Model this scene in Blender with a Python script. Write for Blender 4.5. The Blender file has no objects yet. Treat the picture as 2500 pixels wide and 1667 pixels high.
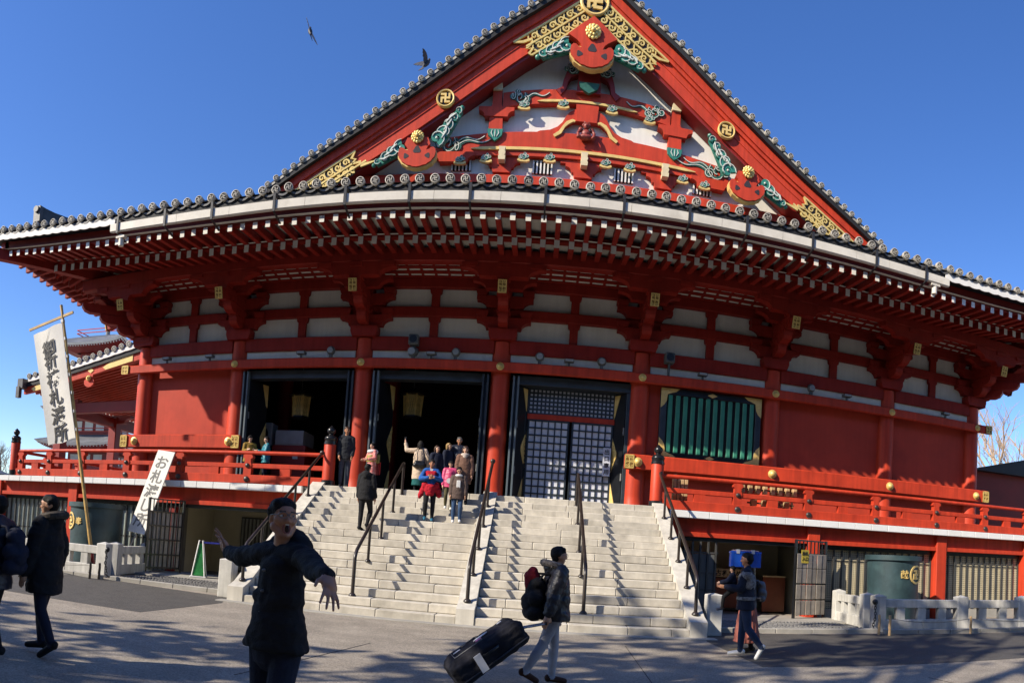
import bpy, bmesh, math, random
from mathutils import Vector, Matrix
import numpy as np
rnd = random.Random(7)
PI = math.pi
SC = bpy.context.scene
COL = SC.collection

# ------------------------------------------------------------------ camera (sweep panorama: a cylindrical picture)
K, UC, VC = 1652.4878, 1250.0, 1277.4997
W0, H0 = 2500.0, 1667.0
YAW, PIT, ROL = 0.0311, 0.0399, -0.0675
CAM = Vector((-0.9121, -21.8446, 1.6))
RZ = Matrix.Rotation(YAW, 3, 'Z'); RX = Matrix.Rotation(PIT, 3, 'X'); RY = Matrix.Rotation(ROL, 3, 'Y')
RC = RZ @ RX @ RY
cd = bpy.data.cameras.new('camera')
cam = bpy.data.objects.new('camera', cd); COL.objects.link(cam)
cd.type = 'PANO'; cd.panorama_type = 'CENTRAL_CYLINDRICAL'
cd.central_cylindrical_radius = 1.0
cd.central_cylindrical_range_u_min = (0 - UC) / K
cd.central_cylindrical_range_u_max = (W0 - UC) / K
cd.central_cylindrical_range_v_min = (VC - H0) / K
cd.central_cylindrical_range_v_max = VC / K
cd.clip_start = 0.05; cd.clip_end = 3000
M3 = Matrix((RC.col[0], RC.col[2], -RC.col[1])).transposed()
cam.matrix_world = Matrix.Translation(CAM) @ M3.to_4x4()
SC.camera = cam

# ------------------------------------------------------------------ sky and sun
SUN_AZ = math.radians(60.0)      # to the left of the straight line from the hall to the viewer
SUN_EL = math.radians(33.0)
SD = Vector((-math.sin(SUN_AZ) * math.cos(SUN_EL), -math.cos(SUN_AZ) * math.cos(SUN_EL), math.sin(SUN_EL)))
world = bpy.data.worlds.new('World'); SC.world = world; world.use_nodes = True
wn = world.node_tree.nodes; wl = world.node_tree.links
bg = wn['Background']
sky = wn.new('ShaderNodeTexSky'); sky.sky_type = 'NISHITA'; sky.sun_disc = False
sky.sun_elevation = SUN_EL
sky.sun_rotation = math.atan2(SD.x, SD.y)
sky.altitude = 50; sky.air_density = 1.0; sky.dust_density = 0.35; sky.ozone_density = 3.0
hs = wn.new('ShaderNodeHueSaturation'); hs.inputs['Saturation'].default_value = 1.24; hs.inputs['Hue'].default_value = 0.514
wl.new(sky.outputs[0], hs.inputs['Color']); wl.new(hs.outputs[0], bg.inputs[0]); bg.inputs[1].default_value = 0.15
sd = bpy.data.lights.new('sun', 'SUN'); sd.energy = 4.9; sd.angle = math.radians(0.53); sd.color = (1.0, 0.90, 0.75)
sun = bpy.data.objects.new('sun', sd); COL.objects.link(sun)
sun.rotation_euler = (-SD).to_track_quat('-Z', 'Y').to_euler(); sun.location = (0, -30, 40)
SC.view_settings.view_transform = 'Standard'; SC.view_settings.look = 'None'
SC.view_settings.exposure = 0.55; SC.view_settings.gamma = 1.0; SC.view_settings.use_curve_mapping = False
SC.render.engine = 'CYCLES'
SC.cycles.max_bounces = 6; SC.cycles.diffuse_bounces = 1; SC.cycles.glossy_bounces = 3
SC.cycles.use_denoising = True

# ------------------------------------------------------------------ materials
MATS = {}
def mat(name, col, rough=.5, var=.12, scale=2.0, bump=0.0, bscale=40.0, metal=0.0, rand=0.0, col2=None, spec=.5, stain=None, trans=0.0, streak=0.0):
    if name in MATS: return MATS[name]
    m = bpy.data.materials.new(name); m.use_nodes = True
    nt = m.node_tree; N = nt.nodes; L = nt.links
    b = N['Principled BSDF']; b.inputs['Roughness'].default_value = rough; b.inputs['Metallic'].default_value = metal
    b.inputs['Specular IOR Level'].default_value = spec
    geo = N.new('ShaderNodeNewGeometry')
    nz = N.new('ShaderNodeTexNoise'); nz.inputs['Scale'].default_value = scale; nz.inputs['Detail'].default_value = 6
    nz.inputs['Roughness'].default_value = .65
    L.new(geo.outputs['Position'], nz.inputs['Vector'])
    ramp = N.new('ShaderNodeValToRGB')
    c = Vector(col); d = Vector(col2) if col2 else c * (1 - 2 * var)
    e = c if col2 else c * (1 + var)
    ramp.color_ramp.elements[0].position = .3; ramp.color_ramp.elements[1].position = .7
    ramp.color_ramp.elements[0].color = (*d, 1); ramp.color_ramp.elements[1].color = (*[min(x, .95) for x in e], 1)
    L.new(nz.outputs['Fac'], ramp.inputs[0])
    out = ramp.outputs[0]
    if stain:                                    # (colour, scale, amount): dirt with a shape of its own
        n2 = N.new('ShaderNodeTexNoise'); n2.inputs['Scale'].default_value = stain[1]; n2.inputs['Detail'].default_value = 8
        L.new(geo.outputs['Position'], n2.inputs['Vector'])
        r2 = N.new('ShaderNodeValToRGB'); r2.color_ramp.elements[0].position = .52; r2.color_ramp.elements[1].position = .72
        r2.color_ramp.elements[0].color = (0, 0, 0, 1); r2.color_ramp.elements[1].color = (stain[2],) * 3 + (1,)
        L.new(n2.outputs['Fac'], r2.inputs[0])
        mx = N.new('ShaderNodeMix'); mx.data_type = 'RGBA'
        L.new(r2.outputs[0], mx.inputs[0]); L.new(out, mx.inputs[6]); mx.inputs[7].default_value = (*stain[0], 1)
        out = mx.outputs[2]
    if streak:                                   # weathering runs: thin marks drawn out downwards
        mp = N.new('ShaderNodeMapping'); mp.inputs['Scale'].default_value = (7, 7, .45); L.new(geo.outputs['Position'], mp.inputs[0])
        n3 = N.new('ShaderNodeTexNoise'); n3.inputs['Scale'].default_value = 1.0; n3.inputs['Detail'].default_value = 7; L.new(mp.outputs[0], n3.inputs['Vector'])
        r3 = N.new('ShaderNodeMapRange'); r3.inputs[1].default_value = .35; r3.inputs[2].default_value = .7; r3.inputs[3].default_value = 1 + streak * .4; r3.inputs[4].default_value = 1 - streak
        L.new(n3.outputs['Fac'], r3.inputs[0]); h3 = N.new('ShaderNodeHueSaturation'); L.new(r3.outputs[0], h3.inputs['Value']); L.new(out, h3.inputs['Color']); out = h3.outputs[0]
        r4 = N.new('ShaderNodeMapRange'); r4.inputs[3].default_value = rough - .10; r4.inputs[4].default_value = rough + .15
        L.new(n3.outputs['Fac'], r4.inputs[0]); L.new(r4.outputs[0], b.inputs['Roughness'])
    if rand:
        oi = N.new('ShaderNodeObjectInfo'); hv = N.new('ShaderNodeHueSaturation')
        mr = N.new('ShaderNodeMapRange'); mr.inputs[3].default_value = 1 - rand; mr.inputs[4].default_value = 1 + rand
        L.new(oi.outputs['Random'], mr.inputs[0]); L.new(mr.outputs[0], hv.inputs['Value']); L.new(out, hv.inputs['Color']); out = hv.outputs[0]
    L.new(out, b.inputs['Base Color'])
    if bump:
        nb = N.new('ShaderNodeTexNoise'); nb.inputs['Scale'].default_value = bscale; nb.inputs['Detail'].default_value = 4
        L.new(geo.outputs['Position'], nb.inputs['Vector'])
        bp = N.new('ShaderNodeBump'); bp.inputs['Strength'].default_value = bump; bp.inputs['Distance'].default_value = .02
        L.new(nb.outputs['Fac'], bp.inputs['Height']); L.new(bp.outputs[0], b.inputs['Normal'])
    if trans:
        b.inputs['Transmission Weight'].default_value = trans
    MATS[name] = m
    return m
RED = mat('vermilion lacquer', (.55, .052, .020), .5, .10, .8, .05, 6, spec=.3, stain=((.36, .03, .015), 1.3, .3), streak=.22)
REDW = mat('vermilion wall paint', (.53, .056, .026), .55, .12, .5, .06, 8, spec=.3, stain=((.30, .02, .012), .7, .4), streak=.04)
REDSHADE = mat('shade darkened eave red', (.30, .022, .013), .55, .12, .8, .05, 6, spec=.25, streak=.15)  # vermilion repeated darker: the shade under the eaves put into the colour
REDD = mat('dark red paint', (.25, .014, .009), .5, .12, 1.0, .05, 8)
WHT = mat('white plaster', (.79, .755, .675), .8, .05, .6, .05, 20, stain=((.5, .47, .40), .9, .4), streak=.06)
WEND = mat('white painted wood end', (.80, .78, .73), .6, .06, 2)
TILEW = mat('white glazed edge tile', (.80, .80, .78), .35, .03, 2, rand=.04)
TILE = mat('grey roof tile', (.095, .095, .093), .5, .2, 3, .1, 30, rand=.15)
TILEL = mat('pale grey tile rim', (.42, .39, .33), .6, .2, 6, .05, 30, rand=.12)
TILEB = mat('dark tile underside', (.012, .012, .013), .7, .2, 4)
GOLD = mat('gilded metal', (.88, .62, .20), .36, .12, 5, .15, 60, metal=.30)
GOLDP = mat('gold paint', (.80, .56, .19), .45, .10, 4, .05, 60, metal=.12)
BLK = mat('black lacquer', (.012, .013, .016), .28, .2, 2)
BLKB = mat('blue black painted door edge', (.035, .047, .06), .45, .2, 2)
IRON = mat('dark brown handrail', (.030, .022, .018), .33, .2, 3, .04, 40)
GUT = mat('cream gutter metal', (.70, .65, .55), .5, .08, 1.2, stain=((.45, .40, .32), 2.2, .5))
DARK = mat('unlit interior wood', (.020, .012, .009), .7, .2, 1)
TEAL = mat('teal carving paint', (.035, .22, .16), .45, .2, 5)
GRN = mat('green bar paint', (.045, .26, .165), .45, .12, 2)
CREAM = mat('cream board', (.70, .58, .36), .6, .08, 3)
STONE = mat('pale granite step', (.58, .535, .45), .75, .10, 3.0, .18, 50, rand=.12, stain=((.30, .27, .22), 2.4, .55), streak=.10)
STONEF = mat('pale granite kerb', (.60, .565, .49), .75, .08, 3.0, .10, 60, stain=((.36, .33, .28), 1.5, .5), streak=.16)
STONEW = mat('white granite fence', (.56, .545, .50), .75, .08, 4.0, .12, 70, rand=.06, stain=((.33, .31, .27), 1.6, .55), streak=.2)
BRASSB = mat('dark bolt cap', (.045, .03, .025), .4, .2, 6)
BRZ = mat('patinated bronze tank', (.030, .060, .068), .5, .2, 2.5, .1, 20, stain=((.06, .11, .11), 2.0, .5))
WOOD = mat('pale wood', (.56, .37, .19), .6, .18, 6, .05, 30, rand=.08)
BAMB = mat('bamboo', (.52, .33, .10), .45, .2, 4)
GREYM = mat('grey metal', (.20, .20, .19), .45, .15, 5)
CREW = mat('cream painted wall', (.45, .40, .27), .8, .06, 1.0)

# ------------------------------------------------------------------ mesh builder
class MB:
    def __init__(s): s.v = []; s.f = []; s.m = []
    def add(s, vs, fs, mi=0):
        o = len(s.v); s.v += [tuple(p) for p in vs]; s.f += [tuple(i + o for i in f) for f in fs]
        s.m += [mi] * len(fs) if isinstance(mi, int) else list(mi)
        return s
    def box(s, x0, x1, y0, y1, z0, z1, mi=0, bev=0.0):
        return s.obox(Vector(((x0 + x1) / 2, (y0 + y1) / 2, (z0 + z1) / 2)), Vector((1, 0, 0)), Vector((0, 1, 0)), Vector((0, 0, 1)), (x1 - x0) / 2, (y1 - y0) / 2, (z1 - z0) / 2, mi, bev)
    def obox(s, c, ax, ay, az, hx, hy, hz, mi=0, bev=0.0):
        c = Vector(c)
        if not bev:
            vs = [c + ax * (hx * i) + ay * (hy * j) + az * (hz * k) for k in (-1, 1) for j in (-1, 1) for i in (-1, 1)]
            return s.add(vs, [(0, 2, 3, 1), (4, 5, 7, 6), (0, 1, 5, 4), (2, 6, 7, 3), (0, 4, 6, 2), (1, 3, 7, 5)], mi)
        b = min(bev, hx * .9, hy * .9, hz * .9)
        vs = []; idx = {}
        for i in (-1, 1):
            for j in (-1, 1):
                for k in (-1, 1):
                    for a in range(3):
                        h = [hx - b, hy - b, hz - b]; h[a] += b
                        idx[(i, j, k, a)] = len(vs); vs.append(c + ax * (h[0] * i) + ay * (h[1] * j) + az * (h[2] * k))
        F = []
        cyc = [(-1, -1), (1, -1), (1, 1), (-1, 1)]
        for sg in (-1, 1):
            for a in range(3):
                q = []
                for (p_, q_) in cyc:
                    t = [0, 0, 0]; t[a] = sg; t[(a + 1) % 3] = p_; t[(a + 2) % 3] = q_
                    q.append(idx[(*t, a)])
                F.append(tuple(q if sg > 0 else q[::-1]))
        for a in range(3):            # edges along axis a
            b1, b2 = (a + 1) % 3, (a + 2) % 3
            for p_ in (-1, 1):
                for q_ in (-1, 1):
                    def g(k, ax_):
                        t = [0, 0, 0]; t[a] = k; t[b1] = p_; t[b2] = q_; return idx[(*t, ax_)]
                    q = (g(-1, b1), g(1, b1), g(1, b2), g(-1, b2))
                    F.append(q if p_ * q_ > 0 else q[::-1])
        for i in (-1, 1):
            for j in (-1, 1):
                for k in (-1, 1):
                    t = (idx[(i, j, k, 0)], idx[(i, j, k, 1)], idx[(i, j, k, 2)])
                    F.append(t if i * j * k > 0 else t[::-1])
        return s.add(vs, F, mi)
    def bar(s, p0, p1, w, h, mi=0, up=(0, 0, 1), bev=0.0):
        p0 = Vector(p0); p1 = Vector(p1); d = p1 - p0; l = d.length; d.normalize()
        sd_ = d.cross(Vector(up))
        if sd_.length < 1e-4: sd_ = d.cross(Vector((0, 1, 0)))
        sd_.normalize(); u = sd_.cross(d)
        return s.obox((p0 + p1) / 2, d, -sd_, u, l / 2, w / 2, h / 2, mi, bev)
    def cyl(s, p0, p1, r0, r1=None, n=12, mi=0, caps=True, mi2=None):
        r1 = r0 if r1 is None else r1
        p0 = Vector(p0); p1 = Vector(p1); d = (p1 - p0).normalized()
        a = d.orthogonal().normalized(); b = d.cross(a)
        vs = [p + a * (r * math.cos(2 * PI * i / n)) + b * (r * math.sin(2 * PI * i / n)) for p, r in ((p0, r0), (p1, r1)) for i in range(n)]
        fs = [(i, (i + 1) % n, n + (i + 1) % n, n + i) for i in range(n)]; ms = [mi] * n
        if caps:
            fs += [tuple(range(n))[::-1], tuple(range(n, 2 * n))]; ms += [mi if mi2 is None else mi2] * 2
        return s.add(vs, fs, ms)
    def tube(s, pts, r, n=8, mi=0, caps=True):
        pts = [Vector(p) for p in pts]; rs = r if isinstance(r, (list, tuple)) else [r] * len(pts)
        vs = []; prev = None
        for i, p in enumerate(pts):
            t = (pts[min(i + 1, len(pts) - 1)] - pts[max(i - 1, 0)]).normalized()
            a = t.orthogonal().normalized() if prev is None else (prev - t * prev.dot(t)).normalized()
            prev = a; b = t.cross(a)
            vs += [p + a * (rs[i] * math.cos(2 * PI * k / n)) + b * (rs[i] * math.sin(2 * PI * k / n)) for k in range(n)]
        fs = [(i * n + k, i * n + (k + 1) % n, (i + 1) * n + (k + 1) % n, (i + 1) * n + k) for i in range(len(pts) - 1) for k in range(n)]
        if caps: fs += [tuple(range(n))[::-1], tuple(range((len(pts) - 1) * n, len(pts) * n))]
        return s.add(vs, fs, mi)
    def lathe(s, prof, c=(0, 0, 0), n=16, mi=0, axis='Z'):
        vs = []; c = Vector(c)
        for r, z in prof:
            for k in range(n):
                x, y = r * math.cos(2 * PI * k / n), r * math.sin(2 * PI * k / n)
                vs.append(c + (Vector((x, y, z)) if axis == 'Z' else Vector((x, -z, y))))   # axis 'Y': the profile runs towards -Y
        m = len(prof)
        fs = [(i * n + k, i * n + (k + 1) % n, (i + 1) * n + (k + 1) % n, (i + 1) * n + k) for i in range(m - 1) for k in range(n)]
        fs += [tuple(range(n))[::-1], tuple(range((m - 1) * n, m * n))]
        if isinstance(mi, list): mm = [mi[i] for i in range(m - 1) for k in range(n)] + [mi[0], mi[-1]]
        else: mm = mi
        return s.add(vs, fs, mm)
    def ball(s, c, rx, ry=None, rz=None, nu=10, nv=7, mi=0):
        ry = rx if ry is None else ry; rz = rx if rz is None else rz; c = Vector(c)
        prof = []
        vs = [c + Vector((0, 0, -rz))]
        for j in range(1, nv):
            t = -PI / 2 + PI * j / nv
            for k in range(nu):
                a = 2 * PI * k / nu; vs.append(c + Vector((rx * math.cos(t) * math.cos(a), ry * math.cos(t) * math.sin(a), rz * math.sin(t))))
        vs.append(c + Vector((0, 0, rz))); e = len(vs) - 1
        fs = [(0, 1 + (k + 1) % nu, 1 + k) for k in range(nu)]
        fs += [(1 + j * nu + k, 1 + j * nu + (k + 1) % nu, 1 + (j + 1) * nu + (k + 1) % nu, 1 + (j + 1) * nu + k) for j in range(nv - 2) for k in range(nu)]
        fs += [(1 + (nv - 2) * nu + k, 1 + (nv - 2) * nu + (k + 1) % nu, e) for k in range(nu)]
        return s.add(vs, fs, mi)
    def prism(s, poly, fn, t0, t1, mi=0, mis=None):
        """poly: 2-D outline; fn(a, b, t) -> 3-D; a closed slab between t0 and t1."""
        n = len(poly); vs = [fn(a, b, t0) for a, b in poly] + [fn(a, b, t1) for a, b in poly]
        ar = sum(poly[i][0] * poly[(i + 1) % n][1] - poly[(i + 1) % n][0] * poly[i][1] for i in range(n))
        fs = [tuple(range(n)), tuple(range(n, 2 * n))[::-1]] + [(i, n + i, n + (i + 1) % n, (i + 1) % n) for i in range(n)]
        if ar < 0: fs = [f[::-1] for f in fs]
        return s.add(vs, fs, [mi, mi] + [mi if mis is None else mis] * n)
    def ribbon(s, pts, ws, fn, t0, t1, mi=0):
        """A flat band along 2-D points with half-widths ws, extruded between t0 and t1."""
        n = len(pts); L_ = []; R_ = []
        for i in range(n):
            x0, y0 = pts[max(i - 1, 0)]; x1, y1 = pts[min(i + 1, n - 1)]
            dx, dy = x1 - x0, y1 - y0; l = math.hypot(dx, dy) or 1; nx, ny = -dy / l, dx / l
            w = ws[i] if isinstance(ws, (list, tuple)) else ws
            L_.append((pts[i][0] + nx * w, pts[i][1] + ny * w)); R_.append((pts[i][0] - nx * w, pts[i][1] - ny * w))
        vs = [fn(*q, t0) for q in L_] + [fn(*q, t0) for q in R_] + [fn(*q, t1) for q in L_] + [fn(*q, t1) for q in R_]
        fs = []
        for i in range(n - 1):
            fs += [(i, n + i, n + i + 1, i + 1), (2 * n + i, 2 * n + i + 1, 3 * n + i + 1, 3 * n + i), (i, i + 1, 2 * n + i + 1, 2 * n + i), (n + i, 3 * n + i, 3 * n + i + 1, n + i + 1)]
        fs += [(0, 2 * n, 3 * n, n), (n - 1, 2 * n - 1, 4 * n - 1, 3 * n - 1)]
        return s.add(vs, fs, mi)
    def mesh(s, name, mats, smooth=None):
        me = bpy.data.meshes.new(name); me.from_pydata(s.v, [], s.f)
        for m_ in (mats if isinstance(mats, (list, tuple)) else [mats]): me.materials.append(m_)
        me.polygons.foreach_set('material_index', s.m)
        if smooth is not None:
            me.polygons.foreach_set('use_smooth', [True] * len(s.f)); me.update()
            me.set_sharp_from_angle(angle=math.radians(smooth))
        me.update(); return me
    def build(s, name, mats, parent=None, smooth=None, loc=None, kind=None):
        return put(name, s.mesh(name, mats, smooth), parent, loc, kind=kind)
def put(name, me, parent=None, loc=None, rot=None, scale=None, kind=None):
    o = bpy.data.objects.new(name, me); COL.objects.link(o)
    if parent is not None: o.parent = parent
    if loc is not None: o.location = loc
    if rot is not None: o.rotation_euler = rot
    if scale is not None: o.scale = scale
    if kind: o['kind'] = kind
    return o
def tag(o, label, cat, group=None):
    o['label'] = label; o['category'] = cat
    if group: o['group'] = group
    return o
def thing(name, label, cat, loc=(0, 0, 0), rz=0.0, group=None):
    o = bpy.data.objects.new(name, None); COL.objects.link(o); o.location = loc; o.rotation_euler = (0, 0, rz); o.empty_display_size = .2
    return tag(o, label, cat, group)
def front(Y):            # gable and wall drawings: (x, z) with depth t towards the viewer
    return lambda a, b, t: (a, Y - t, b)
def spiral(cx, cy, r, turns, a0, cw=1, n=18, r1=.12):
    return [(cx + (r + (r * r1 - r) * i / n) * math.cos(a0 + cw * 2 * PI * turns * i / n), cy + (r + (r * r1 - r) * i / n) * math.sin(a0 + cw * 2 * PI * turns * i / n)) for i in range(n + 1)]
def circ(cx, cy, r, n=16, ry=None): return [(cx + r * math.cos(2 * PI * i / n), cy + (ry or r) * math.sin(2 * PI * i / n)) for i in range(n)]
def manji(mb, fn, s, w, t0, t1, mi, cx=0, cy=0, ang=0):
    ca, sa = math.cos(ang), math.sin(ang)
    def rect(x0, x1, y0, y1):
        q = [(x0, y0), (x1, y0), (x1, y1), (x0, y1)]
        return [(cx + ca * x - sa * y, cy + sa * x + ca * y) for x, y in q]
    e = .0006
    mb.prism(rect(-w, w, -s, s), fn, t0, t1, mi)
    for sg in (-1, 1):
        mb.prism(rect(min(sg * w, sg * s), max(sg * w, sg * s), -w, w), fn, t0, t1 - e, mi)
        a, b = (sg * s, sg * (s - 2 * w))
        mb.prism(rect(min(a, b), max(a, b), *((w, s) if sg > 0 else (-s, -w))), fn, t0, t1 - 2 * e, mi)
        mb.prism(rect(*((-s, -w) if sg > 0 else (w, s)), min(a, b), max(a, b)), fn, t0, t1 - 3 * e, mi)

# ================================================================== ground
def sheet(name, polys, z, m, kind='structure'):
    mb = MB()
    for poly in polys: mb.prism(poly, lambda a, b, t: (a, b, z + t), -0.05 if z > 0.001 else -.3, 0.0)
    o = mb.build(name, m); o['kind'] = kind; return o
ASPH = mat('pale worn asphalt', (.30, .262, .212), .9, .14, 1.4, .5, 90, stain=((.19, .168, .142), .45, .5))
def speckle(m, c1, c2, sc):
    nt = m.node_tree; N = nt.nodes; L = nt.links; b = N['Principled BSDF']
    src = b.inputs['Base Color'].links[0].from_socket
    geo = [n for n in N if n.type == 'NEW_GEOMETRY'][0]
    v = N.new('ShaderNodeTexVoronoi'); v.inputs['Scale'].default_value = sc; L.new(geo.outputs['Position'], v.inputs['Vector'])
    r = N.new('ShaderNodeValToRGB'); r.color_ramp.elements[0].color = (*c1, 1); r.color_ramp.elements[1].color = (*c2, 1)
    r.color_ramp.elements[0].position = .1; r.color_ramp.elements[1].position = .9
    sep = N.new('ShaderNodeSeparateColor'); L.new(v.outputs['Color'], sep.inputs[0]); L.new(sep.outputs[0], r.inputs[0])
    mx = N.new('ShaderNodeMix'); mx.data_type = 'RGBA'; mx.blend_type = 'MULTIPLY'; mx.inputs[0].default_value = 1
    L.new(src, mx.inputs[6]); L.new(r.outputs[0], mx.inputs[7]); L.new(mx.outputs[2], b.inputs['Base Color'])
speckle(ASPH, (.72, .72, .72), (1.32, 1.30, 1.28), 62)
ASPD = mat('dark fresh asphalt', (.074, .068, .060), .85, .12, 2.0, .4, 90); speckle(ASPD, (.7, .7, .7), (1.35, 1.35, 1.35), 60)
CONC = mat('pale kerb concrete', (.36, .34, .30), .85, .12, 3, .2, 50, stain=((.2, .18, .15), 1.5, .5))
PEB = mat('grey pebble', (.17, .165, .155), .7, .25, 8, .2, 30, rand=.3)
GRD = sheet('ground', [[(-900, -900), (900, -900), (900, 900), (-900, 900)]], 0.0, ASPH)
sheet('road', [[(-40, -12.9), (-10.73, -11.95), (-7.45, -11.64), (-7.3, -8.62), (-7.75, -7.35), (-11.2, -7.0), (-40, -7.6)],
               [(2.72, -8.55), (2.78, -11.70), (7.87, -12.03), (40, -14.2), (40, -9.6), (11.7, -7.75), (7.8, -6.95), (3.0, -6.75)]], 0.004, ASPD)
# joints cut across the paving
mb = MB()
for (a, b) in (((-30, -17.2), (30, -17.5)), ((.9, -9.6), (.75, -13.2)), ((-3.3, -11.5), (-4.0, -15.0)), ((4.9, -13.2), (5.4, -20))):
    mb.bar((*a, .0005), (*b, .0005), .007, .009)
o = mb.build('paving_joint', mat('tar joint', (.03, .028, .026), .9)); o['kind'] = 'structure'
# kerb stones in front of the two basement entrances, and along the fences
def kerb(pts, name='kerb'):
    mb = MB()
    for a, b in zip(pts, pts[1:]):
        n = max(1, int((Vector(b) - Vector(a)).length / .9))
        for i in range(n):
            p = Vector(a).lerp(Vector(b), i / n); q = Vector(a).lerp(Vector(b), (i + 1) / n); d = (q - p).normalized() * .006
            mb.bar((*(p + d), .045), (*(q - d), .045), .17, .13, bev=.012)
    o = mb.build(name, CONC); o['kind'] = 'structure'
kerb([(-11.45, -6.95), (-7.62, -6.72)]); kerb([(3.0, -6.62), (7.75, -6.60)])
kerb([(-30, -7.35), (-11.62, -7.12)]); kerb([(7.75, -6.86), (12.4, -7.42), (30, -9.6)])
sheet('path', [[(-12.6, -4.4), (-7.5, -4.4), (-7.5, -1.9), (-12.6, -1.9)], [(2.95, -4.3), (8.2, -4.3), (8.2, -1.9), (2.95, -1.9)]], 0.06, CONC)
# pebbles set in rows behind the kerbs
def pebbles(name, x0, x1, y0, y1, label):
    mb = MB(); rr = random.Random(3)
    y = y0
    while y < y1:
        x = x0 + rr.uniform(0, .1)
        while x < x1:
            a = rr.uniform(.038, .055)
            mb.ball((x, y + rr.uniform(-.012, .012), .055), a, a * .75, .028, 6, 4)
            x += a * 2 + .012
        y += .085
    o = mb.build(name, PEB, smooth=50); o['kind'] = 'stuff'; tag(o, label, 'pebbles')
    sheet('path', [[(x0, y0 - .08), (x1, y0 - .08), (x1, y1), (x0, y1)]], .046, ASPD)
pebbles('pebbles', -11.5, -7.62, -6.55, -4.42, 'grey pebbles set in rows before the left basement entrance')
pebbles('pebbles', 3.1, 7.6, -6.45, -4.32, 'grey pebbles set in rows before the right basement entrance')
# thin grass along the fences
def grass(pts, label):
    mb = MB(); rr = random.Random(5)
    for a, b in zip(pts, pts[1:]):
        n = int((Vector(b) - Vector(a)).length * 260)
        for i in range(n):
            p = Vector(a).lerp(Vector(b), rr.random()); x, y = p.x + rr.gauss(0, .03), p.y + rr.gauss(0, .05)
            h = rr.uniform(.03, .09); an = rr.uniform(0, PI); dx, dy = .012 * math.cos(an), .012 * math.sin(an)
            lx, ly = rr.gauss(0, .03), rr.gauss(0, .03)
            mb.add([(x - dx, y - dy, 0), (x + dx, y + dy, 0), (x + lx, y + ly, h)], [(0, 1, 2)])
    o = mb.build('grass', mat('dry winter grass', (.10, .11, .035), .8, .3, 9)); o['kind'] = 'stuff'; tag(o, label, 'grass')
grass([(-14.6, -6.95), (-12.6, -6.92)], 'short grass along the foot of the left stone fence')
grass([(8.2, -6.68), (12.3, -7.2)], 'short grass along the foot of the right stone fence')

# ================================================================== the temple hall
B, E_ = 4.5768, 3.9852
CX = [-2.5 * B - E_, -2.5 * B, -1.5 * B, -.5 * B, .5 * B, 1.5 * B, 2.5 * B, 2.5 * B + E_]
XE = CX[7]
DECK = 3.12
hall = thing('temple_hall', 'huge vermilion temple hall with tiled roof and golden gable ornaments', 'temple')
def P(mb, name, mats, parent=None, smooth=None, kind=None): return mb.build(name, mats, parent or hall, smooth, kind=kind)
# deck, edge of white tiles
dk = P(MB().box(-20.2, 20.2, -2.52, 30, 2.9, DECK - .02), 'deck', mat('grey deck', (.13, .125, .115), .7, .15, 2))
mb = MB().box(0, .588, -2.66, -2.40, 2.87, 3.075, bev=.008); me = mb.mesh('edge_tile', TILEW)
x = -20.4
while x < 20.4:
    if not (-7.5 < x + .3 < 2.9): put('edge_tile', me, dk, (x, 0, 0))
    x += .6
P(MB().box(-7.45, 2.85, -2.60, -2.3, 2.9, DECK - .005), 'landing', STONEF)
# body: side walls, back, inner dark room
P(MB().box(CX[0] + .1, CX[1] - .1, -.02, .25, DECK, 7.4), 'wall_panel', REDW)
P(MB().box(CX[5] + .1, CX[6] - .1, -.02, .25, DECK, 7.4), 'wall_panel', REDW)
P(MB().box(CX[6] + .1, CX[7] - .1, -.02, .25, DECK, 7.4), 'wall_panel', REDW)
mb = MB().box(-XE - .1, -XE + .1, 0, 26, DECK, 10.4).box(XE - .1, XE + .1, 0, 26, DECK, 10.4).box(-XE, XE, 26, 26.3, DECK, 10.4)
P(mb, 'side_wall', REDD)
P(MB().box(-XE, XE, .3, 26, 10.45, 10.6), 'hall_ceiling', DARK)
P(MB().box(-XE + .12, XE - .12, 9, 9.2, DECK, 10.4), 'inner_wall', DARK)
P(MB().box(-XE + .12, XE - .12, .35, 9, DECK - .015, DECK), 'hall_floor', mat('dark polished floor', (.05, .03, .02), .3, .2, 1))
# columns
cm = MB().lathe([(.40, DECK), (.40, DECK + .10), (.335, DECK + .18), (.33, DECK + .5), (.325, 7.9), (.315, 8.3)], n=28).mesh('column', RED, 40)
for x in CX: put('column', cm, hall, (x, 0, 0))
for yy in (4.6, 9.1):
    for x in (-XE,): put('column', cm, hall, (x, yy, 0))
cmi = MB().lathe([(.36, DECK), (.33, DECK + .3), (.33, 10)], n=16).mesh('inner_column', REDD, 40)
for x in CX[1:6]: put('inner_column', cmi, hall, (x, 4.5, 0))
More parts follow.
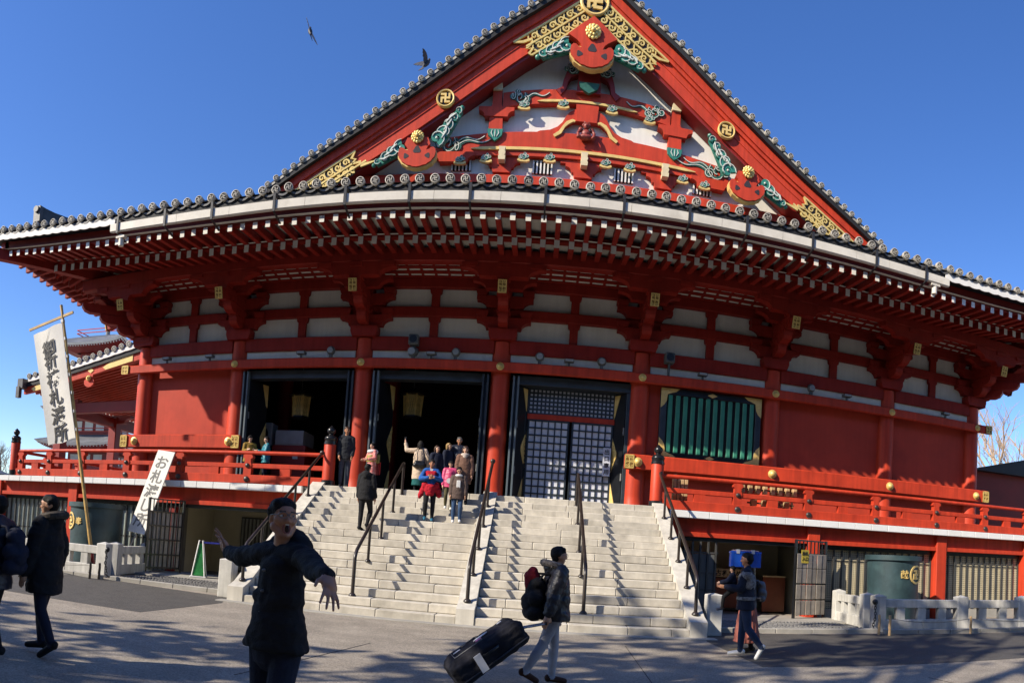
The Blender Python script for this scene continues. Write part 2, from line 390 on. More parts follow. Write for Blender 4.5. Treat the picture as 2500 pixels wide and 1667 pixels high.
# the long beam with rosettes
P(MB().box(-16.25, 16.15, -.50, -.34, 7.27, 7.59, bev=.03), 'long_beam', RED)
ros = MB().lathe([(.125, 0), (.125, .02), (.10, .035), (.085, .02), (.06, .03), (.055, .06), (.03, .075), (.004, .08)], n=20, axis='Y').mesh('rosette', GOLD, 40)
for x in CX[1:]: put('rosette', ros, hall, (x, -.50, 7.43))
def goldplate(w, h, d, t=.03):
    mb = MB().box(-w / 2, w / 2, -t, 0, -h / 2, h / 2, 0)
    fn = front(-t); rr = random.Random(int(w * 1000))
    for i in range(-1, 2):
        for j in range(-1, 2):
            mb.ribbon(spiral(i * w * .31, j * h * .31, min(w, h) * .15, 1.2, rr.uniform(0, 6), 1, 8), min(w, h) * .028, fn, 0, .012, 1)
    for a, b in (((-w / 2, 0), (w / 2, 0)), ((0, -h / 2), (0, h / 2))): mb.ribbon([a, b], .012, fn, 0, .010, 1)
    for a, b in (((-w / 2, h / 2 - .015), (w / 2, h / 2 - .015)), ((-w / 2, -h / 2 + .015), (w / 2, -h / 2 + .015)), ((-w / 2 + .015, -h / 2), (-w / 2 + .015, h / 2)), ((w / 2 - .015, -h / 2), (w / 2 - .015, h / 2))):
        mb.ribbon([a, b], .015, fn, 0, .012, 1)
    return mb.mesh('gold_plate', [mat('tarnished brass', (.34, .20, .055), .5, .25, 14, metal=.4), GOLD])
gp = goldplate(.30, .33, .2); gpe = goldplate(.26, .38, .1)
put('gold_end_cap', gp, hall, (-16.10, -.505, 7.43)); put('gold_end_cap', gp, hall, (16.00, -.505, 7.43))
# lower beam with gold bosses (left end bay, and everything right of the doors)
boss = MB().lathe([(.15, 0), (.15, .015), (.115, .03), (.11, .06), (.08, .11), (.04, .135), (.004, .14)], n=20, axis='Y').mesh('gold_boss', GOLD, 40)
for x0, x1, cc in ((-16.05, CX[1] + .42, CX[0:2]), (CX[4] - .42, 16.05, CX[4:8])):
    lb = P(MB().box(x0, x1, -.52, -.33, 4.44, 4.93, bev=.03), 'lower_beam', RED)
    for x in cc: put('gold_boss', boss, lb, (x, -.52, 4.68))
    put('gold_end_cap', gp, lb, (x0 + .15, -.525, 4.68), scale=(1, 1, 1.35)); put('gold_end_cap', gp, lb, (x1 - .15, -.525, 4.68), scale=(1, 1, 1.35))
# frieze: white strip, red beam, two rows of plaster panels
for i in range(7):
    a, b = CX[i] + .3, CX[i + 1] - .3; mid = (CX[i] + CX[i + 1]) / 2
    P(MB().box(a, b, -.16, .1, 7.55, 7.93), 'white_strip', WHT)
    P(MB().box(a - .05, b + .05, -.26, .2, 7.91, 8.37, bev=.02), 'head_beam', REDSHADE)
    for z0, z1 in ((8.36, 9.11), (9.38, 10.05)):
        for s0, s1 in ((a - .2, mid - .1), (mid + .1, b + .2)):
            P(MB().box(s0, s1, 0, .12, z0, z1), 'plaster_panel', WHT)
        fn = front(-.16)
        w = .135
        P(MB().prism([(mid - w, z0), (mid + w, z0), (mid + w, z1 - .22), (mid + .19, z1 - .17), (mid + .21, z1 - .02), (mid - .21, z1 - .02), (mid - .19, z1 - .17), (mid - w, z1 - .22)], fn, -.15, .0), 'strut', REDSHADE)
    P(MB().box(a - .3, b + .3, -.18, .1, 9.08, 9.40, bev=.015), 'tie_beam', REDSHADE)
    P(MB().box(a - .3, b + .3, -.22, .1, 10.03, 10.34, bev=.015), 'tie_beam', REDSHADE)
# ---- brackets
def boat(L, h, cut=.35):
    """Outline of a bracket arm: flat top, underside swept up at both ends."""
    q = [(-L, h), (-L, h * .62)]
    for i in range(1, 7):
        t = i / 6 * PI / 2; q.append((-L + L * cut * math.sin(t), h * .62 * math.cos(t)))
    q += [(-x, y) for x, y in q[::-1]]
    return q
def bracket(corner=0):
    mb = MB()
    mb.prism([(-.40, 8.33), (.40, 8.33), (.46, 8.50), (.46, 8.68), (-.46, 8.68), (-.46, 8.50)], lambda a, b, t: (a, t, b), -.44, .3)
    for z, L, w in ((8.72, .88, .15), (9.42, .92, .15)):
        mb.prism([(a, z + b) for a, b in boat(L, .36)], lambda a, b, t: (a, t, b), -.32, -.02)
        for sx in (-1, 1):
            mb.prism([(sx * (L - .17) - .15, z + .37), (sx * (L - .17) + .15, z + .37), (sx * (L - .17) + .19, z + .46), (sx * (L - .17) + .19, z + .56), (sx * (L - .17) - .19, z + .56), (sx * (L - .17) - .19, z + .46)], lambda a, b, t: (a, t, b), -.35, -.01)
        mb.prism([(-.19, z + .37), (.19, z + .37), (.22, z + .55), (-.22, z + .55)], lambda a, b, t: (a, t, b), -.36, -.005)
    # arms reaching out towards the eave, each with a rounded end
    for z, y1 in ((8.70, -.95), (9.05, -1.45), (9.40, -1.85)):
        q = [(0.1, z), (y1 + .28, z), (y1 + .12, z + .05), (y1 + .03, z + .14), (y1, z + .24), (y1, z + .33), (0.1, z + .33)]
        mb.prism(q, lambda a, b, t: (t, a, b), -.15, .15)
        mb.box(-.2, .2, y1 - .02 + .02, y1 + .36, z + .335, z + .47)
    # outer arm that carries the purlin
    mb.prism([(a, 9.80 + b) for a, b in boat(1.28, .40, .42)], lambda a, b, t: (a, t, b), -1.86, -1.56)
    for sx in (-1, 0, 1): mb.box(sx * 1.0 - .2, sx * 1.0 + .2, -1.90, -1.52, 10.06, 10.20)
    mb.prism([(a, 9.72 + b) for a, b in boat(1.0, .36, .42)], lambda a, b, t: (a, t, b), -1.10, -.84)
    # tail beam
    mb.bar((0, .1, 9.95), (0, -2.02, 9.40), .24, .34)
    return mb.mesh('bracket', REDSHADE)
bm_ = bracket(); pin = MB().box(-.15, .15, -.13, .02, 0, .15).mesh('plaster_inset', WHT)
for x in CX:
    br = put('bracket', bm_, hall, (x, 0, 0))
    put('gold_plate', gpe, br, (0, -2.08, 9.40), rot=(.25, 0, 0))
    for sx in (-1, 1):
        for z in (9.12, 9.82): put('plaster_inset', pin, br, (sx * .42, 0, z))
for yy in (0.0, 4.6, 9.1):                     # the same brackets along the front of the hall, seen from the side
    br = put('bracket', bm_, hall, (-XE, yy, 0), rot=(0, 0, -PI / 2)); put('gold_plate', gpe, br, (0, -2.08, 9.40), rot=(.25, 0, 0))
    br = put('bracket', bm_, hall, (XE, yy, 0), rot=(0, 0, PI / 2)); put('gold_plate', gpe, br, (0, -2.08, 9.40), rot=(.25, 0, 0))
# diagonal corner brackets with curled end
for sx in (-1, 1):
    mb = MB()
    for z, l in ((8.7, 1.3), (9.05, 2.0), (9.40, 2.7)):
        q = [(0, z), (l - .3, z), (l - .1, z + .08), (l, z + .22), (l, z + .33), (0, z + .33)]
        c = .7071
        mb.prism(q, lambda a, b, t: (sx * (XE + c * a + c * t), -c * a + c * t, b), -.15, .15)
    P(mb, 'corner_bracket', REDSHADE)
# purlin and coffered ceiling behind it
P(MB().box(-XE - 2.0, XE + 2.0, -1.88, -1.54, 10.20, 10.62, bev=.03), 'purlin', REDSHADE)
for sx in (-1, 1): P(MB().box(sx * XE + min(sx * 1.54, sx * 1.88), sx * XE + max(sx * 1.54, sx * 1.88), -1.5, 26, 10.20, 10.62, bev=.03), 'purlin', REDSHADE)
for i in range(7):
    a, b = CX[i] + .1, CX[i + 1] - .1
    cl = P(MB().add([(a, -1.54, 10.50), (b, -1.54, 10.50), (b, -.22, 10.36), (a, -.22, 10.36)], [(0, 1, 2, 3)]).add([(a, -1.54, 10.56), (b, -1.54, 10.56), (b, -.22, 10.42), (a, -.22, 10.42)], [(3, 2, 1, 0)]), 'lattice_ceiling', WHT)
    mb = MB(); n = int((b - a) / .40)
    for k in range(n + 1):
        x = a + (b - a) * k / n; mb.bar((x, -1.54, 10.49), (x, -.22, 10.35), .085, .03)
    for k in range(5):
        t = k / 4; y = -1.52 + 1.27 * t; z = 10.452 - .134 * t; mb.bar((a, y, z + .035), (b, y, z + .035), .20, .03)
    mb.build('lattice', REDSHADE, cl)

# ================================================================== eaves
def lift(x):
    d = max(0, abs(x) - 9.0); return .0072 * d * d
EY, EZ = -4.57, 11.24
sof = None
# white soffit boards above the rafters (all four sides as one sheet with the corner rise)
def soffit(name, ya, za, yb, zb, m, drop=0):
    mb = MB(); xs = [-XE - 4.6 + i * (2 * XE + 9.2) / 60 for i in range(61)]
    vs = []
    for x in xs:
        for y, z in ((ya, za), (yb, zb)):
            xc = max(-(XE - min(y, 0)), min(XE - min(y, 0), x)); vs.append((xc, y, z + lift(xc) * (1 if y < -2 else .6)))
    fs = [(2 * i, 2 * i + 1, 2 * i + 3, 2 * i + 2) for i in range(60)]
    return vs, fs
mb = MB()
v, f = soffit('a', 0.3, 11.02, -2.98, 10.53, WHT); mb.add(v, f)
v, f = soffit('b', -2.6, 10.78, -4.25, 10.64, WHT); mb.add(v, f)
sof = P(mb, 'soffit', WHT)
def strip(name, prof, m, ends=XE + 4.4, par=None, n=60):
    """A moulding swept along the eave, following the corner rise."""
    mb = MB(); k = len(prof); vs = []
    for i in range(n + 1):
        x = -ends + 2 * ends * i / n
        vs += [(x, y, z + lift(x)) for y, z in prof]
    fs = [(i * k + j, i * k + (j + 1) % k, (i + 1) * k + (j + 1) % k, (i + 1) * k + j) for i in range(n) for j in range(k)]
    fs += [tuple(range(k)), tuple(range(n * k, n * k + k))[::-1]]
    return P(mb.add(vs, fs), name, m, par)
strip('eave_beam', [(-2.87, 10.47), (-2.66, 10.47), (-2.66, 10.68), (-2.87, 10.68)], REDSHADE, XE + 2.9)
strip('eave_board', [(-4.09, 10.56), (-3.9, 10.56), (-3.9, 10.97), (-4.09, 10.97)], REDD, XE + 4.3)
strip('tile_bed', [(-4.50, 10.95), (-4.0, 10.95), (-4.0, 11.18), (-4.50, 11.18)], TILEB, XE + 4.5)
# rafters of the long eave, one object each, and the shorter flying rafters below the edge
SP = .4085
rb = MB().box(-.076, .076, -2.93, .2, -.115, .115, 0); rb.v = [(x, y, z + (.155 * (y + 2.93))) for x, y, z in rb.v]
rb.add([(-.077, -2.936, -.117), (.077, -2.936, -.117), (.077, -2.936, .117), (-.077, -2.936, .117)], [(0, 1, 2, 3)], 1)
rme = rb.mesh('rafter', [REDSHADE, WEND])
fb = MB().box(-.070, .070, -4.14, -2.7, -.105, .105, 0)
fb.v = [(x, y, z * (1 - .12 * (-(y + 2.7)) / 1.4) + .09 * (y + 4.14)) for x, y, z in fb.v]
fb.add([(-.072, -4.148, -.096), (.072, -4.148, -.096), (.072, -4.148, .096), (-.072, -4.148, .096)], [(0, 1, 2, 3)], 1)
fme = fb.mesh('flying_rafter', [REDSHADE, WEND])
def short_rafter(me_full, y0):
    """A rafter cut off at the hip: keep only what lies outside y0."""
    me2 = me_full.copy()
    for vv in me2.vertices:
        if vv.co.y > y0: vv.co.y = y0
    return me2
nr = int((XE + 4.2) / SP)
for i in range(-nr, nr + 1):
    x = i * SP + .06
    over = abs(x) - XE
    if over < 2.75:
        me2 = rme if over <= 0 else short_rafter(rme, -over - .05)
        put('rafter', me2, sof, (x + rnd.gauss(0, .006), rnd.gauss(0, .008), 10.375 + lift(x) * .8 + rnd.gauss(0, .004)))
    me2 = fme if over < 2.6 else short_rafter(fme, -over)
    if over < 4.0: put('flying_rafter', me2, sof, (x + rnd.gauss(0, .006), rnd.gauss(0, .010), 10.485 + lift(x) + rnd.gauss(0, .004)))
# hip rafters
for sx in (-1, 1):
    hp = P(MB().bar((sx * XE, 0, 10.55), (sx * (XE + 4.3), -4.3, 11.28), .30, .40), 'hip_rafter', REDSHADE)
    MB().bar((sx * (XE + 4.3), -4.3, 11.28), (sx * (XE + 4.36), -4.36, 11.29), .33, .43).build('gold_end_cap', GOLD, hp)
# front (left) and rear (right) eaves run back from the corners
for sx in (-1, 1):
    def q(dx, y, z): return (sx * (XE + dx), y, z)
    def L2(y): 
        return .0072 * max(0, 6.43 - y) ** 2
    mb = MB(); ys = [-4.5 + i * 1.0 for i in range(0, 27)]
    vs = []
    for y in ys: vs += [q(0, max(y, 0), 11.02), q(2.98, max(y, -2.98), 10.53 + L2(y)), q(2.6, max(y, -2.6), 10.78 + L2(y)), q(4.25, max(y, -4.25), 10.64 + L2(y))]
    fs = []
    for i in range(len(ys) - 1):
        fs += [(4 * i + 2, 4 * i + 3, 4 * i + 7, 4 * i + 6)]
        if True: fs += [(4 * i, 4 * i + 1, 4 * i + 5, 4 * i + 4)]
    s2 = P(mb.add(vs, fs), 'soffit', WHT)
    for (d0, d1, z0, z1, m, nm) in ((2.66, 2.87, 10.47, 10.68, REDSHADE, 'eave_beam'), (3.9, 4.09, 10.56, 10.97, REDD, 'eave_board'), (4.0, 4.5, 10.95, 11.18, TILEB, 'tile_bed')):
        mb = MB(); vs = []
        yy = [-d1 + (22 + d1) * i / 30 for i in range(31)]
        for y in yy: vs += [q(d0, y, z0 + L2(y)), q(d1, y, z0 + L2(y)), q(d1, y, z1 + L2(y)), q(d0, y, z1 + L2(y))]
        fs = [(4 * i + j, 4 * i + (j + 1) % 4, 4 * i + 4 + (j + 1) % 4, 4 * i + 4 + j) for i in range(30) for j in range(4)]
        P(mb.add(vs, fs + [(0, 1, 2, 3)]), nm, m)
    rot = (0, 0, -PI / 2) if sx < 0 else (0, 0, PI / 2)
    for i in range(-9, 50):
        y = i * SP + .1; over = -y
        if over < 2.75: put('rafter', rme if over <= 0 else short_rafter(rme, -over - .05), s2, (sx * XE, y, 10.375 + L2(y) * .8), rot)
        if over < 4.0: put('flying_rafter', fme if over < 2.6 else short_rafter(fme, -over), s2, (sx * XE, y, 10.485 + L2(y)), rot)
# eave tiles with the round emblem ends
def tile_mesh(R, L, em=True):
    mb = MB(); fn = lambda a, b, t: (a, -t, b)
    n = 18
    mb.cyl((0, L, 0), (0, 0, 0), R * .86, R * .86, n, 0)
    mb.lathe([(R, -.06), (R, .02), (R * .80, .03), (R * .78, .008)], n=n, axis='Y', mi=1)
    mb.prism(circ(0, 0, R * .79, n), fn, .0, .010, 2)
    if em:
        manji(mb, fn, R * .50, R * .085, .010, .026, 1)
    return mb.mesh('eave_tile', [TILE, TILEL, TILEB], 40)
tme = tile_mesh(.125, 1.1)
# the hollow tile between two round ones, with its drooping lip
mb = MB(); nn = 8; vs = []
for i in range(nn + 1):
    a = -1 + 2 * i / nn; zz = -.055 + .075 * a * a
    vs += [(a * .17, 0, zz - .06), (a * .17, 0, zz), (a * .17, .9, zz + .45)]
fs = [(3 * i, 3 * i + 3, 3 * i + 4, 3 * i + 1) for i in range(nn)] + [(3 * i + 1, 3 * i + 4, 3 * i + 5, 3 * i + 2) for i in range(nn)] + [(3 * i, 3 * i + 1, 3 * i + 2) for i in (0,)]
fs2 = [0] * nn + [0] * nn + [0]
hme = mb.add(vs, fs, fs2).mesh('pan_tile', [TILE, TILEL], 40)
roof = None
mb = MB()      # lower roof skirt: from the eave up to the foot of the gable; concave
prof = [(-4.55, 11.17), (-3.4, 11.62), (-2.2, 12.2), (-1.0, 12.85), (0.2, 13.55), (1.35, 14.35)]
xs = [-XE - 4.55 + i * (2 * XE + 9.1) / 72 for i in range(73)]
vs = [(min(max(x, -(XE + 0 - y)), XE - y), y, z + lift(x) * (1 - .8 * (y + 4.55) / 5.9)) for x in xs for y, z in prof]
k = len(prof)
mb.add(vs, [(i * k + j, (i + 1) * k + j, (i + 1) * k + j + 1, i * k + j + 1) for i in range(72) for j in range(k - 1)])
roof = P(mb, 'roof', TILE, smooth=40)
nt_ = int((XE + 4.4) / SP)
for i in range(-nt_, nt_ + 1):
    x = i * SP
    put('eave_tile', tme, roof, (x + rnd.gauss(0, .008), EY + rnd.gauss(0, .012), EZ + lift(x) + rnd.gauss(0, .007)), (rnd.gauss(0, .03), rnd.gauss(0, .06), rnd.gauss(0, .04)))
    put('pan_tile', hme, roof, (x + SP / 2, EY + .03, EZ - .08 + lift(x + SP / 2)))
# cream gutter in sections, dark hangers; white scalloped fascia near the corners
def gprof(x0, x1):
    mb = MB()
    for a, b in ((x0 + .004, x1 - .004),):
        mb.prism([(-4.56, 10.80), (-4.76, 10.82), (-4.76, 10.59), (-4.72, 10.555), (-4.56, 10.61)], lambda p_, q_, t: (t, p_, q_ + lift(t) * .85), a, b)
    return mb
gx0, gx1 = -14.1, 10.9
x = gx0; i = 0
while x < gx1 - .1:
    w = [2.45, 1.75, 2.3, 1.1][i % 4]; i += 1
    P(gprof(x, min(x + w, gx1)), 'gutter', GUT)
    x += w
hm = MB().box(-.035, .035, -4.80, -4.765, .50, 1.02).box(-.035, .035, -4.80, -4.3, .97, 1.02).bar((0, -4.78, .51), (0, -4.25, .40), .05, .04).mesh('gutter_hanger', mat('dark gutter iron', (.03, .03, .032), .5))
x = gx0 + .3
j = 0
while x < gx1:
    put('gutter_hanger', hm, hall, (x, 0, 10 + lift(x) * .85)); x += [1.75, 1.6, 1.95, 2.05][j % 4]; j += 1
for x in (-13.7, 10.4):
    P(MB().cyl((x, -4.65, 10.60), (x, -4.65, 10.26), .085, n=14).box(x - .16, x + .16, -4.74, -4.56, 10.50, 10.56), 'downspout', GUT, smooth=40)
for x0, x1 in ((-XE - 4.5, gx0), (gx1, XE + 4.5)):
    mb = MB(); n = int(abs(x1 - x0) / SP * 6)
    top = []; bot = []
    for i in range(n + 1):
        x = x0 + (x1 - x0) * i / n
        top.append((x, 11.10 + lift(x))); bot.append((x, 10.90 + lift(x) - .035 * abs(math.sin(PI * x / SP))))
    mb.ribbon([((a[0]), (a[1] + b[1]) / 2) for a, b in zip(top, bot)], [(a[1] - b[1]) / 2 for a, b in zip(top, bot)], front(-4.50), 0, .03)
    P(mb, 'white_fascia', WEND)
# downspout brackets and hip ridges
for sx in (-1, 1):
    pts = [(sx * (XE + 3.2 - s), -3.2 + s, 11.35 + 2.0 * (s / 5.5) ** 1.1 + .95 * max(0, 1 - s / 2.2) ** 2 + .80) for s in [i * .35 for i in range(17)]]
    mb = MB()
    for a, b in zip(pts, pts[1:]):
        for kx in range(5):
            mb.bar((a[0], a[1], a[2] - .1 * kx), (b[0], b[1], b[2] - .1 * kx), .26 + .03 * kx, .09)
    P(mb, 'hip_ridge', TILE)
    a = pts[0]
    P(MB().box(a[0] - .16, a[0] + .16, a[1] - .25, a[1] + .1, a[2] - .55, a[2] + .02).cyl((a[0], a[1] - .2, a[2] - .1), (a[0], a[1] - .32, a[2] - .1), .12), 'ridge_end_tile', TILE)

# wind bells at the eave corners
for sx in (-1, 1):
    bx, by = sx * (XE + 4.32), -4.32
    wb = thing('wind_bell', 'bronze wind bell hanging from the %s eave corner' % ('left' if sx < 0 else 'right'), 'bell', (bx, by, 10.05))
    MB().lathe([(.17, 0), (.16, .06), (.13, .30), (.10, .40), (.03, .44)], n=16).build('bell', BRASSB, wb, smooth=40)
    MB().cyl((0, 0, .44), (0, 0, 1.02), .015, n=6).build('rod', BRASSB, wb); MB().box(-.12, .12, -.01, .01, -.42, -.12).cyl((0, 0, -.12), (0, 0, .1), .008, n=5).build('wind_plate', BRASSB, wb)

# ================================================================== gable
VER = [(0, 21.25), (1.0, 20.42), (1.96, 19.66), (2.93, 18.98), (3.9, 18.22), (4.9, 17.45), (6.3, 16.46), (7.6, 15.62), (8.9, 14.88), (10.1, 14.2), (10.9, 13.72)]   # line of the verge tiles
def vz(x, off=0):
    x = abs(x)
    for (x0, z0), (x1, z1) in zip(VER, VER[1:]):
        if x <= x1: return z0 + (z1 - z0) * (x - x0) / (x1 - x0) + off
    return VER[-1][1] + (x - 10.9) * -.5 + off
YG, YW = 0.0, 0.72
GS = .975                                     # drawing scale of the gable wall
def wz(z): return 1.6 + (z - 1.6) * GS
def nrm(x):                                   # offset below the verge, measured square to it
    e = .2; d = (vz(x + e) - vz(max(x - e, 0))) / (e + min(x, e)); l = math.hypot(1, d); return (d / l, -1 / l)
def vband(sx, o0, o1, x0=0.0, x1=10.9, n=26):
    """Outline of a band that follows the verge between two square offsets."""
    xs = [x0 + (x1 - x0) * i / n for i in range(n + 1)]
    A = []; Bb = []
    for x in xs:
        nx, nz = nrm(x)
        for off, lst in ((o0, A), (o1, Bb)):
            ax = x + nx * off
            lst.append((max(ax, 0), vz(x) + nz * off if ax >= 0 else None))
    def clean(l):
        r = [(a, b) for a, b in l if b is not None]
        # close the band on the centre line
        if x0 == 0.0 and r and r[0][0] > 1e-6:
            (a0, b0), (a1, b1) = r[0], r[1]; r.insert(0, (0, b0 + (b0 - b1) / (a1 - a0) * a0))
        return r
    A = clean(A); Bb = clean(Bb)
    q = A + Bb[::-1]
    return [(sx * a, b) for a, b in q]
for sx in (-1, 1):
    bb = P(MB().prism(vband(sx, .30, 1.17), front(YG), -.28, 0.0), 'bargeboard', RED)
    MB().prism(vband(sx, .22, .50), front(YG), -.30, .14).build('moulding', RED, bb)
    MB().prism(vband(sx, .50, .62), front(YG), -.2, .08).build('moulding', RED, bb)
    MB().prism(vband(sx, .80, .83, .6, 10.4), front(YG), -.1, .025).build('moulding', RED, bb)
    P(MB().prism(vband(sx, 1.17, 1.27), front(YG), -.70, -.06), 'verge_soffit', REDD)
    P(MB().prism(vband(sx, 1.06, 1.16, 0, 10.9), front(YG + .25), -.44, 0), 'verge_soffit', REDD)
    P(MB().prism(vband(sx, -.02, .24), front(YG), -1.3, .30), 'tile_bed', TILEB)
    # upper roof slope behind the verge
    mb = MB(); vs = []; xs = [i * 10.9 / 24 for i in range(25)] + [12.5, 14.5, 17, XE + 4.55]
    zs = [vz(x) for x in xs[:25]] + [12.95, 12.25, 11.62, 11.15]
    for x, z in zip(xs, zs): vs += [(sx * x, YG - .25 if x <= 10.9 else 1.4, z - .02), (sx * x, 26, z - .02)]
    mb.add(vs, [(2 * i, 2 * i + 1, 2 * i + 3, 2 * i + 2) for i in range(len(xs) - 1)])
    P(mb, 'roof_slope', TILE, smooth=40)
# verge tiles: round ends facing the viewer
vme = tile_mesh(.105, .55)
lme = MB().add([(-.14, 0, -.02), (.14, 0, -.02), (.14, 0, .05), (-.14, 0, .05), (-.14, .5, .05), (.14, .5, .05)], [(0, 1, 2, 3), (3, 2, 5, 4)], [1, 0]).mesh('verge_lip', [TILE, TILEL])
rf = [o for o in hall.children if o.name.startswith('roof_slope')]
for sx, par in ((-1, rf[0]), (1, rf[1])):
    # even steps along the curve
    s = 0; x = .15
    while x < 10.95:
        z = vz(x); nx, nz = nrm(x)
        put('verge_tile', vme, par, (sx * x, YG - .34 + rnd.gauss(0, .01), z + .02 + rnd.gauss(0, .006)), (rnd.gauss(0, .03), rnd.gauss(0, .06), rnd.gauss(0, .04)))
        d = (vz(x + .1) - vz(x)) / .1
        st = .36 / math.hypot(1, d)
        xm_ = x + st / 2
        put('verge_lip', lme, par, (sx * xm_, YG - .32, vz(xm_) - .10), (0, -math.atan(sx * d), 0))
        x += st
P(MB().box(-.35, .35, -.3, 26, 21.1, 21.9, bev=.05), 'roof_ridge', TILE)
# gable wall
P(MB().prism([(-10.5, 13.6), (10.5, 13.6)] + [(x, vz(x) - 1.35) for x in (9, 7, 5, 3.5, 2, 1)] + [(0, 19.9)] + [(-x, vz(x) - 1.35) for x in (1, 2, 3.5, 5, 7, 9)], front(YW), -.2, 0), 'gable_wall', WHT)
def F(t0): return lambda a, b, t: (a * GS, YW - t, wz(b) - .62 * t0)      # what stands proud of the wall sits that much lower
fw = F(0)
P(MB().box(-8.2, 8.2, YW - .22, YW, 13.9, wz(14.58), bev=.03), 'gable_sill', RED)
# big curved beam, gold line beneath its face
def arch(x, zc, drop, half): return zc - drop * (x / half) ** 2
def curved(x0, half, zt, zb, dt, db, t1, n=20):
    pts = [(-half + 2 * half * i / n) for i in range(n + 1)]
    return [(x, arch(x, zt, dt, half)) for x in pts] + [(x, arch(x, zb, db, half)) for x in pts[::-1]]
bigb = P(MB().prism(curved(0, 5.2, 16.34, 15.44, .42, .16, 0), F(.22), 0, .22), 'rainbow_beam', RED)
MB().ribbon([(-3.95 + 7.9 * i / 20, 15.70 - .10 * ((-3.95 + 7.9 * i / 20) / 4) ** 2) for i in range(21)], [.01] + [.05] * 19 + [.01], F(.26), .21, .28).build('gold_line', GOLDP, bigb)
upb = P(MB().prism(curved(0, 2.95, 17.90, 17.40, .28, .30, 0), F(.22), 0, .22), 'rainbow_beam', RED)
MB().ribbon([(-1.75 + 3.5 * i / 14, 17.50 - .10 * ((-1.75 + 3.5 * i / 14) / 1.75) ** 2) for i in range(15)], [.008] + [.04] * 13 + [.008], F(.26), .21, .27).build('gold_line', GOLDP, upb)
CARV = mat('dark green carving', (.025, .12, .09), .5, .2, 6)
EDGW = mat('white carving edge', (.66, .68, .60), .55, .08, 6)
def curls(mb, fn, cx, cz, sc, sx, t, mi=0, mi2=1):
    """Leafy scroll: one large curl with trailing tendrils."""
    for k, (dx, dz, r, a0) in enumerate(((0, 0, .30, 2.4), (.34, .05, .17, 2.0), (-.28, -.10, .16, .6), (.10, .24, .15, 3.4))):
        pts = [(cx + sx * (a - cx), b) for a, b in spiral(cx + dx * sc, cz + dz * sc, r * sc, 1.4, a0, 1, 18)]
        n = len(pts)
        mb.ribbon(pts, [sc * .075 * (1 - .6 * i / n) for i in range(n)], fn, t, t + .06, mi)
        mb.ribbon([(a + .035 * sc * math.cos(i * .49 + a0), b + .035 * sc * math.sin(i * .49 + a0)) for i, (a, b) in enumerate(pts)], [sc * .012] * n, fn, t + .05, t + .075, mi2)
def tendril(mb, fn, x0, z0, x1, z1, t, sc, mi=0, mi2=1):
    pts = [(x0 + (x1 - x0) * i / 14, z0 + (z1 - z0) * i / 14 + sc * .10 * math.sin(i / 14 * PI * 2)) for i in range(15)]
    mb.ribbon(pts, [sc * .07 * (1 - i / 15) + .008 for i in range(15)], fn, t, t + .05, mi)
    mb.ribbon(pts, .012, fn, t + .045, t + .065, mi2)
for sx in (-1, 1):
    mb = MB(); curls(mb, F(.24), sx * 4.75, 15.75, 1.0, sx, .20); tendril(mb, F(.24), sx * 4.45, 15.70, sx * 3.2, 16.0, .20, 1.0); tendril(mb, F(.24), sx * 4.4, 15.85, sx * 3.5, 16.05, .20, .8)
    mb.build('carved_scroll', [CARV, EDGW], bigb)
    mb = MB(); curls(mb, F(.24), sx * 2.35, 17.48, .75, sx, .20); tendril(mb, F(.24), sx * 2.1, 17.5, sx * 1.35, 17.72, .20, .8)
    mb.build('carved_scroll', [CARV, EDGW], upb)
# corner posts with carved feet and cream caps
for sx in (-1, 1):
    x = sx * 3.15
    po = P(MB().prism([(x - .24, 16.25), (x + .24, 16.25), (x + .22, 17.1), (x + .16, 17.2), (x + .16, 17.75), (x - .16, 17.75), (x - .16, 17.2), (x - .22, 17.1)], F(.26), 0, .26), 'gable_post', RED)
    MB().prism([(a + x, b + 16.75) for a, b in boat(.62, .34)], F(.26), .02, .30).build('post_arm', RED, po)
    MB().prism([(x - .27, 16.32), (x - .24, 16.10), (x - .12, 15.98), (x, 15.90), (x + .12, 15.98), (x + .24, 16.10), (x + .27, 16.32)], F(.30), .18, .31).build('carved_foot', TEAL, po)
    mb = MB()
    for k in (-1, 0, 1): mb.ribbon([(x + k * .10, 16.28), (x + k * .13, 16.16), (x + k * .06, 16.03)], [.008, .016, .006], F(.30), .30, .33)
    mb.build('carved_edge', EDGW, po)
    MB().prism([(x - .15, 17.70), (x + .15, 17.70), (x + .16, 17.9), (x + .12, 18.0), (x + .15, 18.12), (x - .15, 18.12), (x - .12, 18.0), (x - .16, 17.9)], F(.30), .02, .33).build('cream_cap', CREAM, po)
    P(MB().prism([(a + sx * 4.55, b + 14.95) for a, b in boat(.75, .35)], fw, .02, .3), 'gable_bracket', RED)
# king post, frog-leg strut and carved figure
kp = P(MB().prism([(-.42, 17.8), (.42, 17.8), (.36, 18.75), (-.36, 18.75)], F(.3), 0, .36), 'king_post', REDD)
MB().prism([(-.36, 18.1), (-.30, 17.9), (-.15, 17.8), (0, 17.72), (.15, 17.8), (.30, 17.9), (.36, 18.1)], F(.3), .34, .46).build('carved_foot', CARV, kp)
for sx in (-1, 1):
    MB().ribbon([(sx * a, b) for a, b in ((.40, 18.6), (.72, 18.45), (.82, 18.2), (.86, 17.95), (1.05, 17.78))], [.13, .12, .08, .08, .12], F(.3), .05, .28).build('side_strut', REDD, kp)
    mb = MB(); curls(mb, F(.3), sx * .62, 18.62, .55, sx, .26); mb.build('carved_scroll', [CARV, EDGW], kp)
fr = []
leg = [(.20, 17.30), (.42, 17.22), (.62, 17.10), (.74, 16.92), (.84, 16.72), (1.0, 16.55), (1.25, 16.42), (1.6, 16.36), (1.9, 16.20)]
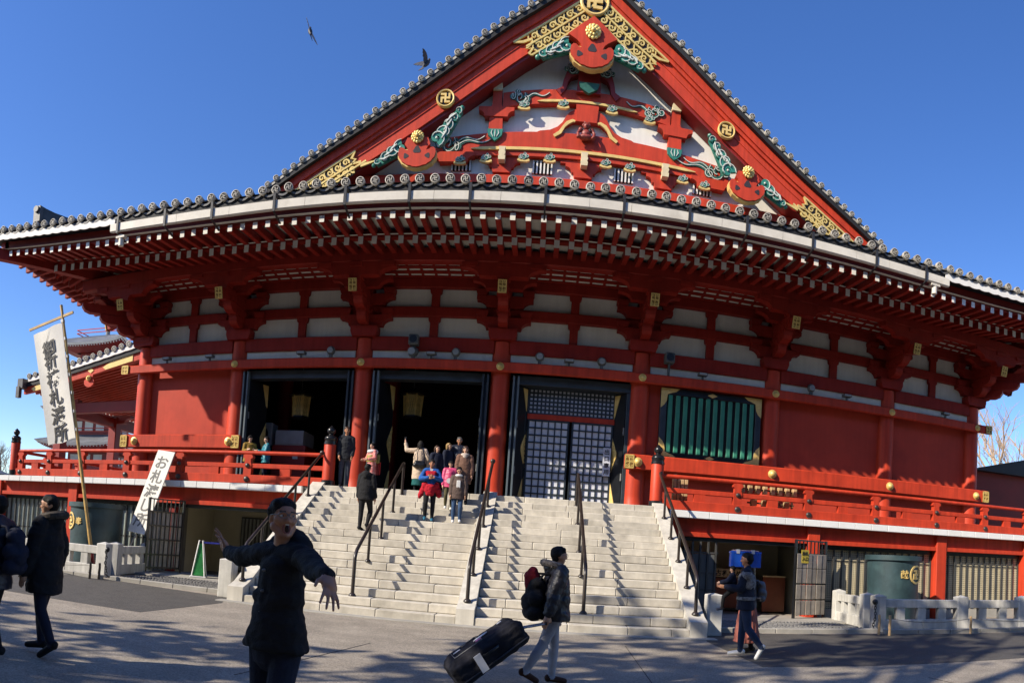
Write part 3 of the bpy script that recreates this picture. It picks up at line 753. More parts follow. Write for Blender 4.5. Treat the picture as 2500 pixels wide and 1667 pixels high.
frog = P(MB().prism([(-a, b) for a, b in leg[::-1]] + leg + [(1.15, 16.16), (.92, 16.30), (.74, 16.60), (.48, 16.78), (.3, 16.82), (-.3, 16.82), (-.48, 16.78), (-.74, 16.60), (-.92, 16.30), (-1.15, 16.16)], F(.22), 0, .20), 'frog_leg_strut', RED)
inner = [(1.10, 16.20), (.90, 16.34), (.78, 16.56), (.66, 16.70), (.48, 16.80), (.40, 16.78)]
for sx in (-1, 1): MB().ribbon([(sx * a, b) for a, b in inner], [.05, .06, .045, .06, .045, .03], F(.25), .20, .27).build('gold_line', GOLDP, frog)
OC = mat('carved red figure', (.30, .05, .035), .5, .35, 14, .3, 40)
mb = MB(); y = YW - .46
mb.ball((0, y, 16.36), .17, .13, .16).ball((0, y - .05, 16.60), .115, .11, .12).ball((0, y, 16.24), .26, .14, .10)
for sx in (-1, 1):
    mb.ball((sx * .20, y, 16.50), .08, .08, .09).cyl((sx * .2, y, 16.5), (sx * .29, y - .06, 16.34), .06, .05, 8).cyl((sx * .29, y - .06, 16.34), (sx * .26, y - .12, 16.20), .05, .05, 8).ball((sx * .26, y - .1, 16.18), .08, .08, .05)
    mb.cyl((sx * .06, y - .15, 16.66), (sx * .09, y - .15, 16.72), .02, .01, 6)
for k in range(9):
    a = PI * k / 8; mb.ball((.115 * math.cos(a), y - .03, 16.64 + .075 * math.sin(a)), .045, .045, .04, 7, 5)
mb.ball((0, y - .16, 16.58), .03, .04, .025, 7, 5)
mb.v = [(a * GS, b + .12, wz(c) - .21) for a, b, c in mb.v]
fg = mb.build('carved_figure', OC, frog, smooth=60); fg['label'] = 'small squatting carved red figure'
kpp = P(MB().prism([(-.36, 16.80), (.36, 16.80), (.40, 17.45), (-.40, 17.45)], F(.24), .02, .24), 'strut', RED)
# lower register: brackets with cream ends, barred vents between
cr = MB().prism([(-.11, 0), (.11, 0), (.12, .12), (.09, .16), (.12, .26), (.09, .31), (.12, .45), (-.12, .45), (-.09, .31), (-.12, .26), (-.09, .16), (-.12, .12)], lambda a, b, t: (a, -t, b), 0, .26).mesh('cream_block', CREAM)
lb_me = MB().prism([(a, b) for a, b in boat(.62, .30)], lambda a, b, t: (a, -t, b), 0, .17).prism([(-.3, -.18), (.3, -.18), (.34, .0), (-.34, .0)], lambda a, b, t: (a, -t, b), 0, .19).prism([(-.8, .30), (.8, .30), (.8, .46), (-.8, .46)], lambda a, b, t: (a, -t, b), 0, .15).mesh('gable_bracket', RED)
for x in (-2.85, 0.0, 2.85):
    g = put('gable_bracket', lb_me, hall, (x * GS, YW, wz(14.86))); put('cream_block', cr, g, (0, -.18, .12))
P(MB().box(-5.4, 5.4, YW - .12, YW, wz(15.30), wz(15.48)), 'gable_rail', RED)
leafm = MB(); leafm.prism(circ(0, 0, .15, 10, .09), lambda a, b, t: (a, -t, b), 0, .05, 0); curls(leafm, lambda a, b, t: (a, -t, b), 0, 0, .36, 1, 0); leafm.ribbon([(-.2, -.1), (-.1, -.14), (.1, -.14), (.2, -.1)], .035, lambda a, b, t: (a, -t, b), -.05, .05, 2)
lfm = leafm.mesh('carved_leaf', [TEAL, EDGW, GOLDP])
for x in (-4.3, -3.4, -2.1, -1.2, .75, 1.6, 3.5, 4.3): put('carved_leaf', lfm, hall, (x * GS, YW - .26, wz(15.25 - .012 * x * x)))
for x, z in ((-2.2, 17.22), (-.85, 17.36), (.85, 17.36), (2.2, 17.22)): put('carved_leaf', lfm, hall, (x * GS, YW - .26, wz(z) - .17))
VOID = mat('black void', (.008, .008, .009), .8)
for x in (-4.28, -1.43, 1.43, 4.28):
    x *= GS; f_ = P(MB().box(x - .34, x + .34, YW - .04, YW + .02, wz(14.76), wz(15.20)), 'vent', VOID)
    for k in range(6):
        xx = x - .31 + k * .124; MB().box(xx - .026, xx + .026, YW - .10, YW - .03, wz(14.76), wz(15.20)).build('vent_bar', WEND, f_)
# ---- gilded fittings on the bargeboards
def scrollband(mb, q, fn, o, w, s0, s1, sx, rr):
    """Openwork scrolls between two offsets of the verge: q(x, off) -> point."""
    x = s0; k = 0
    while x < s1:
        r = w * .40
        c = q(x, o)
        mb.ribbon(spiral(c[0], c[1], r, 1.25, rr.uniform(0, 6.28), rr.choice((-1, 1)), 14), [w * .10 * (1 - .5 * i / 14) for i in range(15)], fn, .03, .075)
        a = q(x + w * .42, o - w * .42); b = q(x + w * .62, o); c2 = q(x + w * .42, o + w * .42)
        mb.ribbon([a, b, c2], w * .075, fn, .03, .07)
        x += w * .86; k += 1
def vq(sx):
    def q(x, off):
        nx, nz = nrm(x); return (sx * max(x + nx * off, .002), vz(x) + nz * off)
    return q
GB = mat('black backing plate', (.02, .016, .012), .5)
fg0 = front(YG)
for sx in (-1, 1):
    q = vq(sx); rr = random.Random(11 + sx)
    # top wing: two bands meeting at the apex
    plate = [q(x, .64) for x in (.25, .8, 1.4, 2.0, 2.65, 3.05)] + [q(2.45, .92), q(2.62, .98), q(2.75, 1.22), q(2.5, 1.34), (sx * .86, vz(.86) - 2.02 + .35), (0, 19.55), (0, 20.4)]
    g = P(MB().prism([q(x, .645) for x in (.3, .9, 1.6, 2.3)] + [q(2.55, .95), q(2.6, 1.3)] + [q(x, 1.32) for x in (2.0, 1.3)] + [(sx * .02, 19.42), (sx * .02, 20.25)], fg0, .0, .03), 'gold_fitting', GB)
    mb = MB()
    for off in (.64, .985, 1.33):
        xs = [.75 + (3.0 if off == .64 else 2.55) * i / 12 - (.75 if off == .64 else .55) * 0 for i in range(13)]
        xs = [(.25 if off < .7 else .5 if off < 1 else .85) + ((3.0 if off < .7 else 2.75) - (.25 if off < .7 else .5 if off < 1 else .85)) * i / 12 for i in range(13)]
        mb.ribbon([q(x, off) for x in xs], .03, fg0, .03, .09)
    mb.ribbon([q(3.0, .64), q(2.75, .80), q(2.5, .86), q(2.55, .985)], [.02, .045, .04, .03], fg0, .03, .085)
    mb.ribbon([q(2.55, .985), q(2.78, 1.05), q(2.62, 1.15), q(2.8, 1.24), q(2.75, 1.33)], [.03, .04, .05, .045, .03], fg0, .03, .085)
    scrollband(mb, q, fg0, .81, .32, .75, 2.45, sx, rr); scrollband(mb, q, fg0, 1.155, .32, 1.05, 2.6, sx, rr)
    mb.build('gold_scroll', GOLD, g)
    # foot fitting
    g = P(MB().prism([q(x, .645) for x in (8.15, 9.2, 10.5)] + [q(10.5, 1.32), q(9.3, 1.32), q(8.35, 1.32), q(8.25, 1.0)], fg0, .0, .03), 'gold_fitting', GB)
    mb = MB()
    for off, xa in ((.64, 8.05), (.985, 8.3), (1.15, 7.9)): mb.ribbon([q(xa + (10.55 - xa) * i / 10, off) for i in range(11)], .03, fg0, .03, .09)
    mb.ribbon([q(8.05, .64), q(8.25, .80), q(8.15, .9), q(8.3, .985)], [.02, .05, .04, .03], fg0, .03, .085)
    mb.ribbon([q(8.3, .985), q(8.05, 1.08), q(8.1, 1.2), q(7.7, 1.33)], [.03, .05, .06, .02], fg0, .03, .085)
    scrollband(mb, q, fg0, .81, .32, 8.45, 10.4, sx, rr); scrollband(mb, q, fg0, 1.155, .32, 8.35, 10.4, sx, rr)
    mb.build('gold_scroll', GOLD, g)
    # round emblem
    def emblem(parent, cx, cz, R, name='gold_emblem'):
        mb = MB(); n = 28
        mb.lathe([(R, 0), (R, .08), (R * .93, .11), (R * .82, .10), (R * .80, .04)], c=(cx, YG - .03, cz), n=n, axis='Y', mi=0)
        mb.prism(circ(cx, cz, R * .81, n), front(YG - .03), 0, .045, 1)
        manji(mb, front(YG - .03), R * .52, R * .105, .04, .10, 0, cx, cz, 0)
        return mb.build(name, [GOLDP, GB], parent, smooth=40)
    emblem(hall, sx * 4.75, 16.46, .31)
emblem(hall, 0, 20.05, .50)
# ---- pendants
flower = MB()
fnf = lambda a, b, t: (a, -t, b)
for k in range(12):
    a = 2 * PI * k / 12; flower.ball((.15 * math.cos(a), -.05, .15 * math.sin(a)), .055, .05, .055, 7, 5)
for k in range(8):
    a = 2 * PI * k / 8 + .2; flower.ball((.09 * math.cos(a), -.09, .09 * math.sin(a)), .045, .05, .045, 7, 5)
flower.ball((0, -.13, 0), .06, .08, .06).prism(circ(0, 0, .14, 16), fnf, 0, .08)
flw = flower.mesh('gold_flower', GOLD, 60)
HOLE = mat('dark pierced hole', (.03, .022, .028), .7)
def heart(cx, cz, s, ang=0):
    q = []
    for k in range(3):
        a0 = ang + 2 * PI * k / 3 + PI / 2
        for j in range(-3, 4):
            a = a0 + j * .42; q.append((cx + s * (.62 * math.cos(a0) + .55 * math.cos(a)), cz + s * (.62 * math.sin(a0) + .55 * math.sin(a))))
    return q
def pendant(name, cx, cz, s, top, holes, rim_t=.18):
    """Turnip-shaped pendant: lobed lower body below a wider top."""
    low = [(-.86, .10), (-.74, .22), (-.60, .16), (-.56, .26)]      # curled shoulder on the left, mirrored on the right
    body = []
    sh = [(-.62, .30), (-.50, .18), (-.44, .02), (-.56, .04), (-.66, .14), (-.78, .16), (-.88, .06), (-.90, -.10), (-.86, -.30), (-.76, -.42), (-.70, -.52), (-.56, -.60), (-.46, -.68), (-.30, -.71), (-.18, -.76), (0, -.78)]
    left = [(cx + a * s, cz + b * s) for a, b in top + sh]
    right = [(cx - a * s, cz + b * s) for a, b in (top + sh)[::-1][1:]]
    out = left + right
    pd = P(MB().prism(out, fg0, -.02, .24), name, RED)
    cxm = cx; czm = cz - .25 * s
    lowr = [(cx + a * s, cz + b * s) for a, b in sh[5:]] ; lowr += [(2 * cx - a, b) for a, b in lowr[::-1][1:]]
    grow = [(czx + (czx - cxm) * .05, czz - .05 * s) for czx, czz in lowr]
    MB().prism(grow, fg0, -.03, .18).build('gold_rim', GOLDP, pd)
    for hx, hz, hs, an in holes: MB().prism(heart(cx + hx * s, cz + hz * s, hs * s, an), fg0, .235, .247).build('pierced_hole', HOLE, pd)
    return pd
HL = ((0, .02, .17, 0), (-.52, -.26, .12, .5), (.52, -.26, .12, -.5))
pd = pendant('gable_pendant', 0, 18.30, .80, [(0, 1.42), (-.5, 1.02), (-1.02, .55), (-.80, .42)], HL)
put('gold_flower', flw, pd, (0, YG - .24, 18.86), scale=(1.35, 1, 1.35))
pend = [pd]
for sx in (-1, 1):
    p2 = pendant('gable_pendant', sx * 5.56, 14.62, .70, [(0, .62), (-.5, .62)] if sx < 0 else [(0, .62), (-.5, .62)], HL)
    put('gold_flower', flw, p2, (sx * 5.56, YG - .24, 15.05), scale=(1.1, 1, 1.1)); pend.append(p2)
def wing(parent, p0, p1, w0, w1, sx, n=5):
    """Teal cloud scroll running from a pendant along the board, white edged."""
    mb = MB(); (x0, z0), (x1, z1) = p0, p1; L = math.hypot(x1 - x0, z1 - z0); ux, uz = (x1 - x0) / L, (z1 - z0) / L; vx, vz_ = -uz, ux
    pts = [(x0 + (x1 - x0) * i / 12, z0 + (z1 - z0) * i / 12) for i in range(13)]
    mb.ribbon(pts, [w0 + (w1 - w0) * i / 12 for i in range(13)], fg0, .02, .12, 0)
    for k in range(n + 1):
        t = (k + .2) / (n + .4); w = w0 + (w1 - w0) * t; cx, cz = x0 + (x1 - x0) * t, z0 + (z1 - z0) * t; side = 1 if k % 2 == 0 else -1
        c = (cx + vx * w * .22 * side, cz + vz_ * w * .22 * side); a0 = math.atan2(-uz, -ux)
        pp = spiral(c[0], c[1], w * .92, 1.15, a0 + side * .9, side, 16); m = len(pp)
        mb.ribbon(pp, [w * .40 * (1 - .55 * i / m) for i in range(m)], fg0, .10 + .012 * (k % 2), .19 + .012 * (k % 2), 0)
        mb.ribbon([(a + (a - c[0]) * .30, b + (b - c[1]) * .30) for a, b in pp[:10]], [w * (.02 + .05 * math.sin(PI * i / 9)) for i in range(10)], fg0, .17, .225, 1)
        mb.ball((c[0], YG - .20, c[1]), w * .16, .04, w * .16, 8, 6, 1)
    c = (x1 + ux * w1, z1 + uz * w1)
    mb.ball((c[0], YG - .12, c[1]), w1 * .7, .08, w1 * .7, 10, 7, 0)
    for k in range(3):
        o = (k - 1) * .4
        mb.ribbon([(x0 + vx * w0 * o + ux * L * (.1 + .2 * k), z0 + vz_ * w0 * o + uz * L * (.1 + .2 * k)), (x0 + vx * w0 * o * .8 + ux * L * (.3 + .2 * k), z0 + vz_ * w0 * o * .8 + uz * L * (.3 + .2 * k)), (x0 + ux * L * (.45 + .2 * k), z0 + uz * L * (.45 + .2 * k))], [.01, .025, .01], fg0, .2, .25, 1)
    mb.build('carved_wing', [TEAL, EDGW], parent)
for sx in (-1, 1):
    wing(pend[0], (sx * .82, 18.42), (sx * 1.66, 17.98), .26, .13, sx, 3)
    p2 = pend[1] if sx < 0 else pend[2]
    wing(p2, (sx * 4.92, 14.98), (sx * 4.22, 16.02), .26, .11, sx, 4)
    wing(p2, (sx * 6.12, 14.84), (sx * 6.95, 14.28), .24, .10, sx, 3)

# ================================================================== doors and window of the hall
def jamb(x0, x1):
    """Black door surround between two columns."""
    f = P(MB().box(x0, x1, -.12, .30, 6.98, 7.27, bev=.01), 'door_frame', BLKB)
    MB().box(x0, x0 + .14, -.12, .30, DECK, 6.97, bev=.01).build('door_post', BLKB, f)
    MB().box(x1 - .14, x1, -.12, .30, DECK, 6.97, bev=.01).build('door_post', BLKB, f)
    MB().box(x0, x1, -.14, .32, DECK - .01, DECK + .10, bev=.01).build('threshold', BLK, f)
    return f
def half_diamond(h, w):
    mb = MB().prism([(0, -h), (w, -h * .12), (w, h * .12), (0, h)], lambda a, b, t: (a, -t, b), 0, .02, 0)
    rr = random.Random(2)
    for k in range(-3, 4):
        mb.ribbon(spiral(w * .38 * (1 - abs(k) / 4.5), k * h / 4.2, w * .20, 1.1, rr.uniform(0, 6), 1, 8), w * .05, lambda a, b, t: (a, -t, b), .02, .032, 1)
    return mb.mesh('gold_plate', [GOLDP, GOLD])
hd = half_diamond(.62, .26)
tri = MB().prism([(0, 0), (.30, 0), (.06, -.75), (0, -.8)], lambda a, b, t: (a, -t, b), 0, .02).mesh('gold_plate', GOLDP)
trib = MB().prism([(0, 0), (.30, 0), (.06, .75), (0, .8)], lambda a, b, t: (a, -t, b), 0, .02).mesh('gold_plate', GOLDP)
def leaf(f, hx, side, ang, w=1.0):
    """Door leaf hinged at hx; side +1 = left jamb. Closed it would run towards the middle; ang swings it into the hall."""
    d = Vector((side * math.cos(ang), math.sin(ang), 0)); n = Vector((side * math.sin(ang), -math.cos(ang), 0))
    o = bpy.data.objects.new('door_leaf', MB().box(0, w, -.035, .035, DECK + .1, 6.95, bev=.008).mesh('door_leaf', BLK)); COL.objects.link(o); o.parent = f
    o.location = (hx, -.05, 0); rz = math.atan2(d.y, d.x); o.rotation_euler = (0, 0, rz)
    flip = 1 if side > 0 else -1
    for me_, z in ((hd, 4.95), (tri, 6.93), (trib, DECK + .12)):
        g = put('gold_plate', me_, o, (w - .005, -.036 * flip, z)); g.scale = (-1, flip, 1)
    for z in (4.2, 5.7): MB().cyl((0, -.05 * flip, z - .12), (0, -.05 * flip, z + .12), .03, n=8).build('hinge', GREYM, o)
for x0, x1 in ((CX[1] + .30, CX[2] - .30), (CX[2] + .42, CX[3] - .38)):
    f = jamb(x0, x1); leaf(f, x0 + .14, 1, 1.22, .95); leaf(f, x1 - .14, -1, 1.48, .95)
    for dx in (.05, .20):
        MB().box(x0 - .08 + dx, x0 - .02 + dx, -.30, -.125, DECK + .02, 7.22, bev=.006).build('folded_leaf_edge', mat('blue grey door edge', (.12, .15, .17), .45), f)
        MB().box(x1 + .02 - dx, x1 + .08 - dx, -.30, -.125, DECK + .02, 7.22, bev=.006).build('folded_leaf_edge', BLKB, f)
# the lattice door bay
x0, x1 = CX[3] + .46, CX[4] - .28
f = jamb(x0, x1)
leaf(f, x0 + .14, 1, .95, .55); leaf(f, x1 - .14, -1, .95, .55)
for dx in (.05, .20): MB().box(x0 - .08 + dx, x0 - .02 + dx, -.30, -.125, DECK + .02, 7.22, bev=.006).build('folded_leaf_edge', mat('blue grey door edge', (.12, .15, .17)), f)
sx0, sx1, YS_ = -1.30, 1.52, .36
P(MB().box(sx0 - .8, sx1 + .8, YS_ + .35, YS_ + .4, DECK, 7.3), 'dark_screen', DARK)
P(MB().box(sx0 - .05, sx1 + .05, YS_ - .05, YS_ + .05, 5.97, 6.14), 'transom_rail', RED)
P(MB().box(sx0 - .45, sx0 - .03, YS_ - .05, YS_ + .05, DECK, 7.0), 'screen_post', BLK); P(MB().box(sx1 + .03, sx1 + .45, YS_ - .05, YS_ + .05, DECK, 7.0), 'screen_post', BLK)
PAP = mat('white paper pane', (.78, .79, .84), .7, .05, 1.5)
def lattice(par, xa, xb, za, zb, nx, nz, bw, fr):
    cw, ch = (xb - xa) / nx, (zb - za) / nz
    me_ = MB().box(-cw / 2 + .004, cw / 2 - .004, 0, .012, -ch / 2 + .004, ch / 2 - .004).mesh('pane', PAP)
    for i in range(nx):
        for j in range(nz): put('pane', me_, par, (xa + cw * (i + .5), YS_ + .01, za + ch * (j + .5)))
    vb = MB().box(-bw, bw, -.03, .008, za, zb).mesh('lattice_bar', BLKB); hb = MB().box(xa, xb, -.025, .006, -bw, bw).mesh('lattice_bar', BLKB)
    for i in range(nx + 1): put('lattice_bar', vb, par, (xa + cw * i, YS_ - .0, 0))
    for j in range(nz + 1): put('lattice_bar', hb, par, (0, YS_ - .002, za + ch * j))
    if fr: MB().box(xa - fr, xa, YS_ - .04, YS_ + .03, za - fr, zb + fr).box(xb, xb + fr, YS_ - .04, YS_ + .03, za - fr, zb + fr).box(xa, xb, YS_ - .038, YS_ + .028, za - fr, za).box(xa, xb, YS_ - .038, YS_ + .028, zb, zb + fr).build('sash', BLKB, par)
tr = P(MB().box(sx0, sx1, YS_ + .03, YS_ + .06, 6.15, 7.0), 'transom_lattice', BLK); lattice(tr, sx0, sx1, 6.16, 6.98, 21, 6, .028, 0)
xm2 = (sx0 + sx1) / 2
for xa, xb in ((sx0, xm2 - .05), (xm2 + .05, sx1)):
    sh = P(MB().box(xa, xb, YS_ + .03, YS_ + .06, DECK + .08, 5.95), 'lattice_door', BLK); lattice(sh, xa + .03, xb - .03, DECK + .16, 5.93, 6, 11, .022, .035)
# wall under and behind the green barred window
P(MB().box(CX[4] + .1, CX[5] - .1, -.02, .25, DECK, 7.4), 'wall_panel', REDW)
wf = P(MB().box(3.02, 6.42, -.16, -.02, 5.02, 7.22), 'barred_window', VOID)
MB().box(2.98, 6.46, -.24, -.02, 7.04, 7.24, bev=.01).build('window_frame', BLK, wf); MB().box(2.98, 6.46, -.24, -.02, 4.94, 5.12, bev=.01).build('window_frame', BLK, wf)
MB().box(2.98, 3.18, -.24, -.02, 5.12, 7.04, bev=.01).build('window_frame', BLKB, wf); MB().box(6.26, 6.46, -.24, -.02, 5.12, 7.04, bev=.01).build('window_frame', BLKB, wf)
gb = MB().box(-.075, .075, -.22, -.165, 5.12, 7.04, bev=.02).mesh('green_bar', GRN)
for k in range(12): put('green_bar', gb, wf, (3.31 + k * .257, 0, 0))
def corner(sx, sz, h=.0):
    mb = MB(); fn = front(-.245)
    mb.prism([(0, 0), (.62 * sx, 0), (.5 * sx, .10 * sz), (.36 * sx, .14 * sz), (.22 * sx, .20 * sz), (.19 * sx, .42 * sz), (.12 * sx, .55 * sz), (0, .66 * sz)], fn, 0, .015, 0)
    for k in range(4): mb.ribbon(spiral(sx * (.1 + .12 * k * (k < 3)), sz * (.08 if k < 3 else .3), .04, 1.1, k, 1, 8), .01, fn, .015, .024, 1)
    return mb
for cx_, cz_, sx, sz in ((2.98, 7.24, 1, -1), (6.46, 7.24, -1, -1), (2.98, 4.94, 1, 1), (6.46, 4.94, -1, 1)):
    mb = corner(sx, sz); mb.v = [(a + cx_, b, c + cz_) for a, b, c in mb.v]; mb.build('gold_corner', [GOLDP, GOLD], wf)
for z in (7.14, 5.03): MB().prism([(4.55, z), (4.72, z + .07), (4.89, z), (4.72, z - .07)], front(-.245), 0, .02).build('gold_diamond', GOLDP, wf)
# light fittings standing on the long beam
LAMP = mat('grey lamp housing', (.10, .11, .11), .45, .2, 6); GLS = mat('dull lamp glass', (.32, .34, .34), .2)
WS = 'on the long beam above '
def floodlight(x, label, kind):
    t = thing('floodlight', label, 'lamp', (x, -.40, 7.60), group='lamps along the beam above the doors')
    if kind == 0:
        MB().box(-.05, .05, -.05, .05, 0, .10).build('stand', LAMP, t); MB().ball((0, 0, .24), .15, .12, .15, 12, 8).build('housing', LAMP, t, smooth=60)
        MB().prism(circ(0, .23, .10, 14), front(-.115), 0, .012).build('lens', GLS, t)
    else:
        MB().box(-.03, .03, -.03, .03, 0, .12).build('stand', LAMP, t); MB().box(-.16, .16, -.12, .10, .12, .22, bev=.02).build('housing', LAMP, t); MB().box(-.13, .13, -.135, -.12, .13, .21).build('lens', GLS, t)
for x, nm, kd in ((-14.3, 'small grey box lamp on the beam above the left red wall panel', 1), (-12.5, 'box lamp on the beam just left of the first doorway', 1), (-9.0, 'grey box lamp above the middle of the leftmost open doorway', 1), (-7.95, 'round lamp above the right side of the leftmost doorway', 0),
                  (-4.55, 'box lamp above the middle of the second open doorway', 1), (-3.75, 'round lamp above the right side of the second doorway', 0), (-1.05, 'round lamp above the left of the lattice doors', 0), (-.1, 'box lamp above the middle of the lattice doors', 1), (.95, 'round tilted lamp above the right of the lattice doors', 0),
                  (4.3, 'box lamp on the beam above the green barred window', 1), (8.2, 'round lamp on the beam right of the green window', 0), (9.6, 'box lamp on the beam above the wide red panel', 1), (13.9, 'box lamp on the beam near the right corner', 1)):
    floodlight(x, nm, kd)
def loudspeaker(x, z, label):
    t = thing('loudspeaker', label, 'loudspeaker', (x, -.46, z))
    MB().box(-.16, .16, -.12, .20, 0, .34, bev=.03).build('cabinet', LAMP, t); MB().cyl((0, -.12, .17), (0, -.15, .17), .11, .125, 14).build('horn', BLK, t, smooth=40)
    MB().box(-.03, .03, .0, .18, -.42, 0).build('bracket', LAMP, t)
loudspeaker(-5.15, 8.02, 'dark box loudspeaker above a round lamp over the second doorway'); loudspeaker(3.15, 8.0, 'dark box loudspeaker above the left end of the green window')
t = thing('floodlight', 'large round lamp under the dark loudspeaker', 'lamp', (-5.15, -.40, 7.60), group='lamps along the beam above the doors')
MB().box(-.05, .05, -.05, .05, 0, .08).build('stand', LAMP, t); MB().ball((0, 0, .22), .18, .14, .17, 12, 8).build('housing', LAMP, t, smooth=60); MB().prism(circ(-.04, .21, .12, 14), front(-.14), 0, .012).build('lens', GLS, t)
# lanterns in the dark doorways
def lantern(x, y, z, label):
    t = thing('hanging_lantern', label, 'lantern', (x, y, z), group='gilt lanterns inside the doorways')
    MB().lathe([(.50, .42), (.46, .47), (.22, .58), (.06, .66)], n=6, mi=0).build('roof', BLK, t)
    MB().cyl((0, 0, .66), (0, 0, 10.45 - z), .012, n=6).build('rod', GREYM, t)
    MB().lathe([(.26, -.42), (.34, -.38), (.34, -.34), (.30, -.32)], n=6).build('base', BLK, t)
    MB().lathe([(.27, -.32), (.33, .40)], n=6).build('body', mat('dim amber lantern paper', (.45, .33, .12), .6), t)
    for k in range(6):
        a = 2 * PI * k / 6; MB().cyl((.30 * math.cos(a), .30 * math.sin(a), -.34), (.35 * math.cos(a), .35 * math.sin(a), .42), .025, n=6).build('corner_bar', GOLD, t)
        mb = MB(); am = a + PI / 6; c = math.cos(PI / 6)
        for j in range(-3, 4):
            for s in (-1, 1):
                p = []
                for zz in (-.30, .38):
                    r = (.275 + .055 * (zz + .32) / .72) * c + .012; u = (j * .07 + s * .05 * (1 if zz > 0 else -1)); u = max(-.13, min(.13, u))
                    p.append((r * math.cos(am) - u * math.sin(am), r * math.sin(am) + u * math.cos(am), zz))
                mb.bar(p[0], p[1], .012, .008)
        mb.build('gilt_lattice', GOLD, t)
lantern(-9.62, 1.6, 6.30, 'gilt hanging lantern in the leftmost open doorway'); lantern(-5.42, 1.6, 6.42, 'gilt hanging lantern in the second open doorway')
# counter and air conditioner seen inside the left doorway
t = thing('counter', 'dark red counter box inside the leftmost doorway', 'counter', (-10.0, 1.4, DECK))
MB().box(-.55, .75, 0, 1.2, 0, 1.75).build('body', REDD, t); MB().box(-.45, .65, -.02, -.001, 1.8, 2.25).box(-.45, .65, .0, 1.2, 1.76, 2.3).build('top_panel', mat('dull white panel', (.35, .33, .32), .6), t)
MB().box(.28, .48, -.012, -.002, 1.25, 1.50).build('notice', mat('paper', (.6, .6, .58), .7), t)
t = thing('air_conditioner', 'grey outdoor air conditioner box beside the counter', 'machine', (-11.0, 1.5, DECK + 1.75))
MB().box(-.45, .35, 0, .6, .0, .85, bev=.03).build('case', mat('dull white case', (.30, .30, .29), .5), t); MB().cyl((-.1, -.005, .42), (-.1, -.02, .42), .30, n=20).build('fan_grille', BLK, t)
MB().box(-.45, .35, .05, .55, -1.75, -.001).build('plinth', DARK, t)

# ================================================================== basement storey under the deck
PX = [-16.65, -12.45, -7.7, 3.05, 7.66, 12.5, 16.55]
for x in (-20.6, -16.65, 7.66, 12.5, 16.55, 20.6): P(MB().box(x - .21, x + .21, -2.47, -2.0, 0, 2.88, bev=.02), 'base_post', RED)
for x in (-12.45, -7.75, 3.1): P(MB().box(x - .12, x + .12, -2.3, -2.0, 0, 2.5, bev=.01), 'base_post', REDD)
for x0, x1 in ((-20.4, -7.2), (2.6, 20.4)):
    P(MB().box(x0, x1, -2.34, -2.0, 2.46, 2.88), 'deck_beam', RED); P(MB().box(x0, x1, -2.43, -2.05, 2.33, 2.47, bev=.01), 'deck_beam', RED)
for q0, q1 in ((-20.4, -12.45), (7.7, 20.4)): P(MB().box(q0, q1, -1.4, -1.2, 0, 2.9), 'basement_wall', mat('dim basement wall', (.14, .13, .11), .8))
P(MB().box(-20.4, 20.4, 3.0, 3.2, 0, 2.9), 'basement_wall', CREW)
for xa, xb in ((-12.5, -7.5), (3.0, 7.75)):      # the two open entrances
    P(MB().box(xa - .15, xa, -2.0, 3, 0, 2.9), 'entrance_wall', CREW); P(MB().box(xb, xb + .15, -2.0, 3, 0, 2.9), 'entrance_wall', CREW)
    P(MB().box(xa, xb, .9, 1.1, 0, 2.9), 'entrance_wall', CREW); P(MB().box(xa, xb, -2.0, 3, 2.55, 2.6), 'entrance_ceiling', CREW)
    P(MB().box(xa, xb, -2.35, -2.0, 2.22, 2.33), 'shutter_box', BLK)
GRL = mat('dark grey grille iron', (.06, .06, .057), .45, .15, 4)
SCR = mat('pierced cream screen', (.55, .48, .32), .7, .06, 2)
nt = SCR.node_tree; b_ = nt.nodes['Principled BSDF']; src = b_.inputs['Base Color'].links[0].from_socket
br_ = nt.nodes.new('ShaderNodeTexBrick'); br_.offset = 0; br_.inputs['Scale'].default_value = 1; br_.inputs['Brick Width'].default_value = .07; br_.inputs['Row Height'].default_value = .07; br_.inputs['Mortar Size'].default_value = .021
br_.inputs['Color1'].default_value = (.02, .018, .014, 1); br_.inputs['Color2'].default_value = (.03, .026, .02, 1)
mp = nt.nodes.new('ShaderNodeMapping'); mp.inputs['Rotation'].default_value = (PI / 2, 0, 0); geo = [n for n in nt.nodes if n.type == 'NEW_GEOMETRY'][0]
nt.links.new(geo.outputs['Position'], mp.inputs[0]); nt.links.new(mp.outputs[0], br_.inputs[0]); nt.links.new(src, br_.inputs['Mortar']); nt.links.new(br_.outputs[0], b_.inputs['Base Color'])
GLZ = mat('greenish curtained glass', (.36, .42, .38), .35, .25, 1.2)
def grille(x0, x1, mback, sp, fancy):
    g = P(MB().box(x0, x1, -2.09, -1.9, .31, 2.33), 'window_grille', mback)
    MB().box(x0, x1, -2.20, -2.092, 2.20, 2.325).build('grille_rail', BLK, g)
    n = int((x1 - x0) / sp); me_ = MB().box(-.024, .024, -2.155, -2.11, .30, 2.195).mesh('grille_bar', GRL)
    for i in range(n + 1): put('grille_bar', me_, g, (x0 + (x1 - x0) * i / n, 0, 0))
    for z in ((1.85, .55) if fancy else (1.1,)): MB().box(x0, x1, -2.108, -2.092, z - .02, z + .02).build('grille_rail', GRL, g)
    MB().box(x0, x1, -2.2, -1.9, 0, .30).build('sill', CONC, g)
grille(-20.3, -16.9, GLZ, .24, 0); grille(-16.4, -12.65, GLZ, .24, 0); grille(7.95, 12.25, SCR, .27, 1); grille(12.75, 16.3, SCR, .27, 1); grille(16.8, 20.2, SCR, .27, 1)
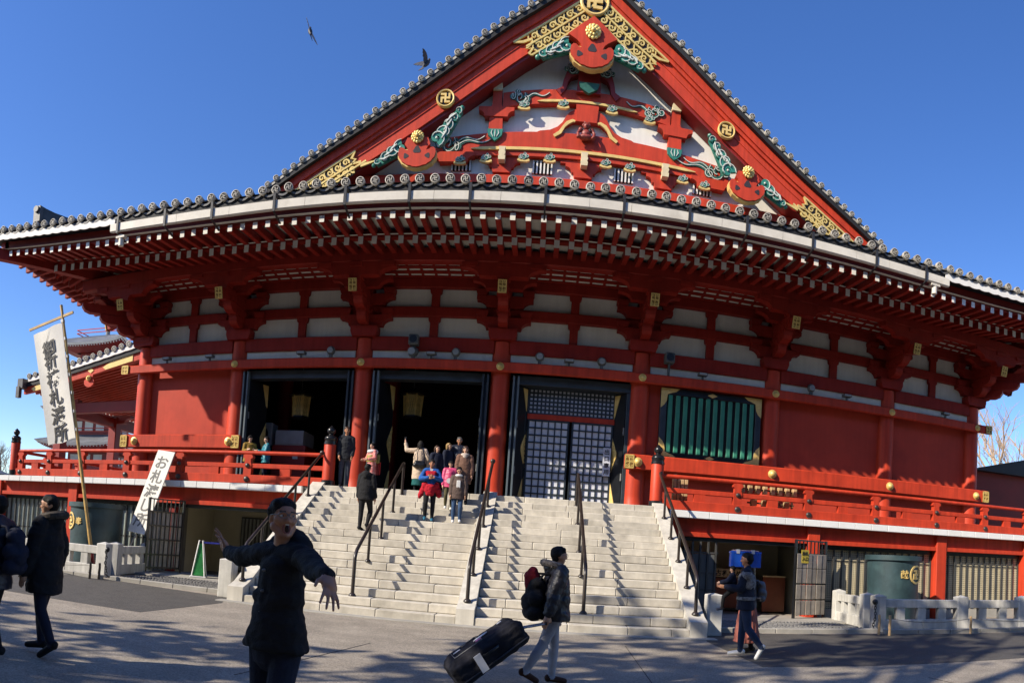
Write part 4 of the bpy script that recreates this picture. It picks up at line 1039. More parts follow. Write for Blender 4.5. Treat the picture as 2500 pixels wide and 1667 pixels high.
# doors and louvres at the back of the entrances
for xx in (-10.7, -8.7, 3.9):
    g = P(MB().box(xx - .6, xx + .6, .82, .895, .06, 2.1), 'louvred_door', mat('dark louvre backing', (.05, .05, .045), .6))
    me_ = MB().box(-.03, .03, .77, .82, .15, 2.05).mesh('louvre_bar', mat('grey green louvre', (.22, .23, .20), .5))
    for k in range(8): put('louvre_bar', me_, g, (xx - .52 + k * .149, 0, 0))
# ================================================================== stone staircase
NS, RIS = 17, DECK / 17
Y0s, Y1s = -8.03, -2.60
TRD = (Y1s - Y0s) / NS
st = thing('stone_staircase', 'wide double flight of pale granite steps up to the temple doors', 'staircase')
XL, XM, XR, FW = -7.268, -2.176, 2.656, .19
bme = MB().box(0, 1, 0, TRD + .12, 0, RIS - .005, bev=.014).mesh('step_stone', STONE)
MB().prism([(Y0s + .1, 0)] + [(Y0s + .1 + TRD * i, RIS * (i + (0 if j == 0 else 1)) - .02) for i in range(NS) for j in (0, 1)] + [(Y1s, DECK - .03), (Y1s, 0)], lambda a, b, t: (t, a, b), XL + .1, XR - .1).build('stair_core', mat('stair core', (.12, .11, .10), .9), st)
rs = random.Random(21)
for xa, xb in ((XL + FW, XM - FW), (XM + FW, XR - FW)):
    for i in range(NS):
        cuts = [xa + .004]; x = xa + rs.uniform(.45, 1.15)
        while x < xb - .35: cuts.append(x); x += rs.choice((.92, .95, 1.22, 1.25))
        cuts.append(xb - .004)
        for a, b in zip(cuts, cuts[1:]):
            o = put('step_stone', bme, st, (a + .003, Y0s + TRD * i + rs.uniform(-.006, .006), RIS * i + rs.uniform(-.002, .001)), scale=(b - a - .006, 1, 1))
ql = [(Y0s - .02, 0), (Y0s - .02, .34), (Y0s + .30, .44), (Y1s - .12, DECK + .10), (Y1s + .10, DECK + .10), (Y1s + .10, 0)]
for x in (XL, XM, XR): MB().prism(ql, lambda a, b, t: (t, a, b), x - FW, x + FW).build('side_kerb', STONEF, st)
MB().box(XL - .35, XR + .35, Y0s - .28, Y0s + .02, -.05, .025, bev=.01).build('footing', CONC, st)
def flz(y): return .44 + (DECK + .10 - .44) * (y - Y0s - .30) / (Y1s - .12 - Y0s - .30)
def stz(y): return max(0, min(NS, math.floor((y - Y0s) / TRD) + 1)) * RIS
def handrail(x, on_kerb, label):
    t = thing('handrail', label, 'handrail', (x, 0, 0), group='dark tube handrails on the stone stairs')
    r = .041; h = .80
    yb = Y0s + (.34 if on_kerb else .42); yt = -2.62 if on_kerb else -2.95
    lin = lambda y: .44 + (DECK + .10 - .44) * (y - Y0s - .30) / (Y1s - .12 - Y0s - .30)
    if on_kerb: pts = [(0, yb, flz(yb)), (0, yb, flz(yb) + h - .12), (0, yb + .04, flz(yb) + h - .03), (0, yb + .12, flz(yb + .12) + h), (0, yt - .1, lin(yt - .1) + h), (0, yt, lin(yt) + h + .03)]
    else: pts = [(0, yb, stz(yb)), (0, yb, lin(yb) + h - .12), (0, yb + .04, lin(yb) + h - .03), (0, yb + .12, lin(yb + .12) + h), (0, yt - .12, lin(yt - .12) + h), (0, yt - .03, lin(yt) + h - .03), (0, yt, lin(yt) + h - .14), (0, yt, stz(yt))]
    MB().tube(pts, r, 10).build('rail', IRON, t, smooth=50)
    ys = [yb + .95, yb + 2.0, yb + 3.05, yb + 4.1] if on_kerb else [yb + 1.2, yb + 2.4, yb + 3.6]
    for y in ys:
        z0 = flz(y) if on_kerb else stz(y)
        MB().cyl((0, y, z0), (0, y, lin(y) + h - .02), .034, n=10).build('post', IRON, t, smooth=50)
        MB().lathe([(.075, 0), (.075, .02), (.05, .05), (.034, .06)], c=(0, y, z0), n=12).build('flange', IRON, t, smooth=50)
    MB().lathe([(.085, 0), (.085, .025), (.055, .06), (.041, .07)], c=(0, yb, pts[0][2]), n=12).build('flange', IRON, t, smooth=50)
    if on_kerb: MB().ball((0, yt + .02, lin(yt) + h + .03), .075, .03, .075).build('end_cap', IRON, t, smooth=60)
    else: MB().lathe([(.075, 0), (.075, .02), (.05, .05)], c=(0, yt, stz(yt)), n=12).build('flange', IRON, t, smooth=50)
handrail(XL, 1, 'handrail on the left side kerb of the stairs'); handrail(-4.68, 0, 'handrail in the middle of the left flight of steps')
handrail(XM, 1, 'handrail on the central kerb between the two flights'); handrail(.26, 0, 'handrail in the middle of the right flight of steps')
handrail(XR, 1, 'handrail on the right side kerb of the stairs')
for x, y, lab in ((-7.80, -7.35, 'square white stone post left of the stair foot'), (3.14, -7.35, 'square white stone post right of the stair foot')):
    o = MB().box(-.17, .17, -.17, .17, 0, .90, bev=.015).add([(-.155, -.155, .899), (.155, -.155, .899), (.155, .155, .899), (-.155, .155, .899), (0, 0, .935)], [(0, 1, 4), (1, 2, 4), (2, 3, 4), (3, 0, 4)]).build('stone_post', STONEW, loc=(x, y, 0)); tag(o, lab, 'post')
# ================================================================== balcony railings
RY_ = -2.45
pm = MB()
pm.prism([(-.13, 3.36), (.13, 3.36), (.13, 3.70), (.10, 3.76), (.10, 3.86), (.16, 3.90), (.16, 3.96), (.11, 4.0), (-.11, 4.0), (-.16, 3.96), (-.16, 3.90), (-.10, 3.86), (-.10, 3.76), (-.13, 3.70)], lambda a, b, t: (a, t, b), -.10, .10)
pmesh = pm.mesh('rail_post', RED); smesh = MB().box(-.17, .17, -.07, .07, 3.36, 3.58).mesh('short_strut', RED)
bolt = MB().lathe([(.075, 0), (.07, .03), (.045, .05), (.004, .06)], n=12, axis='Y').mesh('bolt_cap', BRASSB, 50)
def newel(t, x, y):
    n = MB().lathe([(.185, DECK), (.185, 4.42), (.18, 4.43)], c=(x, y, 0), n=24).build('newel', RED, t, smooth=40)
    MB().lathe([(.205, DECK), (.205, DECK + .17), (.187, DECK + .18)], c=(x, y, 0), n=24).build('newel_band', BLK, n, smooth=40)
    MB().lathe([(.20, 4.38), (.20, 4.44), (.185, 4.45), (.185, 4.53), (.195, 4.54), (.195, 4.58), (.18, 4.60), (.15, 4.64), (.08, 4.67), (.07, 4.70), (.11, 4.73), (.13, 4.79), (.12, 4.85), (.07, 4.90), (.03, 4.94), (.004, 4.97)], c=(x, y, 0), n=20).build('onion_finial', BLK, n, smooth=50)
def railing(x0, x1, posts, struts, label, nl, nr_):
    t = thing('balcony_railing', label, 'railing')
    MB().tube([(x0, RY_, 4.06), (x1, RY_, 4.06)], .062, 12).build('top_rail', RED, t, smooth=50)
    MB().box(x0, x1, RY_ - .075, RY_ + .075, 3.58, 3.72, bev=.012).build('middle_rail', RED, t)
    MB().box(x0, x1, RY_ - .11, RY_ + .11, 3.09, 3.36, bev=.012).build('bottom_rail', RED, t)
    for x in posts:
        put('rail_post', pmesh, t, (x, RY_, 0))
        put('bolt_cap', bolt, t, (x, RY_ - .10, 3.65)); put('bolt_cap', bolt, t, (x, RY_ - .11, 3.22), scale=(1.25, 1, 1.25))
    for x in struts: put('short_strut', smesh, t, (x, RY_, 0))
    if nl is not None: newel(t, nl, RY_)
    if nr_ is not None: newel(t, nr_, RY_)
    return t
tl = railing(-19.65, -7.15, [-19.35, -17.87, -16.31, -14.31, -12.18, -9.71], [-18.6, -17.0, -15.3, -13.2, -10.9, -8.45], 'red balcony railing with black finials left of the stairs', -19.75, -7.07)
MB().tube([(-19.75, RY_ + .1, 4.06), (-19.75, 8, 4.06)], .062, 10).build('top_rail', RED, tl, smooth=50); MB().box(-19.82, -19.68, RY_ + .1, 8, 3.58, 3.72).build('middle_rail', RED, tl); MB().box(-19.85, -19.65, RY_ + .1, 8, 3.09, 3.36).build('bottom_rail', RED, tl)
for y in (-.5, 1.6, 3.7, 5.8): put('rail_post', pmesh, tl, (-19.75, y, 0), (0, 0, PI / 2))
railing(2.72, 20.2, [5.07, 7.39, 9.79, 12.18, 14.33, 16.4, 18.4], [3.9, 6.2, 8.6, 11.0, 13.25, 15.4, 17.4], 'bright red balcony railing right of the stairs', 2.60, None)
# wooden racks hanging behind the right railing
def rack(x0, n, sp, z, h, label):
    t = thing('wooden_rack', label, 'rack', (x0, -2.15, 0))
    MB().bar((-.1, 0, z), (n * sp, 0, z), .05, .05).build('bar', mat('dark wood bar', (.10, .06, .035), .6), t)
    for k in range(n): MB().box(k * sp, k * sp + sp * .48, -.13, .06, z - h, z + h, bev=.008).build('peg', WOOD, t)
    for k in (0, n - 1): MB().box(k * sp + sp * .1, k * sp + sp * .3, .07, .15, DECK, z).build('leg', WOOD, t)
rack(5.25, 8, .245, 3.91, .125, 'row of pale wooden pegs behind the right railing, upper row')
rack(5.60, 4, .36, 3.50, .09, 'row of pale wooden pegs behind the right railing, lower row')
t = thing('wooden_rack', 'stack of upright pale wooden boards just right of the right newel post', 'rack', (3.15, -2.12, DECK))
for k in range(4): MB().box(k * .115, k * .115 + .095, -.12, .12, 0, 1.05 - .03 * k, bev=.008).build('board', WOOD, t)

# ================================================================== writing
def glyphs(txt, size, depth, bold=0.0):
    cu = bpy.data.curves.new('writing', 'FONT'); cu.body = txt; cu.size = size; cu.extrude = depth; cu.offset = bold
    cu.align_x = 'CENTER'; cu.align_y = 'CENTER'; cu.resolution_u = 3
    o = bpy.data.objects.new('writing', cu); COL.objects.link(o)
    dg = bpy.context.evaluated_depsgraph_get(); me = bpy.data.meshes.new_from_object(o.evaluated_get(dg))
    bpy.data.objects.remove(o); bpy.data.curves.remove(cu)
    # centre the inked outline on the origin, so that every sign sits where it is meant to
    if len(me.vertices):
        co = np.array([v.co[:] for v in me.vertices]); c = (co.min(0) + co.max(0)) / 2; me.transform(Matrix.Translation((-c[0], -c[1], 0)))
    return me
def column_text(parent, txt, size, pitch, top, m, x=0.0, y=-.01, bold=0.0, sx=1.0):
    for k, ch in enumerate(txt):
        me = glyphs(ch, size, .003, bold); me.materials.clear(); me.materials.append(m)
        o = put('character', me, parent, (x, y, top - pitch * k), (PI / 2, 0, 0)); o.scale = (sx, 1, 1)
INK = mat('black brush ink', (.012, .012, .012), .6)
INKG = mat('grey brush ink', (.16, .16, .15), .7)
# ================================================================== banner on a leaning bamboo pole
CLOTH = mat('white banner cloth', (.74, .72, .66), .85, .05, 1.5, .1, 12)
b0 = Vector((-12.93, -6.05, .92)); b1 = Vector((-14.78, -6.05, 8.14)); bd = (b1 - b0).normalized()
base = b0 - bd * (.92 / bd.z)
t = thing('banner', 'tall white cloth banner with black brush writing on a leaning bamboo pole', 'banner', base)
pts = [bd * s for s in [0, .9, 2.2, 3.6, 5.0, 6.4, 8.5]]
MB().tube([bd * (8.37 * i / 24) for i in range(25)], [.054 - .012 * i / 24 + (.005 if i % 3 == 0 else 0) for i in range(25)], 8).build('pole', BAMB, t, smooth=50)
MB().tube([bd * .0, bd * 1.15], .055, 8).build('pole_sleeve', REDD, t, smooth=50)
cdx = Vector((-.982, 0, -.19)); top = bd * 8.0
MB().bar(top - cdx * .42, top + cdx * 1.38, .05, .075).build('cross_bar', BAMB, t)
# cloth: hangs between the pole and a slack outer edge
L = 3.62; mb = MB(); nu, nv = 10, 22; vs = []
for j in range(nv + 1):
    for i in range(nu + 1):
        a = i / nu; s = j / nv
        p = top + cdx * (1.22 * a) - Vector((0, 0, .10)) - bd * (.12 + (L + .05) * s) * 1.0
        p = p + Vector((.16 * a * s, -.05 - .05 * math.sin(a * 5 + s * 2.3) * (1 - .5 * (1 - a)), 0)) + Vector((0, 0, .02 * math.sin(a * 9)))
        vs.append(p)
fs = [(j * (nu + 1) + i, (j + 1) * (nu + 1) + i, (j + 1) * (nu + 1) + i + 1, j * (nu + 1) + i + 1) for j in range(nv) for i in range(nu)]
n0 = len(vs); vs2 = [v + Vector((0, .008, 0)) for v in vs]
MB().add(vs + vs2, fs + [tuple(k + n0 for k in f_[::-1]) for f_ in fs]).build('cloth', CLOTH, t, smooth=60)
for k in range(7): MB().bar(top - bd * (.15 + k * .58) + cdx * -.03, top - bd * (.15 + k * .58) + cdx * .06, .10, .09).build('cloth_loop', CLOTH, t)
ang = math.atan2(bd.x, bd.z)
for k, ch in enumerate('御祈祷札渡所'):
    me = glyphs(ch, .58, .002, .011); me.materials.clear(); me.materials.append(INK)
    p = top + cdx * .62 - Vector((0, 0, .10)) - bd * (.58 + k * .585)
    mtx = Matrix.Rotation(ang * 1.0, 4, 'Y') @ Matrix.Rotation(PI / 2, 4, 'X')
    me.transform(Matrix.Translation(p + Vector((.08 * (k / 6), 0, 0))) @ mtx)
    for vv in me.vertices:                     # the ink follows the folds of the cloth
        r_ = vv.co - top; det = cdx.x * -bd.z + bd.x * cdx.z
        aa = (r_.x * -bd.z + bd.x * (r_.z + .10)) / det / 1.22; ss = ((cdx.x * (r_.z + .10) - cdx.z * r_.x) / det - .12) / (L + .05)
        aa = min(1, max(0, aa)); ss = min(1, max(0, ss)); vv.co.y = -.074 - .05 * math.sin(aa * 5 + ss * 2.3) * (1 - .5 * (1 - aa)) + (vv.co.y) * .4
    put('character', me, t)
# ================================================================== leaning sign board
sb0 = Vector((-12.97, -3.62, 1.26)); sb1 = Vector((-12.60, -2.72, 4.03)); ax = (sb1 - sb0).normalized(); wx = Vector((1, 0, 0)); wx = (wx - ax * wx.dot(ax)).normalized(); nrm_ = wx.cross(ax)
H_ = (sb1 - sb0).length
t = thing('sign_board', 'white signboard with grey brush writing leaning against the balcony', 'sign')
mtx = Matrix((wx, ax, nrm_)).transposed().to_4x4(); mtx.translation = sb0; t.matrix_world = mtx
MB().box(-.34, .34, 0, H_, -.04, 0, bev=.006).build('board', mat('white sign paint', (.72, .70, .63), .6, .05, 2), t)
foot = mtx.inverted() @ Vector((-13.34, -3.9, 0.0))
MB().tube([foot, (0, 0.02, -.05), (0, H_ * .9, -.075)], .028, 8).build('pole', mat('grey weathered wood', (.33, .30, .26), .7), t, smooth=50)
for k, ch in enumerate('お札渡し所'):
    me = glyphs(ch, .50, .002, .010); me.materials.clear(); me.materials.append(INKG)
    put('character', me, t, (0, H_ - .42 - k * .515, .003))
# ================================================================== exit notice
t = thing('exit_notice', 'narrow white notice with black writing on the lattice door', 'sign', (1.36, .22, 4.70))
MB().box(-.125, .125, -.008, .008, -.47, .47).build('board', mat('white notice plastic', (.70, .72, .78), .5), t)
column_text(t, '出口専用', .185, .222, .33, INK, y=-.012, bold=.003)
# ================================================================== bronze tanks
def tank(x, y, r, h, face, label):
    t = thing('rain_tank', label, 'tank', (x, y, 0), group='bronze water tanks beside the stairs')
    MB().lathe([(r * .86, .06), (r * .90, .35), (r * .97, h - .45), (r * .98, h - .16), (r * 1.06, h - .15), (r * 1.06, h), (r * .97, h), (r * .95, h - .08)], n=40).build('body', BRZ, t, smooth=35)
    MB().lathe([(r * .94, h - .30), (r * .95, h - .28)], n=32).build('water', mat('dark water', (.01, .015, .015), .1), t)
    MB().box(-r, r, -r * .8, r * .8, -.02, .08, bev=.02).build('plinth', STONEF, t)
    rr = r * .955
    def onface(a0):
        return lambda a, b, tt: ((rr + tt) * math.sin(a0 + a / rr), -(rr + tt) * math.cos(a0 + a / rr), b)
    fn = onface(face); mb = MB(); zc = 1.50
    ring = [(.26 * math.cos(i * PI / 12), zc + .26 * math.sin(i * PI / 12)) for i in range(25)]
    mb.ribbon(ring, .028, fn, -.02, .035)
    manji(mb, fn, .145, .030, -.02, .03, 0, 0, zc)
    mb.build('gold_emblem', GOLDP, t)
    for ch, da in (('献', -.47), ('奉', .47)):
        me = glyphs(ch, .26, .012, .005); me.materials.clear(); me.materials.append(GOLDP)
        a = face + da / rr
        o = put('character', me, t, ((rr + .01) * math.sin(a), -(rr + .01) * math.cos(a), zc)); o.rotation_euler = (PI / 2, 0, a)
tank(-14.50, -3.75, .90, 2.12, -.62, 'dark bronze tank with gold emblem behind the left stone fence')
tank(9.80, -3.75, .84, 2.06, .50, 'dark bronze tank with gold emblem behind the right stone fence')
# ================================================================== stone fences
pmesh2 = MB().box(-.165, .165, -.165, .165, 0, .93, bev=.012).add([(-.155, -.155, .929), (.155, -.155, .929), (.155, .155, .929), (-.155, .155, .929), (0, 0, .985)], [(0, 1, 4), (1, 2, 4), (2, 3, 4), (3, 0, 4)]).mesh('fence_post', STONEW)
def stone_fence(pts, label, nb=2):
    o0 = Vector((*pts[0], 0)); t = thing('stone_fence', label, 'fence', o0)
    for p in pts:
        d = Vector((*p, 0)) - o0; q = [i for i, z in enumerate(pts) if z == p][0]
        a = Vector((*pts[min(q + 1, len(pts) - 1)], 0)) - Vector((*pts[max(q - 1, 0)], 0))
        put('fence_post', pmesh2, t, d, (0, 0, math.atan2(a.y, a.x) if q > 0 else math.atan2(pts[1][1] - pts[0][1], pts[1][0] - pts[0][0])))
    for a, b in zip(pts, pts[1:]):
        a = Vector((*a, 0)) - o0; b = Vector((*b, 0)) - o0; d = (b - a); l = d.length; d.normalize()
        a2 = a + d * .155; b2 = b - d * .155; up = Vector((0, 0, 1)); m = Vector((0, 0, 0))
        MB().bar(a2 + up * .74, b2 + up * .74, .21, .22, bev=.012).build('top_rail', STONEW, t)
        k = max(1, round(l / 1.25))
        for j in range(k):
            p = a2.lerp(b2, j / k); q = a2.lerp(b2, (j + 1) / k)
            MB().bar(p + up * .17 + d * .003, q + up * .17 - d * .003, .27, .30, bev=.012).build('base_stone', STONEW, t)
        n = max(2, round(l / .62)) if l < 3.6 or True else 3
        for j in range(1, n):
            p = a.lerp(b, j / n)
            MB().obox(p + up * .475, d, Vector((-d.y, d.x, 0)), up, .115, .09, .155).build('baluster', STONEW, t)
    return t
stone_fence([(-12.10, -6.45), (-14.62, -6.52), (-17.2, -6.6), (-19.8, -6.7), (-22.4, -6.8)], 'white stone fence in front of the left basement windows')
stone_fence([(-12.32, -5.6), (-12.68, -3.35)], 'short white stone fence return beside the left iron gate')
stone_fence([(7.85, -6.35), (10.32, -6.62), (12.25, -6.98), (14.6, -7.4), (17.0, -7.85)], 'white stone fence in front of the right basement windows')
stone_fence([(7.98, -5.5), (8.22, -3.25)], 'short white stone fence return beside the right iron gate')
# chains hanging from the fence posts
CHN = mat('black iron chain', (.015, .015, .016), .4)
def chain(x, y, sgn, label):
    t = thing('chain', label, 'chain', (x, y, 0))
    MB().lathe([(.075, 0), (.075, .03), (.05, .05), (.03, .07)], c=(0, 0, .78), n=14, axis='Y').build('wall_plate', CHN, t, smooth=50)
    path = [Vector((0 + sgn * .06 * k / 9, -.08 + .03 * math.sin(k), .74 - .072 * k)) for k in range(10)] + [Vector((sgn * (.06 + .07 * (k + 1)), -.04 + .05 * math.sin(k * 1.3), .03)) for k in range(9)]
    for k, (a, b) in enumerate(zip(path, path[1:])):
        m = (a + b) / 2; d = (b - a).normalized(); s = d.orthogonal().normalized()
        if k % 2: s = d.cross(s)
        ring = [m + d * (.052 * math.cos(q * PI / 5)) + s * (.028 * math.sin(q * PI / 5)) for q in range(11)]
        MB().tube(ring, .011, 5, caps=False).build('link', CHN, t)
chain(-11.92, -6.55, 1, 'black iron chain hanging from the left fence post'); chain(7.66, -6.5, -1, 'black iron chain hanging from the right fence post')
# ================================================================== low stakes
for x, y, h, m, lab in ((-11.76, -7.50, .44, IRON, 'dark iron stake in front of the left fence post, nearer'), (-11.62, -7.28, .44, IRON, 'dark iron stake beside the left fence post, farther'),
                        (7.42, -7.18, .50, WOOD, 'bamboo stake in front of the right fence, left of a pair'), (7.62, -7.36, .50, WOOD, 'bamboo stake in front of the right fence, right of a pair'), (10.05, -7.45, .46, WOOD, 'single bamboo stake in front of the right stone fence')):
    o = MB().tube([(0, 0, 0), (.01, 0, h * .33), (.0, 0, h * .36), (.012, 0, h * .7), (.0, 0, h)], [.036, .035, .038, .034, .033], 10).build('stake', m, loc=(x, y, 0), smooth=40); tag(o, lab, 'stake')
def rope(pts, label):
    mb = MB(); q = []
    for a, b in zip(pts, pts[1:]):
        for i in range(10): s = i / 10; p = Vector(a).lerp(Vector(b), s); p.z -= .10 * math.sin(PI * s); q.append(p)
    o = MB().tube(q + [Vector(pts[-1])], .008, 5).build('rope', mat('grey rope', (.22, .20, .17), .8)); tag(o, label, 'rope')
rope([(7.62, -7.36, .42), (10.05, -7.45, .40), (13.5, -8.0, .40)], 'thin rope strung along the right fence between the stakes')
rope([(-11.76, -7.50, .38), (-14.5, -7.3, .34), (-17.5, -7.4, .34)], 'thin rope strung along the left fence from the iron stake')
# ================================================================== iron gates
PLY = mat('weathered plastic slat', (.34, .30, .25), .6, .15, 4, rand=.15)
def gate(hinge, free, label, plas, note):
    h = Vector((*hinge, 0)); f = Vector((*free, 0)); d = f - h; w = d.length
    t = thing('iron_gate', label, 'gate', h, math.atan2(d.y, d.x))
    z0, z1 = .14, 2.40
    for x in (0, w): MB().box(x - .035, x + .035, -.035, .035, z0 - .08, z1 + .03).build('frame_post', BLK, t)
    for z in (z0 + .06, .62, 1.10, 1.55, 2.0, z1): MB().box(.035, w - .035, -.02, .02, z - .022, z + .022).build('cross_bar', BLK, t)
    n = 8; me_ = MB().box(-.014, .014, -.03, .0, z0, z1).mesh('upright_bar', BLK)
    for k in range(1, n): put('upright_bar', me_, t, (w * k / n, 0, 0))
    side = -1
    if plas:
        sl = MB().box(-.098, .098, -.0, .02, 0, .435, bev=.008).mesh('slat', PLY)
        for j, z in enumerate((.16, .635, 1.115, 1.565)):
            for k in range(6): put('slat', sl, t, (w * (k + .5) / 6, .045 * plas + .012 * (k % 2) * plas, z))
    for (x, z, ww, hh, m, rows) in note:
        nb = MB().box(x - ww, x + ww, .07 * plas, .08 * plas if plas > 0 else .06 * plas, z - hh, z + hh).build('notice', m, t)
        for k, r_ in enumerate(rows):
            me = glyphs(r_, .13, .002, .003); me.materials.clear(); me.materials.append(INK)
            put('character', me, t, (x, (.084 if plas > 0 else -.084), z + hh * .45 - k * hh * .8), (PI / 2, 0, PI if plas > 0 else 0))
YEL = mat('yellow notice', (.75, .55, .06), .6)
gate((-11.92, -2.45), (-12.52, -3.62), 'black iron lattice gate swung open left of the left entrance', -1, [(.7, 1.75, .12, .16, YEL, ['参'])])
gate((8.00, -2.62), (6.82, -3.05), 'iron gate with weathered slats standing open at the right entrance', 1, [(.94, 1.92, .15, .20, YEL, ['納札', '入口'])])
# dark folded gate left of the right entrance, drop box inside
t = thing('folding_gate', 'dark folded lattice gate inside the right entrance beside the stairs', 'gate', (3.3, -2.35, .06))
for k in range(6): MB().box(k * .24, k * .24 + .05, -.04, .04, 0, 2.15).build('upright_bar', GRL, t)
for z in (.1, .7, 1.2, 1.8): MB().box(0, 1.3, -.02, .02, z, z + .05).build('cross_bar', GRL, t)
for k in range(5): MB().box(k * .24 + .06, k * .24 + .23, .0, .015, .15, 1.78).build('slat', mat('dark grey slat', (.10, .105, .10), .6), t)
t = thing('collection_box', 'brown collection box with a cream sign inside the right entrance', 'box', (5.75, .15, .06))
MB().box(-.75, .75, -.25, .45, .06, 1.05, bev=.02).build('body', mat('red brown panel', (.20, .05, .025), .45), t); MB().box(-.75, .75, -.22, .45, .0, .06).build('plinth', BLK, t)
sg = MB().box(-.72, .72, -.28, -.252, 1.08, 1.36).build('sign', CREAM, t)
for k, ch in enumerate('古札納め所'):
    me = glyphs(ch, .22, .002, .006); me.materials.clear(); me.materials.append(INK); put('character', me, sg, (-.48 + k * .24, -.284, 1.22), (PI / 2, 0, 0))
t = thing('notice_board', 'tall red brown panel at the right end of the right entrance', 'panel', (7.15, -.4, .06))
MB().box(-.4, .4, -.03, .03, 0, 1.15).build('panel', mat('red brown panel', (.20, .05, .025)), t); MB().box(-.42, .42, -.05, -.031, 1.15, 1.2).build('cap', CREAM, t)
# ================================================================== green cone sign
t = thing('cone_sign', 'tall green four-sided cone sign with white edges by the left entrance', 'cone sign', (-10.70, -3.35, .06), .35)
GC = mat('green sign panel', (.03, .25, .06), .45, .25, 5); WP = mat('white plastic', (.75, .75, .74), .4)
w0, w1, h = .20, .055, 1.14
c0 = [(-w0, -w0), (w0, -w0), (w0, w0), (-w0, w0)]; c1 = [(a * w1 / w0, b * w1 / w0) for a, b in c0]
for k in range(4):
    a, b = c0[k], c0[(k + 1) % 4]; c, d = c1[(k + 1) % 4], c1[k]
    MB().add([(*a, .06), (*b, .06), (*c, h - .1), (*d, h - .1)], [(0, 1, 2, 3)]).build('green_panel', GC, t)
    MB().bar((*a, .04), (*[x * .98 for x in d], h), .028, .028).build('white_edge', WP, t)
MB().box(-.25, .25, -.25, .25, 0, .045, bev=.01).build('base', WP, t); MB().box(-w1, w1, -w1, w1, h - .13, h - .02).build('cap', BLK, t)
MB().bar((w1, 0, h - .06), (.55, .2, h - .06), .05, .05).build('blue_bar', mat('blue plastic bar', (.01, .03, .5), .4), t)
# ================================================================== front porch seen past the left corner
kh = thing('porch_roof', 'front porch roof with white fascia, red bargeboard and golden fittings beyond the banner', 'porch')
def kz(x):               # underside height of the porch roof along its slope
    s = (-20 - x) / 8.5; return 10.42 - 1.72 * s + .28 * max(0, s - .35) ** 2 * 2
mb = MB(); xs = [-19.6 - i * .45 for i in range(21)]
vs = []
for x in xs: vs += [(x, 7.2, kz(x) - .02), (x, 25, kz(x) - .02), (x, 25, kz(x) + .75), (x, 7.2, kz(x) + .75)]
fs = [(4 * i + j, 4 * i + (j + 1) % 4, 4 * i + 4 + (j + 1) % 4, 4 * i + 4 + j) for i in range(20) for j in range(4)] + [(0, 1, 2, 3)[::-1], (80, 81, 82, 83)]
MB().add(vs, fs).build('roof', TILE, kh)
kv = lambda o0, o1: [(x, kz(x) + o0) for x in xs] + [(x, kz(x) + o1) for x in xs[::-1]]
MB().prism(kv(-.32, .06), front(7.2), 0, .22).build('bargeboard', RED, kh)
MB().prism(kv(.05, .30), front(7.2), 0, .30).build('tile_bed', TILEB, kh)
mb = MB(); n = 110
mb.ribbon([(-20.2 - 8.0 * i / n, kz(-20.2 - 8.0 * i / n) + .40) for i in range(n + 1)], [.09 + .02 * abs(math.sin(i * .35)) for i in range(n + 1)], front(7.2), .0, .36); mb.build('white_fascia', WEND, kh)
x = -20.3
while x > -28.4:
    put('verge_tile', tme, kh, (x, 6.8, kz(x) + .62), scale=(1.25, .6, 1.25)); x -= .46
MB().box(-28.75, -28.35, 6.55, 7.1, kz(-28.5) - .05, kz(-28.5) + .5).build('corner_tile', TILE, kh); MB().box(-28.8, -28.55, 6.5, 6.75, kz(-28.5) - .6, kz(-28.5) + .05).build('corner_tile', TILE, kh)
for xa, xb in ((-21.0, -22.9), (-26.6, -28.0)):
    MB().prism([(xa, kz(xa) - .30), (xa, kz(xa) + .04), (xb + .5, kz(xb + .5) + .04), (xb, kz(xb) - .12), (xb + .2, kz(xb + .2) - .30)], front(6.98), 0, .03).build('gold_fitting', GOLDP, kh)
MB().prism([(-23.9, kz(-23.7) - .08), (-23.7, kz(-23.7) + .06), (-23.5, kz(-23.7) - .08), (-23.7, kz(-23.7) - .22)], front(6.98), 0, .03).build('gold_diamond', GOLDP, kh)
zz = kz(-23.7) - .30
pq = MB().prism([(-23.98, zz), (-23.42, zz), (-23.5, zz - .2), (-23.36, zz - .34), (-23.38, zz - .52), (-23.54, zz - .66), (-23.7, zz - .70), (-23.86, zz - .66), (-24.02, zz - .52), (-24.04, zz - .34), (-23.9, zz - .2)], front(6.98), 0, .12).build('pendant', RED, kh)
put('gold_flower', flw, pq, (-23.7, 6.86, zz - .22), scale=(.8, 1, .8))
kr = MB().bar((-20.2, 0, kz(-20.2) - .1), (-28.45, 0, kz(-28.45) - .02), .13, .16).mesh('porch_rafter', RED)
ke = MB().box(-28.50, -28.46, -.065, .065, -.09, .07).mesh('rafter_end', WEND)
for k in range(30):
    y = 7.5 + k * .42
    r_ = put('porch_rafter', kr, kh, (0, y, -.10)); put('rafter_end', ke, r_, (0, 0, kz(-28.48)))
for y in (8.6, 14.0): 
    MB().box(-27.2, -26.6, y - .3, y + .3, 0, 8.3, bev=.04).build('porch_column', REDD, kh)
    MB().prism([(a - 26.9, 7.9 + b) for a, b in boat(1.3, .5)], lambda a, b, t_: (a, y + t_, b), -.2, .2).build('porch_bracket', REDD, kh)
MB().box(-27.1, -20, 8.4, 8.8, 7.6, 8.2, bev=.03).build('porch_beam', REDD, kh); MB().box(-27.1, -26.7, 7.6, 20, 7.6, 8.2, bev=.03).build('porch_beam', REDD, kh)
MB().box(-29, -20.3, 7.6, 24, 0, 2.9).build('porch_base', CONC, kh)
